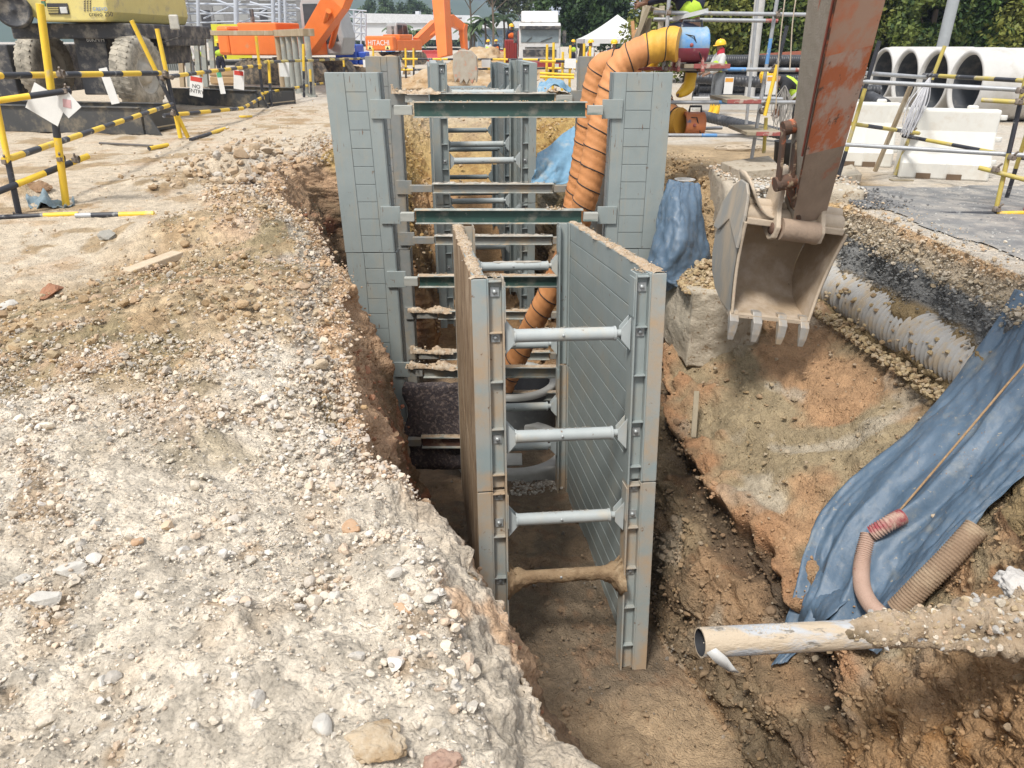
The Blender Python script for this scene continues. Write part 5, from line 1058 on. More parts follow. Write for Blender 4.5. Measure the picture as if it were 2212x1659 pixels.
person('worker in red face scarf and yellow helmet standing behind the scaffold', aZ(1543, 252, 0), R(100), dict(wl=(-.12, .34, 1.0), wr=(.14, .36, 1.02), el=(-.24, .10, 1.12), er=(.25, .12, 1.12)), scarf=redc, top=whc, legs=jean)
# worker sitting on the top scaffold tube
Yp = 10.75
wp = lambda x, y, Y_=Yp: aY(x, y, Y_)
person('worker in neon vest and yellow boots perched on the scaffold above the blower', wp(1480, 214), R(160), world=dict(pelvis=wp(1492, 60), waist=wp(1492, 38), chest=wp(1488, 4), neck=wp(1476, -22), head=wp(1464, -42), sl=wp(1512, -14), sr=wp(1462, -12), el=wp(1452, -26, 10.5), er=wp(1426, -6, 10.7), wl=wp(1410, -8, 10.5), wr=wp(1388, 8, 10.6), hl=wp(1504, 66), hr=wp(1476, 64), kl=wp(1497, 122), kr=wp(1424, 74, 10.6), al=wp(1490, 192), ar=wp(1412, 140, 10.8), tl=wp(1462, 207, 10.62), tr=wp(1390, 150, 10.7)), top=navy, legs=navy)
Yb = 14.0
person('worker in black jacket and neon vest stooping under the scaffold', aZ(1752, 318, 0), R(80), world={k: aY(v[0] - 24, v[1], v[2]) for k, v in dict(pelvis=(1752, 222, Yb), waist=(1742, 204, Yb), chest=(1722, 180, Yb), neck=(1702, 170, Yb), head=(1688, 166, Yb - .05), sl=(1722, 180, Yb - .2), sr=(1718, 172, Yb + .2), el=(1716, 212, Yb - .25), er=(1712, 205, Yb + .2), wl=(1706, 240, Yb - .2), wr=(1700, 235, Yb + .2), hl=(1752, 228, Yb - .1), hr=(1752, 226, Yb + .1), kl=(1744, 268, Yb - .1), kr=(1752, 266, Yb + .1), al=(1745, 308, Yb - .1), ar=(1760, 306, Yb + .1), tl=(1732, 315, Yb - .1), tr=(1748, 312, Yb + .1)).items()}, top=blk, legs=blk, boots=blk)
# ================================================================ scaffold, boards, blowers
galv = M('galvanised_tube', (.42, .43, .44), (.34, .35, .36), 9, (.34, .28, .22), 6, .64, .05, rough=.45, metal=.35, bump=.12, bscale=60)
bluep = M('tube_blue_paint', (.12, .30, .58), (.10, .25, .50), 9, (.4, .42, .43), 9, .6, .05, rough=.5, bump=.1)
redp = M('red_oxide_paint', (.33, .09, .08), (.28, .075, .065), 8, (.45, .36, .30), 9, .58, .05, rough=.7, bump=.2)
yel = M('tube_yellow', (.80, .54, .04), (.72, .47, .04), 6, (.50, .42, .28), 4, .64, .06, rough=.5, bump=.15, bscale=50, c4=(.2, .13, .06), s4=16, t4=.72)
blkp = M('tube_black', (.025, .027, .035), (.035, .037, .045), 6, (.30, .30, .29), 6, .62, .05, rough=.5, bump=.15, bscale=50)
yeld = M('tube_yellow_dull', (.50, .40, .09), (.42, .34, .09), 6, (.40, .35, .25), 5, .58, .06, rough=.6, bump=.2)
coup = M('coupler_steel', (.24, .20, .16), (.16, .13, .11), 20, rough=.6, metal=.3, bump=.3)
timber = M('site_timber', (.40, .31, .20), (.31, .235, .145), 9, (.46, .40, .30), 5, .6, .06, rough=.85, bump=.4, stretch=(1, 1, .2))
gtimber = M('grey_timber', (.34, .29, .21), (.26, .22, .15), 8, rough=.85, bump=.5, stretch=(1, 1, .2))
def tubepart(root, a, b_, r=.0242, cols=None, mats=galv, name='tube', step=None, off=0.0):
    b = MB()
    if step: b.striped(a, b_, r, step, (0, 1), 12, off); return b.build(name, mats, root)
    if cols:     # [(fraction, mat index)]
        t = 0; a = V(a); b_ = V(b_)
        for f, mi in cols: b.tube([a.lerp(b_, t), a.lerp(b_, f)], r, 12, mi); t = f
        return b.build(name, mats, root)
    b.tube([a, b_], r, 12, 0); return b.build(name, mats, root)
def coupler(root, p, d1=V((1, 0, 0)), s=.04):
    b = MB(); p = V(p); d1 = V(d1).normalized(); b.lathe([(s * .9, -.028), (s, -.022), (s, .022), (s * .9, .028)], p, d1, 12); b.box((p.x - s * .5, p.y - s * 1.5, p.z - s * .5), (p.x + s * .5, p.y - s * .7, p.z + s * .5)); b.lathe([(0, .07), (.012, .07), (.012, 0)], p + V((0, -.02, .02)), V((.3, -.6, .7)), 8)
    return b.build('coupler', coup, root, bev=.003)
Ys = 10.7; s_ = lambda x, y, Y_=Ys: aY(x, y, Y_)
t = thing('scaffold', s_(1623, 344), 'galvanised tube scaffold with blue paint bands carrying the blower over the pit edge', 'scaffold')
tubepart(t, s_(1685, -40), s_(1623, 346), cols=[(.30, 0), (.44, 1), (.62, 0), (1, 0)], mats=[galv, bluep])
tubepart(t, s_(1448, -40, 10.4), s_(1434, 150, 10.4), cols=[(.55, 0), (.72, 1), (1, 0)], mats=[galv, bluep])
for (x0, y0, x1, y1, Ya, c) in ((1412, 27, 1757, 32, 10.62, [(1, 0)]), (1412, 42, 1680, 45, 11.3, [(.9, 0), (1, 2)]), (1370, 148, 1735, 151, 10.6, [(.25, 2), (.52, 0), (.66, 1), (.95, 0), (1, 2)]), (1442, 221, 1757, 221, 10.6, [(.35, 0), (.48, 1), (.88, 0), (1, 2)]), (1437, 292, 1660, 293, 10.6, [(.35, 0), (.5, 1), (1, 0)]), (1437, 281, 1560, 276, 11.6, [(1, 0)]), (1560, 212, 1690, 214, 11.5, [(1, 0)])):
    tubepart(t, s_(x0, y0, Ya), s_(x1, y1, Ya), cols=c, mats=[galv, bluep, redp])
tubepart(t, s_(1640, -40, 12.2), s_(1612, 268, 12.2)); tubepart(t, s_(1700, 56, 10.5), s_(1652, 250, 10.45), cols=[(.42, 1), (.5, 0), (1, 0)], mats=[yel, blkp]); tubepart(t, s_(1655, 255, 10.5), s_(1650, 330, 10.6), mats=yeld)
for p in ((1679, 32), (1666, 151), (1652, 222), (1646, 240)): coupler(t, s_(*p, 10.62))
for p in ((1444, 27), (1438, 148)): coupler(t, s_(*p, 10.4))
for (a, c, Ya, lab, tk) in (((1500, 138), (1578, 141), 10.35, 'red edged board under the blue and red blower', .055), ((1572, 215), (1645, 219), 10.3, 'red painted board beneath the sitting worker boots', .05), ((1635, 285), (1695, 288), 10.2, 'red ended board low on the scaffold beside the orange blower', .05)):
    p, q = s_(*a, Ya), s_(*c, Ya); b = MB(); b.box((p.x, Ya, p.z - tk), (q.x, Ya + .02, p.z)); b.box((p.x - (.12 if 'low' in lab else 0) , Ya + .021, p.z - tk + .003), (q.x, Ya + .95, p.z - .004), 1)
    tag(b.build('scaffold_board', [redp, gtimber], None, (p.x, Ya, p.z - tk), bev=.004), lab, 'board')
def blower(c, r, L, top, bot, label, legs=True):
    c = V(c); t = thing('blower', c - V((0, 0, r + .1)), label, 'blower'); b = MB()
    prof = [(r * .72, -L / 2), (r, -L / 2), (r * 1.04, -L / 2 + .015), (r, -L / 2 + .03), (r, L / 2 - .03), (r * 1.04, L / 2 - .015), (r, L / 2), (r * .86, L / 2), (r * .86, L / 2 - .1), (.02, L / 2 - .1)]
    b.lathe(prof, c, V((1, .05, 0)), 36, 0)
    for i, f in enumerate(b.f):
        z = sum(b.v[k][2] for k in f) / len(f); y_ = z - c.z
        b.m[i] = 1 if y_ < -r * .12 else 0
    b.build('drum', [top, bot], t)
    b = MB(); b.tube([c + V((-L * .3, -.02, r)), c + V((-L * .27, -.02, r + .07)), c + V((L * .3, -.02, r + .07)), c + V((L * .33, -.02, r))], .016, 10); b.build('handle', blkp, t)
    b = MB(); b.tube([c + V((-L * .3, -r * .75, r * .6)), c + V((0, -r * 1.02, .1)), c + V((L * .3, -r * .8, -r * .7)), c + V((L * .42, -r * .5, -r))], .008, 6); b.build('power_cable', blackm, t)
    b = MB(); b.lathe([(0, .01), (.022, .01), (.024, 0)], c + V((-.02, -r, 0)), V((0, -1, 0)), 12); b.build('wheel_boss', redp, t)
    if legs:
        for sx_ in (-1, 1):
            b = MB(); 
            for sy_ in (-1, 1): b.beam(c + V((sx_ * L * .36, sy_ * r * .55, -r * .45)), c + V((sx_ * L * .38, sy_ * r * .85, -r - .10)), .035, .035)
            b.beam(c + V((sx_ * L * .38, -r * .95, -r - .085)), c + V((sx_ * L * .38, r * .95, -r - .085)), .04, .03); b.build('leg_frame', redp, t, bev=.004)
    return t
bl_t = M('blower_blue', (.10, .27, .55), (.14, .33, .55), 4, (.32, .38, .40), 4, .50, .10, rough=.5, bump=.15); bl_b = M('blower_red', (.30, .05, .07), (.26, .06, .10), 4, (.36, .22, .2), 6, .6, .06, rough=.5, bump=.15)
blower(s_(1490, 97, 10.5), .205, .40, bl_t, bl_b, 'round portable blower, blue above and red below, feeding an orange duct')
blower(s_(1498, 268, 10.9), .16, .26, M('blower_orange', (.60, .20, .07), (.5, .17, .07), 5, (.12, .16, .25), 6, .6, .05, rough=.55), M('blower_orange', (.6, .2, .07)), 'small orange blower on the lower scaffold level', legs=False)
duct([s_(1472, 262, 10.9), s_(1455, 262, 11.0), s_(1438, 246, 11.1), s_(1425, 215, 11.3)], .15, 'short orange duct stub on the lower orange blower', pitch=.12, collar=.14, seed=3)
# timber trestle leaning beside the ducts
t = thing('timber_trestle', s_(1350, 150, 11.6), 'grey timber trestle of leaning posts behind the orange ducts', 'trestle')
for a, c in (((1418, -30), (1345, 152)), ((1395, 14), (1368, 150)), ((1402, 40), (1385, 140)), ((1430, 14), (1424, 100)), ((1392, 14), (1432, 26)), ((1412, -10), (1358, 130))):
    b = MB(); b.beam(s_(*a, 11.6 + rng.uniform(-.15, .15)), s_(*c, 11.5 + rng.uniform(-.1, .1)), .075, .05); b.build('post', gtimber, t, bev=.004)
b = MB(); b.beam(aY(1366, 45, 16), aY(1372, 132, 16), .06, .06); b.beam(aY(1366, 75, 15.9), aY(1388, 52, 15.9), .04, .04); tag(b.build('timber_marker', M('orange_timber', (.55, .30, .14), (.45, .25, .12), 8, rough=.8), None, aY(1372, 132, 16)), 'thin orange timber marker with a short arm near the white tent', 'post')
# ropes and cords
ropem = M('pale_rope', (.50, .42, .32), (.42, .35, .26), 30, rough=.9, bump=.5)
def cord(name, pts, r, m, label, cat='rope', n=10): b = MB(); b.tube(catmull(pts, n), r, 6, 0); return tag(b.build(name, m, None, pts[-1]), label, cat)
cord('rope', [s_(1698, -20, 10.4), s_(1688, 60, 10.4), s_(1680, 150, 10.4), s_(1676, 235, 10.4)], .008, ropem, 'pale rope hanging down from the scaffold on the side of the digger arm')
cord('rope', [s_(1722, -20, 10.3), s_(1712, 50, 10.3), s_(1708, 120, 10.3), s_(1706, 150, 10.3)], .008, ropem, 'pale rope hanging closest to the digger arm')
def coil(name, c, r0, n, m, label, cat='rope', th=.009, flat=.03, seed=0):
    b = MB(); rr = np.random.default_rng(seed); pts = []
    for k in range(n * 12):
        a = k / 12 * 2 * math.pi; r = r0 * (.7 + .4 * math.sin(k * .21 + seed)); pts.append(V(c) + V((math.cos(a) * r * (1.3 + .3 * math.sin(k * .05)), math.sin(a) * r, .01 + flat * abs(math.sin(k * .37)))))
    b.tube(pts, th, 5); tag(b.build(name, m, None, c), label, cat)
coil('rope_coil', (4.0, 11.9, .01), .20, 9, ropem, 'tangle of pale rope on the ground beside the scaffold foot', seed=1)
coil('rope_coil', aZ(1598, 322, .01), .26, 10, ropem, 'loose coil of pale rope under the lowest scaffold board', seed=5)
cabm = M('white_cable', (.62, .62, .64), (.5, .5, .52), 20, rough=.6, bump=0)
b = MB(); c0 = aY(2008, 168, 10.2)
for k in range(16):
    w_ = rng.uniform(.03, .12); dx = rng.uniform(-.10, .06); h_ = rng.uniform(.55, .72); b.tube(catmull([c0, c0 + V((dx - w_, -.03, -h_ * .5)), c0 + V((dx - .12, 0, -h_)), c0 + V((dx + w_ - .1, .03, -h_ * .5)), c0 + V((.01, 0, 0))], 6), .006, 5)
tag(b.build('cable_bundle', cabm, None, c0 - V((0, 0, .7))), 'bundle of white cable hung in loops on the barrier rail', 'cable')
b = MB(); c0 = s_(1695, 185, 12.6)
for k in range(14):
    h_ = rng.uniform(.5, .75); dx = rng.uniform(-.12, .12); b.tube(catmull([c0, c0 + V((dx - .06, 0, -h_ * .5)), c0 + V((dx, 0, -h_)), c0 + V((dx + .06, 0, -h_ * .5)), c0 + V((.01, 0, 0))], 5), .007, 5)
tag(b.build('cable_bundle', M('grey_cable', (.33, .31, .29), (.25, .24, .22), 20, rough=.7, bump=0), None, c0 - V((0, 0, .7))), 'grey cable bundle hanging below the stooping worker helmet', 'cable')
# buckets and bins
b = MB(); c0 = s_(1486, 318, 11.0); c0.z = gz(c0.x, 11.0); b.lathe([(0, 0), (.12, 0), (.14, .20), (.148, .205), (.148, .215), (.135, .215), (.13, .05), (0, .04)], c0, n=24); q = b.build('plastic_bucket', M('white_plastic', (.6, .6, .58), rough=.5), None, c0); tag(q, 'white plastic bucket on soil under the scaffold', 'bucket')
c0 = s_(1697, 335, 11.6); c0.z = 0; b = MB(); b.lathe([(0, 0), (.15, 0), (.18, .38), (.19, .40), (.175, .40), (.14, .05), (0, .04)], c0, n=24); tag(b.build('rubber_tub', blackm, None, c0), 'black rubber tub standing left of the digger arm', 'bucket')
# ---------------------------------------------------------------- barriers on the right
t = thing('tube_barrier', aZ(2149, 462, 0), 'yellow and silver tube barrier along the road edge on the right', 'barrier')
YB = [yel, blkp]; dY = [yeld, blkp]
tubepart(t, aY(2232, 100, 8.5), aY(2149, 463, 8.4), cols=[(.30, 0), (.62, 1), (1, 0)], mats=[yeld, blkp], name='post')
tubepart(t, aY(2230, 250, 9.0), aY(2168, 448, 9.3), cols=[(.55, 0), (1, 1)], mats=[yeld, blkp], name='brace')
tubepart(t, aY(2041, 99, 10.9), aY(1933, 378, 10.9), cols=[(.25, 0), (.68, 1), (1, 0)], mats=dY, name='post')
tubepart(t, aY(1900, 88, 9.7), aY(1802, 411, 9.8), cols=[(.30, 1), (.72, 0), (1, 1)], mats=dY, name='post')
tubepart(t, aY(1842, 175, 9.65), aY(2240, 196, 8.4), name='rail'); tubepart(t, aY(1806, 311, 9.7), aY(2240, 337, 8.4), name='rail')
tubepart(t, aY(1870, 158, 9.8), aY(2010, 168, 10.8), name='rail'); 
tubepart(t, aY(1995, 162, 10.8), aY(2240, 176, 8.7), mats=[blkp, yeld], step=.36, name='rail')
tubepart(t, aY(1839, 267, 9.85), aY(1985, 288, 10.85), mats=dY, step=.36, name='rail'); tubepart(t, aY(1950, 293, 10.8), aY(2240, 347, 9.0), mats=[blkp, yeld], step=.4, name='rail')
tubepart(t, aY(2120, 216, 8.6), aY(2240, 223, 8.3), mats=yeld, name='rail'); tubepart(t, aY(2114, 362, 8.5), aY(2260, 400, 8.2), mats=yeld, name='rail'); tubepart(t, aY(2005, 462, 8.45), aY(2150, 461, 8.35), mats=[blkp], name='foot_tube'); tubepart(t, aY(2152, 461, 8.35), aY(2260, 459, 8.3), mats=[yel], name='foot_tube')
for p, Y_ in (((2005, 166), 10.75), ((1862, 160), 9.7), ((1860, 180), 9.6), ((1800, 313), 9.7), ((1808, 330), 9.75), ((1970, 287), 10.85), ((2203, 196), 8.4), ((2200, 220), 8.4), ((2185, 340), 8.4), ((2150, 366), 8.4), ((2152, 452), 8.35), ((1958, 292), 10.8)): coupler(t, aY(*p, Y_), V((.2, .1, 1)), .038)
b = MB(); b.beam(aY(1967, 187, 10.6), aY(1890, 370, 10.9), .05, .04); tag(b.build('timber_prop', timber, None, aY(1890, 370, 10.9)), 'thin timber prop leaning on the silver barrier rail', 'prop')
b = MB(); b.box((aZ(1885, 376).x, 10.5, .004), (aZ(1940, 380).x, 10.62, .02)); tag(b.build('ground_batten', gtimber, None, aZ(1885, 376)), 'flat batten at the feet of the prop and barrier post', 'batten')
# water filled barriers
wpl = M('barrier_plastic', (.66, .65, .60), (.62, .61, .56), 4, (.55, .50, .42), 3, .62, .08, rough=.45, bump=.1, bscale=20)
def water_barrier(c, L, rz, label, m=wpl):
    t = thing('water_barrier', (0, 0, 0), label, 'barrier', 'white water filled barriers' if m == wpl else None); b = MB()
    # cross-section (y,z) stepped jersey shape, lofted along length with scallops
    sec = [(.27, 0), (.27, .20), (.20, .32), (.105, .62), (.10, .86), (.09, .90)]
    xs = [-L / 2, -L / 2 + .03, -L * .36, -L * .3, -L * .06, 0, L * .06, L * .3, L * .36, L / 2 - .03, L / 2]; ks = [.93, 1, 1, .93, .93, .97, .93, .93, 1, 1, .93]
    R2 = []
    for x, k in zip(xs, ks): R2.append([V((x, -y * (k if z < .7 else 1), z)) for y, z in sec] + [V((x, y * (k if z < .7 else 1), z)) for y, z in sec[::-1]])
    n2 = len(R2[0]); vs = sum(R2, []); b.add(vs, [(j * n2 + k, j * n2 + (k + 1) % n2, (j + 1) * n2 + (k + 1) % n2, (j + 1) * n2 + k) for j in range(len(xs) - 1) for k in range(n2)] + [tuple(range(n2))[::-1], tuple(range((len(xs) - 1) * n2, len(xs) * n2))])
    b.build('barrier_body', m, t, bev=.02)
    for z in (.22, .52, .80):
        b = MB(); b.lathe([(0, -.03), (.06, -.03), (.06, .03), (0, .03)], (L / 2 + .04, 0, z), n=16); b.box((L / 2 - .02, -.045, z - .028), (L / 2 + .05, .045, z + .028)); b.build('lug', m, t, bev=.006)
    b = MB(); b.lathe([(.07, 0), (.07, .03), (.055, .045), (0, .045)], (L * .2, 0, .90), n=18); b.build('filler_cap', m, t)
    for x in (-L * .22, L * .12):
        b = MB(); b.box((x - .09, -.276, .001), (x + .09, -.20, .075)); b.build('fork_slot', M('slot_dark', (.16, .11, .07), rough=.9), t)
    t.location = c; t.rotation_euler.z = rz; return t
water_barrier(aZ(1868, 360, 0) + V((0, .25, 0)), .86, R(-14), 'white water filled barrier nearest the digger arm, behind the barrier rails')
water_barrier(aZ(2040, 388, 0) + V((0.05, .25, 0)), 1.12, R(-18), 'wide white water filled barrier in front of the big concrete pipes')
water_barrier(V((6.1, 8.2, 0)), .9, R(-70), 'red plastic barrier cut by the right edge of the view', M('red_plastic', (.50, .06, .05), (.42, .05, .05), 4, rough=.5))
# concrete pipes
cp = M('precast_concrete', (.52, .51, .49), (.46, .45, .43), 2, (.40, .38, .34), 2.4, .60, .10, rough=.8, bump=.2, bscale=30, bdist=.004)
labs = ['precast concrete pipe nearest the camera, at the right end of the row', 'precast concrete pipe second from the right end of the row', 'precast concrete pipe third from the right end, behind the hung cable', 'precast concrete pipe at the left end of the row, beside the black pipes']
for k in range(4):
    Yk = 19.0 + 1.62 * k; x0 = 10.55 + .06 * k; t = thing('concrete_pipe', (x0 + 1.2, Yk, 0), labs[k], 'pipe', 'large precast concrete pipes in a row'); b = MB()
    c0 = V((x0, Yk, .79)); b.lathe([(.645, 2.5), (.645, .08), (.655, .04), (.68, .0), (.74, -.0), (.755, .03), (.755, .12), (.775, .18), (.775, 2.5)], c0, V((1, 0, 0)), 56); 
    for i in range(len(b.f)): 
        rr_ = b.f[i][0] // 56
        if rr_ < 1: b.m[i] = 1
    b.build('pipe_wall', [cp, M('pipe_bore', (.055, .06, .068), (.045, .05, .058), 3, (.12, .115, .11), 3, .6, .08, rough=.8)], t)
    for s in (-1, 1):
        b = MB(); b.prism([(0, 0), (.22, 0), (0, .14)], (x0 + .2, Yk + s * .33, 0), V((0, s, 0)), V((0, 0, 1)), V((.12, 0, 0))); b.build('wedge', timber, t)
# black corrugated pipes, stacked
blc = M('black_pipe', (.03, .032, .037), (.04, .042, .048), 5, (.10, .10, .105), 5, .6, .06, rough=.45, bump=.1)
proto = None; k = 0
for row in range(5):
    for dcol in range(3 if row < 4 else 2):
        r = .145; y0 = 24.4 + dcol * .30 + (row % 2) * .15; z0 = r + row * .262; x0 = 5.6 + .25 * math.sin(k * 3.1); x1 = 10.0 + .3 * math.sin(k * 2.3)
        lv = ('bottom', 'second', 'third', 'fourth', 'top')[row]; dc = ('front', 'middle', 'back')[dcol]
        lab = 'black corrugated pipe in the %s of the %s layer of the stack' % (dc, lv)
        if proto is None:
            t = thing('drain_pipe', (x0, y0, z0), lab, 'pipe', 'black corrugated pipes stacked before the trees'); b = MB(); N = 300; b.tube([V((x0 + 4.4 * i / N, y0, z0)) for i in range(N + 1)], [r + .006 * math.sin(i * 1.57) for i in range(N + 1)], 16, 0, cap=False); b.tube([V((x0 + .01, y0, z0)), V((x0 + 4.38, y0, z0))], r * .8, 14, 1); b.build('pipe_shell', [blc, inkd], t)
            b = MB(); b.lathe([(r * .99, 0), (r * .99, .03), (r * .84, .03), (r * .84, 0)], (x0 + 4.4, y0, z0), V((1, 0, 0)), 20); b.build('yellow_end', yel, t); proto = t
        else: clone(proto, (x0, y0, z0), lab)
        k += 1
for i_, (p, q, Y0, Y1, r, lab) in enumerate((((1516, 250), (1700, 292), 16.5, 14.6, .10, 'thick black corrugated pipe lying on the ground behind the scaffold'), ((1500, 168), (1900, 196), 21.0, 20.6, .13, 'long black pipe lying in front of the pipe stack'), ((1860, 200), (1912, 228), 21.0, 19.6, .15, 'short black pipe with yellow mouth next to the leftmost concrete pipe'))):
    a, c = aY(*p, Y0), aY(*q, Y1); L = (c - a).length; N = int(L / .02); b = MB(); b.tube([a.lerp(c, i / N) for i in range(N + 1)], [r + .006 * math.sin(i * 1.57) for i in range(N + 1)], 16, 0); tag(b.build('drain_pipe', blc, None, a), lab, 'pipe')
b = MB(); b.box((4.9, 21.8, 0), (14.5, 22.0, .34)); tag(b.build('road_kerb', cp, None, (9, 21.9, 0), bev=.02), kind='structure')
b = MB(); b.beam(aY(1500, 133, 30), aY(1790, 112, 30), .16, .2); tag(b.build('rust_beam', M('rust_steel', (.30, .10, .06), (.24, .08, .05), 5, rough=.8), None, aY(1790, 112, 30)), 'rusty steel beam lying on top of the black pipes', 'beam')
# poles
def pole(p0, p1, Y, r, m, label, name='utility_pole'): b = MB(); a, c = aY(*p0, Y), aY(*p1, Y); c.z = 0; b.tube([c, a], r, 14); return tag(b.build(name, m, None, c), label, 'pole')
pole((1648, -60), (1626, 150), 24, .15, cp, 'pale concrete pole behind the scaffold in front of the trees')
pole((2074, -60), (2022, 150), 26, .17, M('grey_pole', (.33, .35, .36), (.28, .30, .31), 4, rough=.5), 'grey lamp pole leaning slightly above the concrete pipes')
# signs hanging on tubes
paper = M('white_paper', (.72, .72, .70), (.66, .66, .64), 6, rough=.7, bump=.1)
def txt(s, parent, c, h, mat_, rot=(R(90), 0, 0), name='lettering', extrude=.0015):
    cu = bpy.data.curves.new(name, 'FONT'); cu.body = s; cu.size = h; cu.align_x = 'CENTER'; cu.align_y = 'CENTER'; cu.extrude = extrude; cu.materials.append(mat_)
    tmp = bpy.data.objects.new('tmp', cu); C.objects.link(tmp); bpy.context.view_layer.update(); me = bpy.data.meshes.new_from_object(tmp.evaluated_get(bpy.context.evaluated_depsgraph_get())); bpy.data.objects.remove(tmp)
    o = bpy.data.objects.new(name, me); C.objects.link(o); o.parent = parent; o.location = V(c) - (rootloc(parent)); o.rotation_euler = rot; return o
def sign(px, py, Y, w_, h_, lines, label, tilt=0, head=None, name='paper_sign'):
    c = aY(px, py, Y); t = thing(name, c, label, 'sign'); b = MB(); b.box((c.x - w_ / 2, c.y - .003, c.z - h_ / 2), (c.x + w_ / 2, c.y + .003, c.z + h_ / 2)); b.build('sheet', paper, t)
    if head: b = MB(); b.box((c.x - w_ * .44, c.y - .006, c.z + h_ * .22), (c.x + w_ * .44, c.y - .0035, c.z + h_ * .44)); b.build('header_strip', head, t)
    for k, l in enumerate(lines): txt(l, t, c + V((0, -.006, (-.02 - k * .24) * h_)), h_ * .26, blackm)
    t.rotation_euler.y = tilt; return t
redink = M('red_ink', (.6, .06, .04), rough=.7); orink = M('orange_ink', (.75, .35, .05), rough=.7)
sign(1666, 184, 12.9, .17, .28, [], 'white notice with orange strip hung on the scaffold beside the stooping worker', 0, orink); sign(1574, 185, 15.5, .17, .30, [], 'white notice with orange heading beside the red scarfed worker', 0, orink)
# ================================================================ vegetation
leafm = colmat('leaf', rough=.6, vary=.15, s1=3, s2=9, bump=0, speck=False)
barkm = M('bark', (.16, .12, .085), (.11, .085, .06), 6, rough=.9, bump=.5, stretch=(1, 1, .3))
def leaves(ells, n, size, c_lo, c_hi, seed=0, gap=.0, shell=.45, asp=.5, droop=0):
    r = np.random.default_rng(seed); E = np.array(ells, float); vol = E[:, 3] * E[:, 4] * E[:, 5]; k = r.choice(len(E), n * 2, p=vol / vol.sum())
    d = r.normal(size=(n * 2, 3)); d /= np.linalg.norm(d, axis=1)[:, None]; rad = r.random(n * 2) ** shell
    lump = 1 + .28 * fbm(d * 1.0 + k[:, None] * 3.3, 2.2, 3, seed); p = E[k, :3] + d * E[k, 3:] * (rad * lump)[:, None]
    g = fbm(p, .9 / max(.3, E[:, 3].mean() * .5), 2, seed + 5); keep = g > gap - .35; p = p[keep][:n]; dd = d[keep][:n]; g = g[keep][:n]; n = len(p)
    a = r.normal(size=(n, 3)) + dd * .6 + np.array([0, 0, .5]); a /= np.linalg.norm(a, axis=1)[:, None]; t_ = np.cross(a, r.normal(size=(n, 3))); t_ /= np.linalg.norm(t_, axis=1)[:, None]; b_ = np.cross(a, t_)
    s = size * r.uniform(.5, 1.3, n)[:, None]; q = np.stack([p - t_ * s, p - b_ * s * asp, p + t_ * s, p + b_ * s * asp], 1).reshape(-1, 3)
    f = np.arange(n * 4).reshape(n, 4); u = (np.clip(.5 + .7 * fbm(p, 1.1, 2, seed + 9) + r.normal(size=n) * .25, 0, 1))[:, None]
    c = np.array(c_lo) * (1 - u) + np.array(c_hi) * u; return q, f, np.repeat(c, 4, 0)
def tree(loc, ells, n, size, c_lo, c_hi, label, group, seed=0, trunk=(.18, 2.0), gap=0.0, name='tree', limbs=6, shell=.45):
    loc = V(loc); t = thing(name, loc, label, 'tree', group); q, f, c = leaves(ells, n, size, c_lo, c_hi, seed, gap, shell); me = bpy.data.meshes.new('crown'); np_mesh(me, q, f, False); np_col(me, c); me.materials.append(leafm)
    o = bpy.data.objects.new('crown', me); C.objects.link(o); o.parent = t
    r = random.Random(seed); b = MB(); E = ells; top = max(e[2] for e in E); b.tube([loc, loc + V((.08, 0, trunk[1] * .5)), loc + V((-.05, .05, trunk[1])), loc + V((0, 0, top))], [trunk[0], trunk[0] * .8, trunk[0] * .6, trunk[0] * .15], 9)
    for k in range(limbs): e = E[k % len(E)]; h = trunk[1] * r.uniform(.7, 1.1); b.tube([loc + V((0, 0, h)), loc + V((e[0] * .5, e[1] * .5, (h + e[2]) / 2)), loc + V((e[0] + r.uniform(-.3, .3) * e[3], e[1], e[2] + r.uniform(-.2, .5) * e[5]))], [trunk[0] * .45, trunk[0] * .25, trunk[0] * .07], 6)
    b.build('trunk', barkm, t); return t
gl, gh = (.020, .046, .013), (.105, .165, .032)
r_ = random.Random(3)
E1 = [(0, 0, 3.2, 2.3, 1.8, 2.2), (-1.5, -.3, 2.2, 1.6, 1.4, 1.7), (1.6, -.2, 2.4, 1.7, 1.4, 1.8), (.4, .2, 5.2, 1.8, 1.5, 1.8), (-1, 0, 4.6, 1.5, 1.3, 1.6), (1.2, -.5, 1.2, 1.3, 1.0, 1.1), (-.8, -.6, 1.1, 1.3, 1, 1.0)]
E2 = [(0, 0, 2.8, 2.1, 1.7, 2.0), (-1.3, -.3, 3.9, 1.6, 1.4, 1.5), (1.4, -.2, 3.3, 1.6, 1.4, 1.9), (0, -.5, 1.2, 2.0, 1.2, 1.1), (.3, .1, 5.0, 1.6, 1.3, 1.4), (1.6, -.3, 1.4, 1.1, 1.0, 1.2)]
E3 = [(0, 0, 3.6, 1.9, 1.6, 2.6), (-1.2, -.2, 2.1, 1.5, 1.3, 1.6), (1.3, -.4, 2.0, 1.6, 1.2, 1.5), (.2, -.3, 1.0, 1.7, 1.0, 1.0), (-.6, 0, 5.6, 1.3, 1.2, 1.6)]
hl_ = ['tree with olive yellow flush standing behind the scaffold top', 'dark green tree right of the scaffold', 'tree just left of the digger arm, behind it', 'bushy tree just right of the digger arm', 'yellowish tree above the leftmost concrete pipe', 'dense tree behind the grey lamp pole', 'dark tree above the middle concrete pipes', 'dark green tree above the rightmost concrete pipe', 'tree at the right end of the row, cut by the frame']
hx = [7.9, 10.4, 12.9, 15.4, 17.8, 20.1, 22.6, 25.2, 27.8]; protoT = []
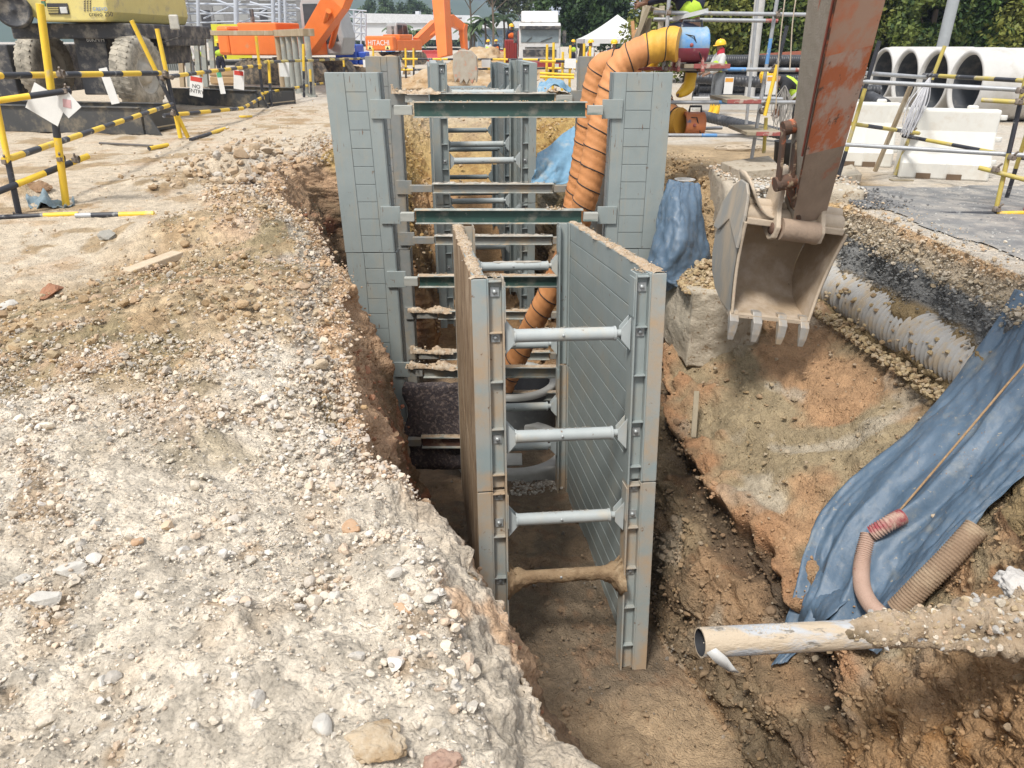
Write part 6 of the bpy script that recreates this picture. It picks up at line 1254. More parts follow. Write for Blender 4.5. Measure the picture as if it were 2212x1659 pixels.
for i, x in enumerate(hx):
    Yt = 37 - .35 * i + (i % 2) * 1.2; yl = (i % 4 == 0)
    if i < 3: protoT.append(tree((x, Yt, 0), (E1, E2, E3)[i], 26000, .13, gl if i else (.045, .07, .016), (gh, (.08, .14, .03), (.12, .15, .03))[i] if i else (.19, .20, .04), hl_[i], 'dense trees behind the stacked pipes', seed=20 + i, trunk=(.2, 2.2)))
    else: clone(protoT[(i * 2) % 3], (x, Yt, 0), hl_[i], R(60 * i))
tree((5.2, 62, 0), [(0, 0, 4.6, 3.0, 2.6, 3.2), (-1.9, 0, 3.4, 1.9, 1.8, 2.2), (1.9, 0, 3.6, 2.0, 1.8, 2.4), (.4, 0, 7.4, 2.4, 2, 2.2), (2.4, .5, 6.0, 1.8, 1.6, 1.8)], 26000, .17, (.014, .032, .012), (.05, .095, .025), 'broad dark green tree behind the white tent', None, 60, trunk=(.3, 2.5))
# ================================================================ barriers on the left
def pr(w_px, Y): return w_px / 2 / FP * Y * .95
def tp(root, x0, y0, Y0, x1, y1, Y1, w=11, mats=YB, step=None, cols=None, off=0.0, name='rail'):
    a = aY(x0, y0, Y0); c = aY(x1, y1, Y1); a.z = max(a.z, .02); c.z = max(c.z, .02)
    return tubepart(root, a, c, r=min(.04, pr(w, (Y0 + Y1) / 2)), mats=mats, step=step, cols=cols, off=off, name=name)
BY = [blkp, yel]
t = thing('tube_barrier', aZ(143, 446, 0), 'yellow and black tube barrier nearest on the left, hung with papers', 'barrier')
tp(t, 86, 8, 8.75, 144, 447, 8.8, 16, cols=[(.40, 0), (.64, 1), (1, 0)], name='post'); tp(t, -8, 225, 8.4, 42, 467, 8.3, 13, cols=[(.50, 0), (1, 1)], name='post')
tp(t, -30, 164, 8.3, 345, 158, 11.5, 12, mats=YB, step=.42, off=.5); tp(t, -30, 221, 8.2, 152, 195, 8.7, 13, mats=YB, step=.40)
tp(t, 10, 346, 8.3, 372, 225, 14.8, 11, mats=[yel, blkp], step=.42); tp(t, -30, 424, 8.0, 190, 337, 9.2, 14, mats=BY, step=.36)
tp(t, -30, 476, 8.1, 172, 474, 8.3, 11, cols=[(.62, 1), (1, 0)]); 
for p, Y_ in (((133, 160), 8.75), ((146, 196), 8.7), ((133, 343), 8.8), ((165, 344), 8.85), ((15, 348), 8.35), ((36, 470), 8.25)): coupler(t, aY(*p, Y_), V((1, .1, -.1)), .045)
t2 = thing('ground_tube', aZ(250, 462, .03), 'striped tube lying on the sand with grey sheet wrapped round its end', 'tube'); a, c = aZ(164, 466, .03), aZ(333, 462, .03); tubepart(t2, a, c, r=.03, cols=[(.2, 2), (.55, 1), (1, 0)], mats=[yel, blkp, galv])
t = thing('tube_barrier', aZ(400, 301, 0), 'crossed yellow tube posts with striped rails by the wheeled crane', 'barrier')
tp(t, 284, 44, 15.0, 407, 301, 15.4, 10, cols=[(.42, 0), (.80, 1), (1, 0)], name='post'); tp(t, 339, 62, 15.3, 391, 303, 15.3, 11, cols=[(.38, 0), (.78, 1), (1, 0)], name='post')
tp(t, 344, 168, 15.2, 563, 141, 22.6, 9, step=.5); tp(t, 354, 250, 15.2, 524, 234, 19, 9, mats=BY, step=.5); tp(t, 522, 235, 19, 568, 209, 22.5, 8, mats=BY, step=.5); tp(t, 350, 160, 15.3, 372, 168, 15.1, 9, mats=[coup])
for p, Y_ in (((352, 167), 15.2), ((375, 244), 15.2), ((358, 160), 15.1)): coupler(t, aY(*p, Y_), V((1, .1, 0)), .06)
t = thing('tube_barrier', aZ(571, 231, 0), 'slim yellow and black posts with rails beside the timber decked stand', 'barrier')
tp(t, 553, 78, 22.5, 571, 232, 22.7, 7, cols=[(.45, 0), (.85, 1), (1, 0)], name='post'); tp(t, 580, 130, 23.2, 586, 229, 23, 6, cols=[(.5, 0), (1, 1)], name='post')
tp(t, 566, 202, 22.6, 700, 179, 30, 7, step=.55); tp(t, 572, 134, 23, 790, 126, 34, 6, mats=dY, step=.6)
for x, y0, y1, Y_ in ((655, 95, 210, 25.5), (670, 150, 202, 27), (742, 128, 160, 33)): tp(t, x, y0, Y_, x + 2, y1, Y_, 6, cols=[(.5, 0), (1, 1)], name='post')
t = thing('tube_barrier', aZ(830, 160, 0), 'long low yellow and black rail fence beyond the far end of the trench', 'barrier')
tp(t, 740, 127, 33, 1240, 129, 33, 5, step=.6); tp(t, 860, 151, 33, 1235, 147, 33, 5, step=.6)
for x in (806, 876, 893, 952, 1090, 1196): tp(t, x, 104, 33, x + 1, 172, 33, 5, cols=[(.6, 0), (1, 1)], name='post')
t = thing('tube_barrier', aZ(1205, 190, 0), 'cluster of yellow posts and rails right of the trench in front of the truck', 'barrier')
for x, y0 in ((1182, 96), (1196, 92), (1216, 112), (1232, 98), (1262, 94), (1275, 100)): tp(t, x, y0, 26, x - 2, 196, 26, 6, cols=[(.55, 0), (1, 0)], name='post')
tp(t, 1166, 132, 25.8, 1300, 134, 26, 6, step=.5); tp(t, 1166, 158, 25.8, 1240, 162, 25.8, 6, mats=[yel], cols=[(1, 0)]); tp(t, 1166, 166, 25.7, 1240, 168, 25.7, 6, mats=[yel], cols=[(1, 0)]); tp(t, 1264, 146, 20, 1372, 146, 20, 6, mats=[galv, M('tube_teal', (.15, .5, .5))], cols=[(.4, 0), (.6, 1), (1, 0)])
for (p, q, r_w) in (((322, 321), (362, 313), 8), ((412, 302), (492, 276), 9), ((215, 309), (330, 315), 9), ((516, 253), (545, 252), 7)):
    a, c = aZ(*p, .03), aZ(*q, .03); lab = {8: 'short yellow tube end lying on the sand', 9: 'black and yellow tube lying on the ground by the crossed posts', 7: 'short yellow tube piece on the ground near the trench'}[r_w]
    if p == (215, 309): lab = 'dark batten lying on the sand in front of the black ramp'; tag(tubepart(None, a, c, r=.02, mats=[M('dark_batten', (.12, .11, .10))], name='ground_batten'), lab, 'batten'); continue
    t3 = thing('ground_tube', a, lab, 'tube'); tubepart(t3, a, c, r=.035, cols=[(.5 if r_w == 9 else .01, 1), (1, 0)], mats=[yel, blkp])
# papers
sign(424, 186, 17.5, .28, .42, ['NO', 'ENTRY'], 'NO ENTRY notice hanging from the striped rail', R(10), redink); sign(516, 172, 20.5, .26, .46, [], 'white notice with red heading hanging right of the NO ENTRY notice', R(8), redink)
sign(477, 178, 19, .12, .5, [], 'thin curled white and green strip between two notices', R(-4), M('green_ink', (.1, .4, .2))); sign(614, 150, 24.5, .30, .40, [], 'blank white sheet pinned in front of the grey columns', R(2))
sign(236, 186, 10.6, .11, .44, [], 'long pale paper strip hanging before the crane wheel', R(-10)); sign(100, 226, 8.72, .36, .30, [], 'white sheet hanging askew on the nearest left post', R(33))
t = sign(145, 224, 8.66, .20, .22, [], 'small laminated sheet with faint pink diamond by the nearest left post', R(-35)); b = MB(); c = aY(145, 224, 8.655); b.add([c + V((.06, -.002, 0)), c + V((0, -.002, .06)), c + V((-.06, -.002, 0)), c + V((0, -.002, -.06))], [(0, 1, 2, 3)]); b.build('diamond_mark', M('pink_ink', (.62, .38, .38)), t)
for x, lab in ((644, 'leftmost white notice on the far rail fence'), (857, 'white notice on the far rail fence left of the trench'), (1050, 'white notice on the far rail fence between the panels'), (1232, 'small white notice on the yellow rails by the truck')): sign(x + (150 if x == 644 else 0), 137, 32.9 if x < 1200 else 25.8, .36, .28, [], lab)
# ================================================================ black steel ramps
rampm = M('black_steel', (.045, .048, .05), (.06, .06, .06), 3, (.22, .185, .13), 2.6, .60, .10, rough=.55, bump=.25, c4=(.3, .27, .2), s4=12, t4=.72)
sandm = M('sand_dust', (.42, .35, .25), (.36, .30, .21), 6, rough=.95, bump=.4)
def ramp(p0, p1, h, wd, label):
    a, c = aZ(*p0, 0), aZ(*p1, 0); d = (c - a).normalized(); n = V((-d.y, d.x, 0)); t = thing('steel_ramp', (a + c) / 2, label, 'ramp'); b = MB()
    for k in (0, wd): b.beam(a + n * k + V((0, 0, h / 2)), c + n * k + V((0, 0, h / 2)), .05, h)
    for k in (0, wd): b.beam(a + n * k + V((0, 0, h + .012)), c + n * k + V((0, 0, h + .012)), .14, .024)
    b.beam(a + n * wd / 2 + V((0, 0, .10)), c + n * wd / 2 + V((0, 0, .10)), wd - .06, .03, 1); b.beam(c + V((0, .05, h / 2 - .02)) + d * -.02, c + n * (wd - .05) + V((0, 0, h / 2 - .02)) + d * -.02, .03, h * .8)
    b.build('channel', [rampm, sandm], t, bev=.006); b = MB(); b.prism([(0, 0), (.35, 0), (.05, h)], c + n * .02 + V((0, 0, .004)), d, V((0, 0, 1)), n * .04); b.build('end_plate', rampm, t)
ramp((-160, 278), (313, 291), .50, 1.1, 'black steel ramp trough in front of the crane wheels'); ramp((372, 226), (559, 234), .44, 1.6, 'black steel ramp trough behind the NO ENTRY notice')
# ================================================================ wheeled crane, cut by the frame
cy = M('crane_yellow', (.66, .56, .20), (.60, .50, .18), 2, (.42, .36, .2), 3, .62, .08, rough=.4, bump=.05); cb = M('crane_black', (.035, .036, .04), (.05, .05, .055), 4, (.20, .18, .15), 4, .56, .08, rough=.6, bump=.3)
tyre = M('dusty_tyre', (.26, .235, .19), (.17, .155, .125), 6, (.40, .36, .29), 5, .50, .08, rough=.9, bump=.4); rimm = M('dusty_rim', (.50, .46, .39), (.40, .37, .31), 6, rough=.7, bump=.3); glassm = M('dark_glass', (.03, .035, .04), (.05, .055, .06), 3, rough=.15, bump=0)
lampm = M('lamp_glass', (.6, .6, .58), rough=.2, bump=0)
W2 = aY(300, 158, 18.9); W1 = aY(98, 142, 20.3); nx = V((.985, -.12, 0)).normalized()
t = thing('wheeled_crane', ((W1.x + W2.x) / 2, 21, 0), 'yellow wheeled crane with big dusty tyres behind the left barrier', 'crane')
def wheel(c, ax, r, wd, root):
    b = MB(); c = V(c); c.z = max(c.z, r + .005); prof = [(r * .56, wd / 2 - .02), (r * .62, wd / 2), (r * .90, wd / 2 - .01), (r * .985, wd / 2 - .07), (r, wd * .25), (r, -wd * .25), (r * .985, -wd / 2 + .07), (r * .9, -wd / 2), (r * .6, -wd / 2)]
    b.lathe(prof, c, ax, 48); tr = b.build('wheel', tyre, root); b = MB(); x = ax.cross(V((0, 0, 1))).normalized(); z = V((0, 0, 1))
    for k in range(36):
        a = 2 * math.pi * k / 36; rad = x * math.cos(a) + z * math.sin(a); tan = ax.cross(rad)
        for s in (-1, 1): b.beam(c + rad * (r - .008) + ax * (s * wd * .04), c + rad * (r - .024) + ax * (s * wd * .40) + tan * .05 * s, .05, .04, up=rad)
    b.build('tread', tyre, tr); b = MB(); b.lathe([(r * .57, wd / 2 - .03), (r * .53, wd / 2 - .02), (r * .5, wd / 2 - .12), (r * .30, wd / 2 - .16), (r * .28, wd / 2 - .05), (r * .2, wd / 2 - .02), (0.001, wd / 2 - .02)], c, ax, 32)
    for k in range(10): a = 2 * math.pi * k / 10; b.lathe([(0, .04), (.022, .04), (.022, 0)], c + ax * (wd / 2 - .16) + (x * math.cos(a) + z * math.sin(a)) * r * .40, ax, 8)
    b.build('rim', rimm, tr)
wheel(W2, nx, .80, .50, t); wheel(W1, nx, .80, .50, t)
Q = lambda px, py, Y_: aY(px, py, Y_)
def pbox(b, p0, p1, Y0, Y1, mi=0): a, c = aY(p0[0], p0[1], Y0), aY(p1[0], p1[1], Y0); b.box((min(a.x, c.x), Y0, min(a.z, c.z)), (max(a.x, c.x), Y1, max(a.z, c.z)), mi)
b = MB(); a, c = aY(40, -55, 18.4), aY(238, 47, 18.4); b.prism([(0, .15), (.25, 0), (c.x - a.x - .1, 0), (c.x - a.x, .2), (c.x - a.x, a.z - c.z), (0, a.z - c.z)], V((a.x, 18.4, c.z)), V((1, 0, 0)), V((0, 0, 1)), V((0, 4.5, 0))); body = b.build('cab_body', cy, t, bev=.04)
b = MB(); pbox(b, (100, 7), (150, 31), 18.375, 18.39); b.build('lamp_recess', cb, body); b = MB(); pbox(b, (128, 15), (146, 29), 18.34, 18.374); b.build('headlight', lampm, body, bev=.01)
b = MB(); 
for k in range(4): pbox(b, (103, 16 + k * 3.6), (126, 17.4 + k * 3.6), 18.36, 18.374)
b.build('louvre', cy, body)
b = MB()
for k in range(7):
    for j in range(3): pbox(b, (181 + j * 6, -2 + k * 4), (184 + j * 6, 0 + k * 4), 18.385, 18.398)
b.build('vent_slots', cb, body)
txt('CREVO', body, aY(216, 20, 18.38), .10, M('blue_print', (.1, .25, .6), rough=.6)); txt('crevo 250', body, aY(218, 31, 18.38), .13, blackm)
b = MB(); pbox(b, (152, 60), (250, 205), 18.9, 21.5); b.build('front_chassis', cb, t, bev=.03); b = MB(); pbox(b, (20, 50), (290, 84), 18.7, 23.5); b.build('fender_deck', cb, t, bev=.03); b = MB(); pbox(b, (-40, 96), (42, 210), 19.6, 24); b.build('outrigger_box', cb, t, bev=.03); b = MB(); pbox(b, (238, 62), (360, 100), 20.4, 23.0); b.build('rear_deck', cb, t, bev=.03); b = MB(); pbox(b, (252, 96), (345, 140), 20.6, 22.8); b.build('rear_chassis', cb, t, bev=.03)
txt('27300KG', t, aY(208, 78, 18.88), .14, paper); txt('60KM/H', t, aY(206, 86, 18.88), .12, paper)
b = MB(); a = aY(28, 22, 18.0); b.lathe([(0, -.9), (.33, -.9), (.35, -.6), (.35, .0), (.32, .04), (.29, .04), (.27, 0), (.06, .0), (0, .03)], a, V((.5, -1, 0)), 32); b.build('air_tank', cb, t)
b = MB(); a = aY(374, 48, 19.5); b.box((a.x - .10, a.y, a.z - .16), (a.x + .12, a.y + .07, a.z + .16)); mm = b.build('mirror', M('mirror_case', (.5, .48, .42), rough=.4), t, bev=.03); b = MB(); b.tube([a + V((.1, 0, -.15)), a + V((.14, 0, -.3)), a + V((-.5, .3, -.45))], .015, 8); b.build('mirror_stalk', cb, mm)
b = MB(); pbox(b, (84, -20), (97, 2), 18.0, 18.05); pbox(b, (88, 2), (98, 14), 18.0, 18.05, 1); tag(b.build('flag_board', [M('orange_board', (.7, .25, .06)), M('green_board', (.08, .2, .12))], None, aY(90, 14, 18)), 'small orange and green board above the nearest left post', 'sign')
# ================================================================ grey steel stand with timber deck
gcol = M('grey_column', (.30, .31, .28), (.25, .26, .235), 5, (.42, .36, .26), 4, .6, .06, rough=.6, bump=.2)
t = thing('decked_stand', aZ(600, 182, 0), 'grey steel column stand with dusty timber deck, left of the trench', 'stand'); Yt = 31
b = MB(); a, c = aY(345, 66, Yt), aY(590, 70, Yt); b.box((a.x, Yt, a.z - .16), (c.x, Yt + 3, a.z)); d_ = aY(655, 84, Yt - 4); b.prism([(0, 0), (d_.x - c.x, d_.y - c.y), (d_.x - c.x + .3, d_.y - c.y + .3), (.3, 3)], V((c.x + .01, Yt, a.z - .2)), V((1, 0, 0)), V((0, 1, 0)), V((0, 0, .22))); b.build('timber_deck', timber, t, bev=.01)
for k, x in enumerate((388, 404, 424, 439, 456)):
    b = MB(); p = aY(x, 82, Yt + .2); q = aY(x + 6, 180, Yt + .2); q.z = .1; b.beam(q, V((p.x, p.y, a.z - .17)), .17, .17); b.build('column', gcol if k else timber, t, bev=.01)
for k in range(6):
    f = k / 5; x = c.x + (d_.x - c.x) * f; yv = Yt + (d_.y - Yt) * f; b = MB(); b.tube([V((x + .1, yv + .1, .05)), V((x + .1, yv + .1, a.z - .21))], .10, 14); b.box((x - .03, yv - .03, .0), (x + .23, yv + .23, .06)); b.build('column', gcol if k else timber, t)
b = MB(); a2, c2 = aZ(484, 178, .02), aZ(640, 184, .02); b.box((a2.x, 30.5, .0), (c2.x, 31.6, .045)); b.build('foot_plate', gcol, t)
t = thing('timber_stack', aZ(560, 184, 0), 'short stack of sawn logs beside the decked stand', 'timber')
for k in range(5):
    b = MB(); z = .14 + .27 * (k // 2); y_ = 29.6 + .32 * (k % 2); a2 = aZ(545, 184, 0).x; b.box((a2, y_, z - .13), (a2 + 1.0, y_ + .28, z + .12)); b.build('log', M('sawn_log', (.42, .28, .15), (.34, .22, .11), 5, rough=.9, bump=.5, stretch=(.3, 1, 1)), t, bev=.04)
# banner
t = thing('banner', aY(500, 128, 40), 'yellow banner hung behind the decked stand and orange machine', 'banner'); b = MB(); p, q = aY(455, 52, 40), aY(545, 128, 40); b.box((p.x, 40, q.z), (q.x, 40.04, p.z)); b.build('cloth', M('banner_yellow', (.62, .60, .04), (.55, .54, .04), 3, rough=.7), t); txt('PE', t, aY(486, 95, 39.95), .42, blackm)
# ================================================================ excavators in the background
exo = M('excavator_orange', (.78, .19, .035), (.72, .165, .03), 2, (.55, .26, .12), 3, .68, .06, rough=.4, bump=.03); silver_ = M('cab_silver', (.36, .37, .37), (.31, .32, .32), 3, rough=.4, bump=.02); trk = M('track_steel', (.10, .09, .075), (.07, .065, .06), 6, (.28, .22, .15), 5, .5, .08, rough=.8, bump=.4)
def machine(name_label, base, hd_, boom, stick, bucketat, text=None, s=1.0, cat='excavator'):
    base = V(base); Rz = Matrix.Rotation(hd_, 3, 'Z'); L = lambda x, y, z: base + Rz @ (V((x, y, z)) * s); t = thing('excavator', base, name_label, cat)
    B = lambda b, a, c, mi=0: b.hexa([L(*q) for q in ((a[0], a[1], a[2]), (c[0], a[1], a[2]), (c[0], c[1], a[2]), (a[0], c[1], a[2]), (a[0], a[1], c[2]), (c[0], a[1], c[2]), (c[0], c[1], c[2]), (a[0], c[1], c[2]))], mi)
    for sy_ in (-1, 1):
        b = MB(); pol = [(-1.9, .35), (-1.7, .08), (-1.4, 0), (1.4, 0), (1.75, .1), (1.95, .4), (1.75, .75), (1.4, .85), (-1.4, .85), (-1.75, .72)]; b.prism(pol, L(0, sy_ * 1.0 - .28, 0), Rz @ V((s, 0, 0)), V((0, 0, s)), Rz @ V((0, .56 * s, 0))); q = b.build('track', trk, t, bev=.02)
        b = MB()
        for k in range(16): x = -1.5 + k * .2; B(b, (x, sy_ * 1.0 - .31, .86), (x + .12, sy_ * 1.0 + .31, .90)); B(b, (x, sy_ * 1.0 - .31, .001), (x + .12, sy_ * 1.0 + .31, .03)) if False else None
        b.build('track_pad', trk, q)
    b = MB(); B(b, (-1.9, -1.25, 1.0), (1.3, 1.25, 1.75)); B(b, (-1.5, -1.2, 1.751), (.2, .3, 2.1)); hs = b.build('house', exo, t, bev=.06)
    b = MB(); b.prism([(-1.25, 0), (1.25, 0), (1.25, 1), (-1.25, 1), (-1.25, 0)][:4], L(-2.45, 0, 1.0), Rz @ V((0, s, 0)), V((0, 0, s * 1.0)), Rz @ V((.54 * s, 0, 0))); cw_ = b.build('counterweight', exo, t, bev=.12)
    b = MB(); b.lathe([(.09, 0), (.09, .5), (.07, .55)], L(-1.3, -.5, 2.1), n=12); b.build('exhaust', cb, t)
    b = MB(); pol = [(.25, 1.0), (1.9, 1.0), (2.05, 1.6), (1.75, 2.85), (1.5, 2.95), (.35, 2.95), (.25, 2.7)]; b.prism(pol, L(0, .32, 0), Rz @ V((s, 0, 0)), V((0, 0, s)), Rz @ V((0, .93 * s, 0))); cabo = b.build('cab', silver_, t, bev=.08)
    for (pol, yy) in (([(.42, 1.75), (1.05, 1.75), (1.05, 2.75), (.42, 2.75)], .30), ([(1.15, 1.35), (1.85, 1.5), (1.62, 2.72), (1.15, 2.75)], .30)): b = MB(); b.prism(pol, L(0, yy, 0), Rz @ V((s, 0, 0)), V((0, 0, s)), Rz @ V((0, .012 * s, 0))); b.build('window', glassm, cabo)
    def arm(pts, wd, hts, nm, m_=exo):
        b = MB(); n = len(pts); side = Rz @ V((0, 1, 0)); vs = []
        for i, p in enumerate(pts):
            d = (V(pts[min(i + 1, n - 1)]) - V(pts[max(i - 1, 0)])).normalized(); up_ = d.cross(side).normalized(); vs += [V(p) + up_ * hts[i] / 2 + side * wd / 2, V(p) + up_ * hts[i] / 2 - side * wd / 2, V(p) - up_ * hts[i] / 2 - side * wd / 2, V(p) - up_ * hts[i] / 2 + side * wd / 2]
        b.add(vs, [(j * 4 + k, j * 4 + (k + 1) % 4, j * 4 + 4 + (k + 1) % 4, j * 4 + 4 + k) for j in range(n - 1) for k in range(4)] + [(3, 2, 1, 0), (4 * n - 4, 4 * n - 3, 4 * n - 2, 4 * n - 1)]); return b.build(nm, m_, t, bev=.02)
    arm(boom, .5 * s, [.75, .95, .85, .55], 'boom'); arm(stick, .46 * s, [.42, .62, .5, .36], 'stick')
    for off in (-.42, .42): b = MB(); o_ = Rz @ V((0, off * s, 0)); b.tube([L(1.4, 0, 1.25) + o_, V(boom[1]).lerp(V(boom[0]), .1) + o_ * .9 - V((0, 0, .2))], .10 * s, 12); b.build('boom_cylinder', exo, t)
    b = MB(); b.tube([V(boom[1]) + V((0, 0, .55)), V(stick[0]) + V((-.25, 0, .45))], .085 * s, 12); b.build('stick_cylinder', silver_, t)
    c = V(bucketat); b = MB(); pol = [(-.38, .5), (-.15, .62), (.2, .6), (.40, .4), (.43, -.1), (.39, -.42), (.33, -.28), (.24, -.47), (.15, -.3), (.05, -.49), (-.04, -.3), (-.16, -.47), (-.24, -.28), (-.35, -.42), (-.42, 0)]; b.prism(pol, c - V((0, .3, 0)), V((1, 0, 0)), V((0, 0, 1)), V((0, .75, 0))); b.build('bucket', M('far_bucket', (.40, .36, .30), (.32, .28, .22), 4, (.5, .22, .14), 4, .6, .06, rough=.7, bump=.3), t, bev=.04)
    if text:
        o = txt(text, cw_, L(-2.47, 0, 1.52), .5, paper, extrude=.005); o.rotation_euler = (R(90), 0, hd_ - R(90))
        for sy_ in (-.8, .8):
            b = MB(); B(b, (-2.47, sy_ - .22, 1.08), (-2.455, sy_ + .22, 1.34)); q = b.build('warning_plate', M('label_yellow', (.8, .72, .3), rough=.5), cw_); b = MB(); b.prism([(-.13, 0), (.13, 0), (0, .2)], L(-2.475, sy_, 1.11), Rz @ V((0, s, 0)), V((0, 0, s)), Rz @ V((-.006, 0, 0))); b.build('warning_triangle', blackm, q)
    return t
bE = V((-9.5, 36.0, 0)); top_ = aY(745, -30, 35.0); apex = V((-5.2, 34, 5.6)); sk0 = V((-2.7, 30.6, 6.2)); skb = aY(962, 122, 28.6)
machine('orange excavator with silver cab whose long arm reaches down at the end of the trench', bE, R(-20), [aY(664, 100, 34.6), aY(728, 2, 33.6), V((-5.6, 33.6, 5.4)), sk0 + V((0, .3, 0))], [sk0 + V((.0, .6, .4)), sk0, sk0.lerp(skb, .5), skb], aY(980, 150, 28.3) + V((.4, 0, 0)), s=1.14)
b2 = V((-8.6, 63, 0)); t = machine('orange excavator lettered HITACHI working behind the spoil heap', b2, R(62), [aY(900, 92, 64), aY(938, 58, 66), aY(975, 44, 68), aY(1000, 60, 69)], [aY(1003, 52, 69), aY(1000, 66, 69), aY(1002, 90, 69), aY(1004, 112, 69)], aY(1000, 122, 69), text='HITACHI')
# ================================================================ heaps beyond the trench
heapm = M('heap_soil', (.44, .31, .18), (.38, .25, .13), 1.2, (.50, .40, .27), 1.6, .55, .10, rough=.95, bump=1, bscale=6, bdist=.08)
def heapo(px, w_m, d_m, h_m, Y, seed): c = aZ(px, 170, 0); x = (px - CX) / FP * (Y * .911 + .72); blob('soil_heap', (x, Y, -.05), (w_m, d_m, h_m), heapm, seed, 5, .35, kind='stuff')
heapo(1040, 1.9, 2.2, 1.35, 44, 3); heapo(985, 2.0, 1.5, .8, 31.5, 5); heapo(1075, 1.5, 1.3, .5, 31, 6); heapo(805, 1.7, 1.5, 1.15, 45, 8); heapo(1200, .75, .8, .42, 24.0, 9); heapo(775, 1.3, 1.2, .6, 40, 12); heapo(1085, 2.2, 2, .7, 38, 15); heapo(925, 1.6, 1.6, .5, 33, 16)
# blue plant, striped board, cabins
t = thing('pump_unit', aZ(790, 150, 0), 'bright blue machine on the ground right of the silver cabbed excavator', 'machine'); bm_ = M('plant_blue', (.03, .10, .50), (.03, .08, .42), 4, rough=.45, bump=.05)
b = MB(); pbox(b, (722, 96), (772, 140), 38, 40); b.build('housing', bm_, t, bev=.06); b = MB(); pbox(b, (742, 88), (762, 96), 38.3, 39); b.build('filler', bm_, t, bev=.03); b = MB(); pbox(b, (772, 112), (792, 140), 38.2, 39.2); b.build('control_box', bm_, t, bev=.04); b = MB(); pbox(b, (752, 104), (766, 112), 37.9, 38); b.build('badge', paper, t)
t = thing('striped_board', aZ(800, 165, 0), 'blue and white striped safety board lying before the far heap', 'board'); b = MB(); p0, p1 = aZ(735, 163, 0), aZ(866, 174, 0); d = p1 - p0
for k in range(14):
    f0, f1 = k / 14, (k + 1) / 14; a, c = p0 + d * f0, p0 + d * f1; sh = d * .035
    b.add([a, c, c + sh + V((0, .2, .42)), a + sh + V((0, .2, .42))], [(0, 1, 2, 3)], k % 2)
b.build('board_face', [M('stripe_blue', (.03, .10, .45), rough=.5), paper], t, solid=.02)
for k, (x0, y0, x1, y1, Y_, col_, lab) in enumerate(((827, 76, 850, 92, 88, (.05, .22, .6), 'blue water tank on a frame behind the lettered excavator'), (822, 98, 848, 122, 86, (.08, .25, .6), 'small blue and white cabin below the blue tank'), (1110, 96, 1126, 122, 75, (.6, .6, .6), 'narrow white cabin left of the truck'))):
    t = thing('site_cabin', aY((x0 + x1) / 2, y1, Y_), lab, 'cabin'); b = MB(); pbox(b, (x0, y0), (x1, y1), Y_, Y_ + 2.4); q = b.build('cabin_wall', M('cabin%d' % k, col_, rough=.5), t, bev=.05); b = MB(); pbox(b, (x0 + 3, y0 + 4), (x0 + (x1 - x0) * .45, y1 - 5), Y_ - .02, Y_ - .005); b.build('window', paper, q)
wb = water_barrier(aZ(1010, 150, 0) + V((0, 6, 0)), 1.6, 0, 'leftmost red and white far plastic barrier', M('red_plastic', (.5, .06, .05))); wm2 = 1
for k, (x, lab) in enumerate(((1045, 'second far red plastic barrier from the left, near the spoil heap'), (1078, 'far red plastic barrier nearest the truck'), (905, 'far red plastic barrier right of the lettered excavator'))):
    clone(wb, aZ(x, 140, 0) + V((0, 8 + k, 0)), lab)
clone([o for o in C.objects if o.get('label', '').startswith('white water filled barrier nearest')][0], aZ(870, 138, 0), 'far white plastic barrier in front of the lettered excavator', 0.1)
# ================================================================ truck
tw = M('truck_white', (.62, .62, .61), (.56, .56, .55), 2, (.42, .38, .33), 3, .62, .08, rough=.35, bump=.02); trd = M('truck_red', (.30, .035, .03), (.25, .03, .03), 3, rough=.5, bump=.1)
Yk = 41.0; TX = lambda px: aY(px, 90, Yk).x
t = thing('truck', (TX(1166), Yk + 3, 0), 'white tipper truck with red bumper facing the camera beyond the trench', 'truck'); xl, xr = TX(1121), TX(1211)
b = MB(); b.prism([(0, .75), (0, 2.35), (.22, 2.5), (1.9, 2.5), (1.9, .75)], (xl, Yk, 0), V((0, 1, 0)), V((0, 0, 1)), V((xr - xl, 0, 0))); cabo = b.build('cab', tw, t, bev=.06)
b = MB(); b.prism([(.2, 2.5), (.5, 3.02), (1.9, 3.05), (1.9, 2.5)], (xl + .12, Yk, .01), V((0, 1, 0)), V((0, 0, 1)), V((xr - xl - .24, 0, 0))); b.build('roof_spoiler', tw, t, bev=.05)
b = MB(); b.box((xl + .1, Yk - .03, 1.62), (xr - .1, Yk - .006, 2.2)); b.build('windscreen', M('windscreen', (.22, .27, .29), (.16, .2, .22), 2, rough=.15, bump=0), cabo, bev=.01); b = MB(); b.box((xl + .02, Yk - .22, 2.21), (xr - .02, Yk - .04, 2.36)); b.build('sun_visor', cb, cabo, bev=.02)
b = MB(); b.box((xl + .2, Yk - .03, .98), (xr - .2, Yk - .006, 1.30)); b.build('grille', cb, cabo); b = MB(); b.box((xl + .3, Yk - .04, 1.36), (xr - .3, Yk - .008, 1.42)); b.build('grille_bar', cb, cabo)
b = MB(); b.box((xl - .03, Yk - .16, .38), (xr + .03, Yk + .05, .76)); bp = b.build('bumper', trd, t, bev=.04)
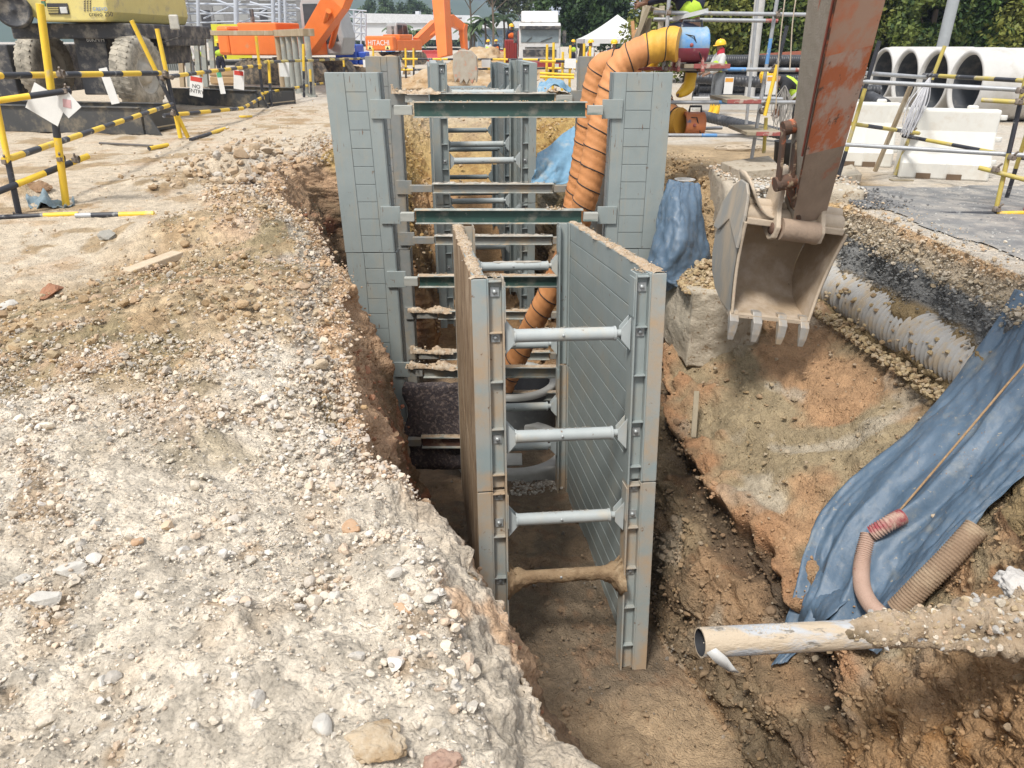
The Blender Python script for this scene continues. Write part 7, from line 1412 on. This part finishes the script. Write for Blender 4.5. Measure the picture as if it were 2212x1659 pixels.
for s in (0, 1):
    x = (xl + .22) if s == 0 else (xr - .22); b = MB(); b.box((x - .15, Yk - .19, .48), (x + .15, Yk - .165, .66)); b.build('headlight', lampm, bp); b = MB(); x = xl - .18 if s == 0 else xr + .18; b.box((x - .09, Yk - .05, 1.6), (x + .09, Yk + .02, 2.15)); b.build('mirror', cb, cabo, bev=.02)
    wheel((xl + .2 if s == 0 else xr - .2, Yk + .9, .5), V((1 if s else -1, 0, 0)), .5, .3, t)
    wheel((xl + .2 if s == 0 else xr - .2, Yk + 5, .5), V((1 if s else -1, 0, 0)), .5, .3, t)
b = MB(); b.box((xl - .02, Yk + 2.1, .9), (xr + .02, Yk + 7.5, 2.2)); b.build('tipper_body', trd, t, bev=.03)
for s in (-1, 1): b = MB(); b.beam(V(((xl + xr) / 2 + s * .35 - .3, Yk - .05, 1.66)), V(((xl + xr) / 2 + s * .5 + .1, Yk - .05, 1.86)), .03, .02); b.build('wiper', cb, cabo)
t = thing('red_truck_body', (TX(1104), 44, 0), 'dark red ribbed truck bed beside the white truck', 'truck'); b = MB(); x0, x1 = TX(1089), TX(1118); b.box((x0, 43, .7), (x1, 48, 1.75)); q = b.build('bed_side', trd, t, bev=.03)
for k in range(5): b = MB(); x = x0 + .08 + (x1 - x0 - .16) * k / 4; b.box((x - .03, 42.93, .75), (x + .03, 42.999, 1.72)); b.build('rib', trd, q)
for x in (x0 + .1, x1 - .1): wheel((x, 44.0, .48), V((-1 if x < TX(1104) else 1, 0, 0)), .48, .28, t)
# far workers
g_ = 'workers in the distance'
person('tiny worker in orange vest standing on the dark red truck bed', (TX(1104), 44.5, 1.76 - 1.0), R(200), top=navy, vest=orv, legs=navy, simple=True, tapes=False, group=g_)
pm = []
for k, (x, Y_, h, v_, lab) in enumerate(((1327, 30, 170, orv, 'worker in orange vest near the orange timber marker'), (1278, 34, 100, orv, 'worker in orange vest stooping behind the yellow posts'), (1238, 52, 200, neon, 'distant worker right of the white truck'), (1055, 56, 150, neon, 'distant worker in neon vest beyond the spoil heap'), (1072, 60, 30, orv, 'distant worker in orange vest left of the red truck bed'), (428, 38, 150, neon, 'worker in neon vest seen between the grey columns'), (470, 39, 200, neon, 'worker in neon vest beside the yellow banner'), (402, 37, 180, neon, 'leftmost worker behind the decked stand'))):
    c = aY(x, 90, Y_); person(lab, (c.x, Y_, 0), R(h), top=(navy, whc)[k % 2], vest=v_, legs=(navy, jean)[k % 2], simple=True, tapes=False, group=g_)
# ================================================================ white tent
t = thing('tent', aY(1345, 100, 46), 'white peaked tent canopy behind the timber trestle', 'tent'); e0, e1, pk = aY(1262, 92, 44), aY(1425, 92, 44), aY(1352, 38, 46.5); z0 = 1.78; tc_ = M('tent_canvas', (.66, .66, .65), (.60, .60, .60), 1, rough=.7, bump=.1)
N = 8; b = MB(); cs = [V((e0.x, 44, z0)), V((e1.x, 44, z0)), V((e1.x, 49, z0)), V((e0.x, 49, z0))]; pkv = V(((e0.x + e1.x) / 2, 46.5, pk.z + .15))
for k in range(4):
    a, c = cs[k], cs[(k + 1) % 4]; vs = []
    for j in range(N + 1):
        f = j / N; zf = f ** 1.25
        for s in (0, 1): q = (a, c)[s]; p = q.lerp(pkv, f); p.z = z0 + (pkv.z - z0) * zf; vs.append(p)
    b.add(vs, [(2 * j, 2 * j + 1, 2 * j + 3, 2 * j + 2) for j in range(N)], 0); b.add([a, c, c - V((0, 0, .22)), a - V((0, 0, .22))], [(0, 1, 2, 3)])
b.build('canopy', tc_, t, solid=.02, rec=True)
for q in cs: b = MB(); b.tube([V((q.x, q.y, 0)), q], .04, 8); b.build('leg', galv, t)
b = MB(); pbox(b, (1264, 84), (1296, 100), 60, 63); tag(b.build('white_shed', tw, None, aY(1280, 100, 60), bev=.03), 'small white shed between the truck and the tent', 'shed')
# ================================================================ steel frame building and hoardings on the left
wallg = M('grey_cladding', (.33, .335, .33), (.28, .285, .28), .4, (.24, .245, .25), .6, .58, .08, rough=.8, bump=.1); fr = M('frame_paint', (.44, .47, .52), (.38, .41, .46), 1, rough=.5, bump=.02)
t = thing('grey_building', aY(450, 100, 62), 'large unfinished grey building at the upper left with openings', 'building'); b = MB(); pbox(b, (200, -120), (652, 92), 60, 75); q0 = b.build('wall', wallg, t)
for (x0, y0, x1, y1) in ((432, 22, 458, 62), (468, 44, 478, 62), (318, 20, 330, 40), (560, 18, 580, 60)): b = MB(); pbox(b, (x0, y0), (x1, y1), 59.9, 59.98); b.build('opening', M('opening_dark', (.05, .05, .055), rough=.9), q0)
b = MB()
for k in range(5): pbox(b, (200, -20 + k * 22), (652, -19 + k * 22), 59.93, 59.99)
for k in range(9): pbox(b, (230 + k * 52, -120), (231 + k * 52, 92), 59.94, 59.995)
b.build('panel_joint', M('joint_grey', (.22, .22, .22), rough=.9), q0)
t = thing('hoarding', aY(300, 70, 42), 'ribbed grey metal hoarding above the crane chassis', 'hoarding'); b = MB(); p0, p1 = aY(232, 14, 42), aY(372, 66, 42); n = 28; vs = []
for k in range(n * 4 + 1):
    x = p0.x + (p1.x - p0.x) * k / (n * 4); yy = 42 + (.09 if (k % 4) in (1, 2) else 0); vs += [V((x, yy, .3)), V((x, yy, p0.z - (k / (n * 4)) * .55))]
b.add(vs, [(2 * k, 2 * k + 2, 2 * k + 3, 2 * k + 1) for k in range(n * 4)], 0); b.build('sheet', M('hoarding_grey', (.27, .29, .28), (.23, .245, .24), 2, rough=.6), t, solid=.01)
t = thing('tubular_structure', aY(560, 100, 50), 'pale tubular steel frame structure rising behind the orange excavator', 'frame')
def ft(x0, y0, x1, y1, Y_, w_, nm='tube'): b = MB(); a, c = aY(x0, y0, Y_), aY(x1, y1, Y_); b.tube([a, c], w_ / 2 / FP * Y_ * .95, 10); b.build(nm, fr, t)
for x, w_, y1 in ((394, 12, 58), (512, 10, 52), (592, 8, 60), (430, 7, 70), (606, 6, 80), (618, 6, 80)): ft(x - 4, -60, x, y1 + 45, 48, w_, 'column')
for (x0, y0, x1, y1, w_) in ((370, 8, 640, 12, 5), (370, 30, 640, 28, 4), (455, -5, 560, 38, 5), (540, 5, 640, 34, 5), (520, 52, 600, 6, 3), (440, 40, 520, 4, 3), (600, 2, 660, 24, 4), (375, 3, 455, 30, 3), (520, 20, 640, 18, 3), (560, 60, 640, 30, 3), (480, 10, 640, 52, 3), (400, 50, 600, 44, 3), (596, 40, 640, 42, 3)): ft(x0, y0, x1, y1, 48.5, w_)
t = thing('lattice_tower', aY(768, 90, 62), 'pale lattice steel frame right of the silver excavator cab', 'frame')
def ft2(x0, y0, x1, y1, w_): b = MB(); b.tube([aY(x0, y0, 62), aY(x1, y1, 62)], w_ / 2 / FP * 58, 8); b.build('tube', fr, t)
for x in (748, 764, 780, 790): ft2(x, 18 + (x - 748) * .3, x, 96, 4)
for y in (20, 36, 52, 68, 84): ft2(745, y, 792, y + 4, 3)
for y in (22, 38, 54, 70): ft2(748, y, 764, y + 16, 2.5); ft2(780, y, 764, y + 16, 2.5); ft2(780, y, 790, y + 14, 2)
b = MB(); b.tube([aY(738, 10, 60), aY(744, 40, 60), aY(742, 75, 60)], .16, 10); tag(b.build('yellow_pipe', yel, None, aY(742, 75, 60)), 'yellow crane hose hanging behind the silver cab', 'pipe')
# ================================================================ far buildings, trees, hills
wh = M('far_white_wall', (.58, .59, .60), (.54, .55, .56), .1, rough=.8, bump=0); blg = M('far_blue_glass', (.16, .22, .28), (.12, .17, .22), .2, rough=.3, bump=0)
t = thing('factory_building', aY(860, 92, 150), 'long low white factory building behind the lettered excavator', 'building'); b = MB(); pbox(b, (765, 50), (1010, 86), 150, 190); q = b.build('wall', wh, t); b = MB(); b.prism([(0, 0), (22.6, 0), (22.3, 1.2), (.3, 1.6)], (aY(765, 50, 150).x, 149.6, aY(765, 50, 150).z + .01), V((1, 0, 0)), V((0, 0, 1)), V((0, 40, 0))); b.build('roof', M('far_roof', (.62, .63, .64), rough=.7), t)
t = thing('office_building', aY(1080, 100, 140), 'blue glazed office building with white roof behind the palms', 'building'); b = MB(); pbox(b, (1008, 62), (1150, 104), 140, 165); q = b.build('wall', M('office_wall', (.36, .42, .46), (.3, .35, .4), .3, rough=.5, bump=0), t); b = MB(); pbox(b, (1000, 46), (1152, 61), 139, 168); b.build('roof', wh, t)
for k in range(3):
    for j in range(7): b = MB(); pbox(b, (1013 + j * 19, 66 + k * 12.5), (1028 + j * 19, 75 + k * 12.5), 139.8, 139.95); b.build('window', blg, q)
b = MB(); pbox(b, (897, 24), (906, 50), 170, 174); tag(b.build('roof_tower', wh, None, aY(901, 50, 170)), 'small white tower standing above the white factory roof', 'tower')
gt = 'tall thin trees on the skyline'
spec = [(800, 6, 120, 3.2, 9), (838, -2, 118, 3.6, 10), (868, 14, 125, 3.0, 8.5), (906, 0, 115, 4.0, 10), (960, 18, 130, 3.4, 8), (1018, -20, 100, 4.2, 10.5), (1065, -30, 96, 4.4, 11), (1098, 10, 104, 3.0, 8), (1130, 16, 112, 3.4, 8)]
labs = ['leftmost skyline tree above the white factory', 'skyline tree second from the left above the white factory', 'low skyline tree between two taller ones above the factory', 'broad skyline tree left of the excavator stick', 'skyline tree directly behind the vertical excavator stick', 'spreading pale tree just right of the excavator stick', 'tallest spreading tree above the glazed office', 'short skyline tree left of the truck', 'skyline tree above the white truck']
pro = None
for (x, ytop, Y_, rad, h), lab in zip(spec, labs):
    if x < 1000: Y_ += 82; h *= 1.12
    c = aY(x, 90, Y_); sparse = x > 1000
    if sparse:
        tree((c.x, Y_, 0), [(-rad * .5, 0, h * .80, rad * .5, rad * .45, .9), (rad * .5, .3, h * .84, rad * .5, rad * .45, .8), (0, 0, h * .95, rad * .45, rad * .4, .8), (-rad * .2, 0, h * .66, rad * .3, rad * .3, .6), (rad * .8, 0, h * .68, rad * .28, rad * .3, .5)], 2600, .26, (.05, .07, .035), (.13, .16, .07), lab, gt, int(x), trunk=(.16, h * .55), gap=.1)
    elif pro is None: pro = tree((c.x, Y_, 0), [(0, 0, h * .55, rad * .7, rad * .6, 2.6), (-1, 0, h * .75, 1.8, 1.6, 1.8), (.8, 0, h * .9, 1.5, 1.4, 1.6), (1.2, 0, h * .5, 1.6, 1.4, 1.5)], 6000, .26, (.03, .06, .025), (.09, .14, .05), lab, gt, 71, trunk=(.2, 3), gap=.05)
    else: cc = clone(pro, (c.x, Y_, 0), lab, R(x * 7)); cc.scale = (1.1 + .5 * math.sin(x) ** 2, 1.2, h / 10.6 + .12 * math.sin(x * 3))
def palm(loc, h, label, seed):
    loc = V(loc); t = thing('palm_tree', loc, label, 'palm', 'palms before the glazed office'); b = MB(); b.tube([loc, loc + V((.1, 0, h * .5)), loc + V((0, 0, h))], [.16, .12, .1], 8); b.build('trunk', barkm, t); b = MB(); r = random.Random(seed)
    for k in range(18):
        a = k * 2.4 + r.random(); el = r.uniform(-.2, 1.0); L_ = r.uniform(1.5, 2.1); pts = []
        for j in range(6): f = j / 5; pts.append(loc + V((math.cos(a) * L_ * f, math.sin(a) * L_ * f, h + L_ * (math.sin(el) * f - .75 * f * f))))
        sd_ = V((-math.sin(a), math.cos(a), 0))
        for j in range(5):
            for s in (-1, 1): b.add([pts[j], pts[j + 1], pts[j + 1] + sd_ * s * .28 * (1 - j / 6) - V((0, 0, .18)), pts[j] + sd_ * s * .28 - V((0, 0, .18))], [(0, 1, 2, 3)])
    b.build('frond', M('palm_leaf', (.05, .09, .03), (.08, .13, .04), 2, rough=.5, bump=0), t)
for k, (x, lab) in enumerate(((1048, 'palm tallest of those before the office, centre'), (1022, 'palm just right of the excavator stick'), (1088, 'palm at the right of the glazed office'), (855, 'palm left of the lettered excavator boom'), (885, 'palm right behind the lettered excavator'), (1010, 'palm half hidden by the excavator stick'))): palm((aY(x, 90, 98).x, 98 + k, 0), (3.8, 3.2, 4.2, 3.0, 2.6, 2.8)[k], lab, k)
q, f, c = leaves([(aY(x, 90, 230).x, 230, 2.0, 11, 6, 4.0 + 1.3 * math.sin(x * .11)) for x in range(560, 1260, 34)] + [(x, 70, 2.5, 6, 3, 3.5 + .8 * math.sin(x)) for x in range(30, 120, 8)] + [(x, 130, 2.5, 9, 4, 4.5) for x in range(18, 220, 12)], 60000, .55, (.035, .065, .03), (.085, .13, .055), 900, -.3, .4)
me = bpy.data.meshes.new('woods'); np_mesh(me, q, f, False); np_col(me, c); me.materials.append(leafm); o = bpy.data.objects.new('woods', me); C.objects.link(o); tag(o, kind='stuff')
# hills
gx = np.linspace(-1300, 1500, 220); gy = np.linspace(640, 1500, 60); GX, GY = np.meshgrid(gx, gy); p_ = np.stack([GX, GY, GX * 0], 2).reshape(-1, 3)
ridge = np.interp(GX.reshape(-1) / GY.reshape(-1), [-1.2, -.28, -.17, -.06, -.02, .03, .06, .12, .5, 1.2], [110, 92, 80, 62, 44, 26, 29, 27, 26, 20]); prof_ = np.clip(1 - np.abs(GY.reshape(-1) - 1120) / 480, 0, 1) ** .7
hz = ridge * prof_ * (1 + .14 * fbm(p_, .006, 4, 500)) + 5 * prof_ * fbm(p_, .03, 4, 520) - 2
me = bpy.data.meshes.new('hills'); ii = np.arange(220 * 60).reshape(60, 220); np_mesh(me, np.stack([p_[:, 0], p_[:, 1], hz], 1), np.stack([ii[:-1, :-1], ii[:-1, 1:], ii[1:, 1:], ii[1:, :-1]], 2).reshape(-1, 4)); me.materials.append(M('hill_forest', (.035, .065, .035), (.05, .08, .04), .02, rough=.95, bump=0)); o = bpy.data.objects.new('hills', me); C.objects.link(o); tag(o, kind='structure')
# haze
hm = bpy.data.materials.new('haze_air'); hm.use_nodes = True; n_ = hm.node_tree; n_.nodes.clear(); ou = n_.nodes.new('ShaderNodeOutputMaterial'); pv = n_.nodes.new('ShaderNodeVolumePrincipled'); pv.inputs['Color'].default_value = (.62, .74, .95, 1); pv.inputs['Density'].default_value = .00055; pv.inputs['Anisotropy'].default_value = .2; n_.links.new(pv.outputs[0], ou.inputs['Volume'])
b = MB(); b.box((-1400, -30, -6), (1600, 1520, 135)); o = b.build('haze', hm); tag(o, kind='stuff')
# ---------------------------------------------------------------- single stones worth pointing at
stm = M('pale_stone', (.52, .49, .44), (.44, .42, .38), 12, (.5, .38, .26), 8, .62, .05, rough=.9, bump=.5, bscale=60, bdist=.005); ors = M('orange_stone', (.47, .33, .22), (.42, .26, .15), 14, rough=.9, bump=.6, bscale=50, bdist=.006)
def big(px, py, sx, m, lab, seed, nm='stone'):
    p = hit(px, py, 0); v, f = IC[3]; q = v.copy(); r = np.random.default_rng(seed)
    for _ in range(10): d = r.normal(size=3); d /= np.linalg.norm(d); t_ = r.uniform(.4, .75); s_ = q @ d; k = s_ > t_; q[k] -= np.outer(s_[k] - t_, d)
    q = q * (1 + (.06 if sx[0] < .08 else .22) * fbm(q, 2.5, 4, seed))[:, None] * np.array(sx); a = r.uniform(0, 3); q[:, :2] = q[:, :2] @ np.array([[math.cos(a), -math.sin(a)], [math.sin(a), math.cos(a)]])
    b = MB(); b.add((q + np.array(p) + np.array([0, 0, sx[2] * .25])).tolist(), f.tolist(), 0, False); tag(b.build(nm, m, None, p - V((0, 0, sx[2] * .5))), lab, 'stone')
for a in ((155, 1235, (.062, .04, .03), stm, 'long flat pale stone at the lower left', 1), (45, 1255, (.036, .036, .028), stm, 'squarish pale stone at the left edge', 2), (205, 1135, (.042, .026, .02), stm, 'pale grey stone above the long flat one', 3), (300, 1170, (.034, .022, .02), ors, 'orange stone near the lower left centre', 4), (365, 1140, (.035, .032, .024), M('cream_stone', (.56, .44, .31), (.5, .38, .26), 12, rough=.9, bump=.5), 'large cream lump beside smaller grey stones', 5), (870, 1315, (.062, .022, .022), ors, 'long tan rock on the bank near the trench crest', 6), (690, 1570, (.05, .034, .03), stm, 'rounded pale stone at the bottom centre', 7), (95, 1300, (.06, .045, .03), stm, 'grey lump below the squarish stone', 10), (700, 1250, (.03, .026, .02), stm, 'small white stone in the middle of the bank', 11), (225, 1480, (.035, .03, .02), stm, 'grey stone at the lower left quarter', 12), (110, 635, (.17, .10, .08), M('red_clod', (.36, .18, .10), (.3, .14, .08), 9, rough=.95, bump=.9, bscale=30, bdist=.02), 'reddish clay clod at the left side of the bank', 13), (235, 513, (.13, .07, .06), M('grey_lump', (.30, .28, .24), (.24, .23, .2), 9, rough=.9, bump=.6), 'flat grey lump on the sand near the barrier', 14), (85, 408, (.17, .13, .085), M('brown_clod', (.33, .21, .12), (.27, .16, .09), 12, rough=.95, bump=1, bscale=30, bdist=.03), 'brown clay pile at the foot of the nearest left post', 15), (20, 660, (.09, .06, .04), stm, 'white stone at the left edge beside the clay clod', 16), (760, 1145, (.05, .04, .035), ors, 'tan rock high on the bank near the crest', 17)): big(*a)
blob('stone', tuple(hit(812, 1605, 0) + V((0, 0, .0))), (.075, .06, .022), M('ochre_rock', (.48, .38, .26), (.52, .46, .36), 14, (.33, .23, .13), 9, .5, .1, rough=.9, bump=1, bscale=50, bdist=.01), 41, 4, .45, label='flat ochre lump half buried at the bottom of the bank', cat='stone')
blob('stone', tuple(hit(958, 1648, 0) + V((0, 0, .0))), (.05, .04, .026), M('red_rock', (.32, .20, .15), (.40, .28, .21), 14, rough=.9, bump=1, bscale=60, bdist=.008), 43, 4, .4, label='dull reddish lump at the bottom edge', cat='stone')
p = hit(333, 580, 0); b = MB(); d = V((.42, .9, .02)).normalized(); b.beam(p - d * .27 + V((0, 0, .03)), p + d * .27 + V((0, 0, .05)), .13, .06); tag(b.build('timber_offcut', M('pale_timber', (.52, .42, .30), (.46, .36, .25), 10, rough=.9, bump=.5), None, p, bev=.008), 'pale timber offcut lying on the brown bank', 'timber')
dirt.build('soil_crumbs', crumb)
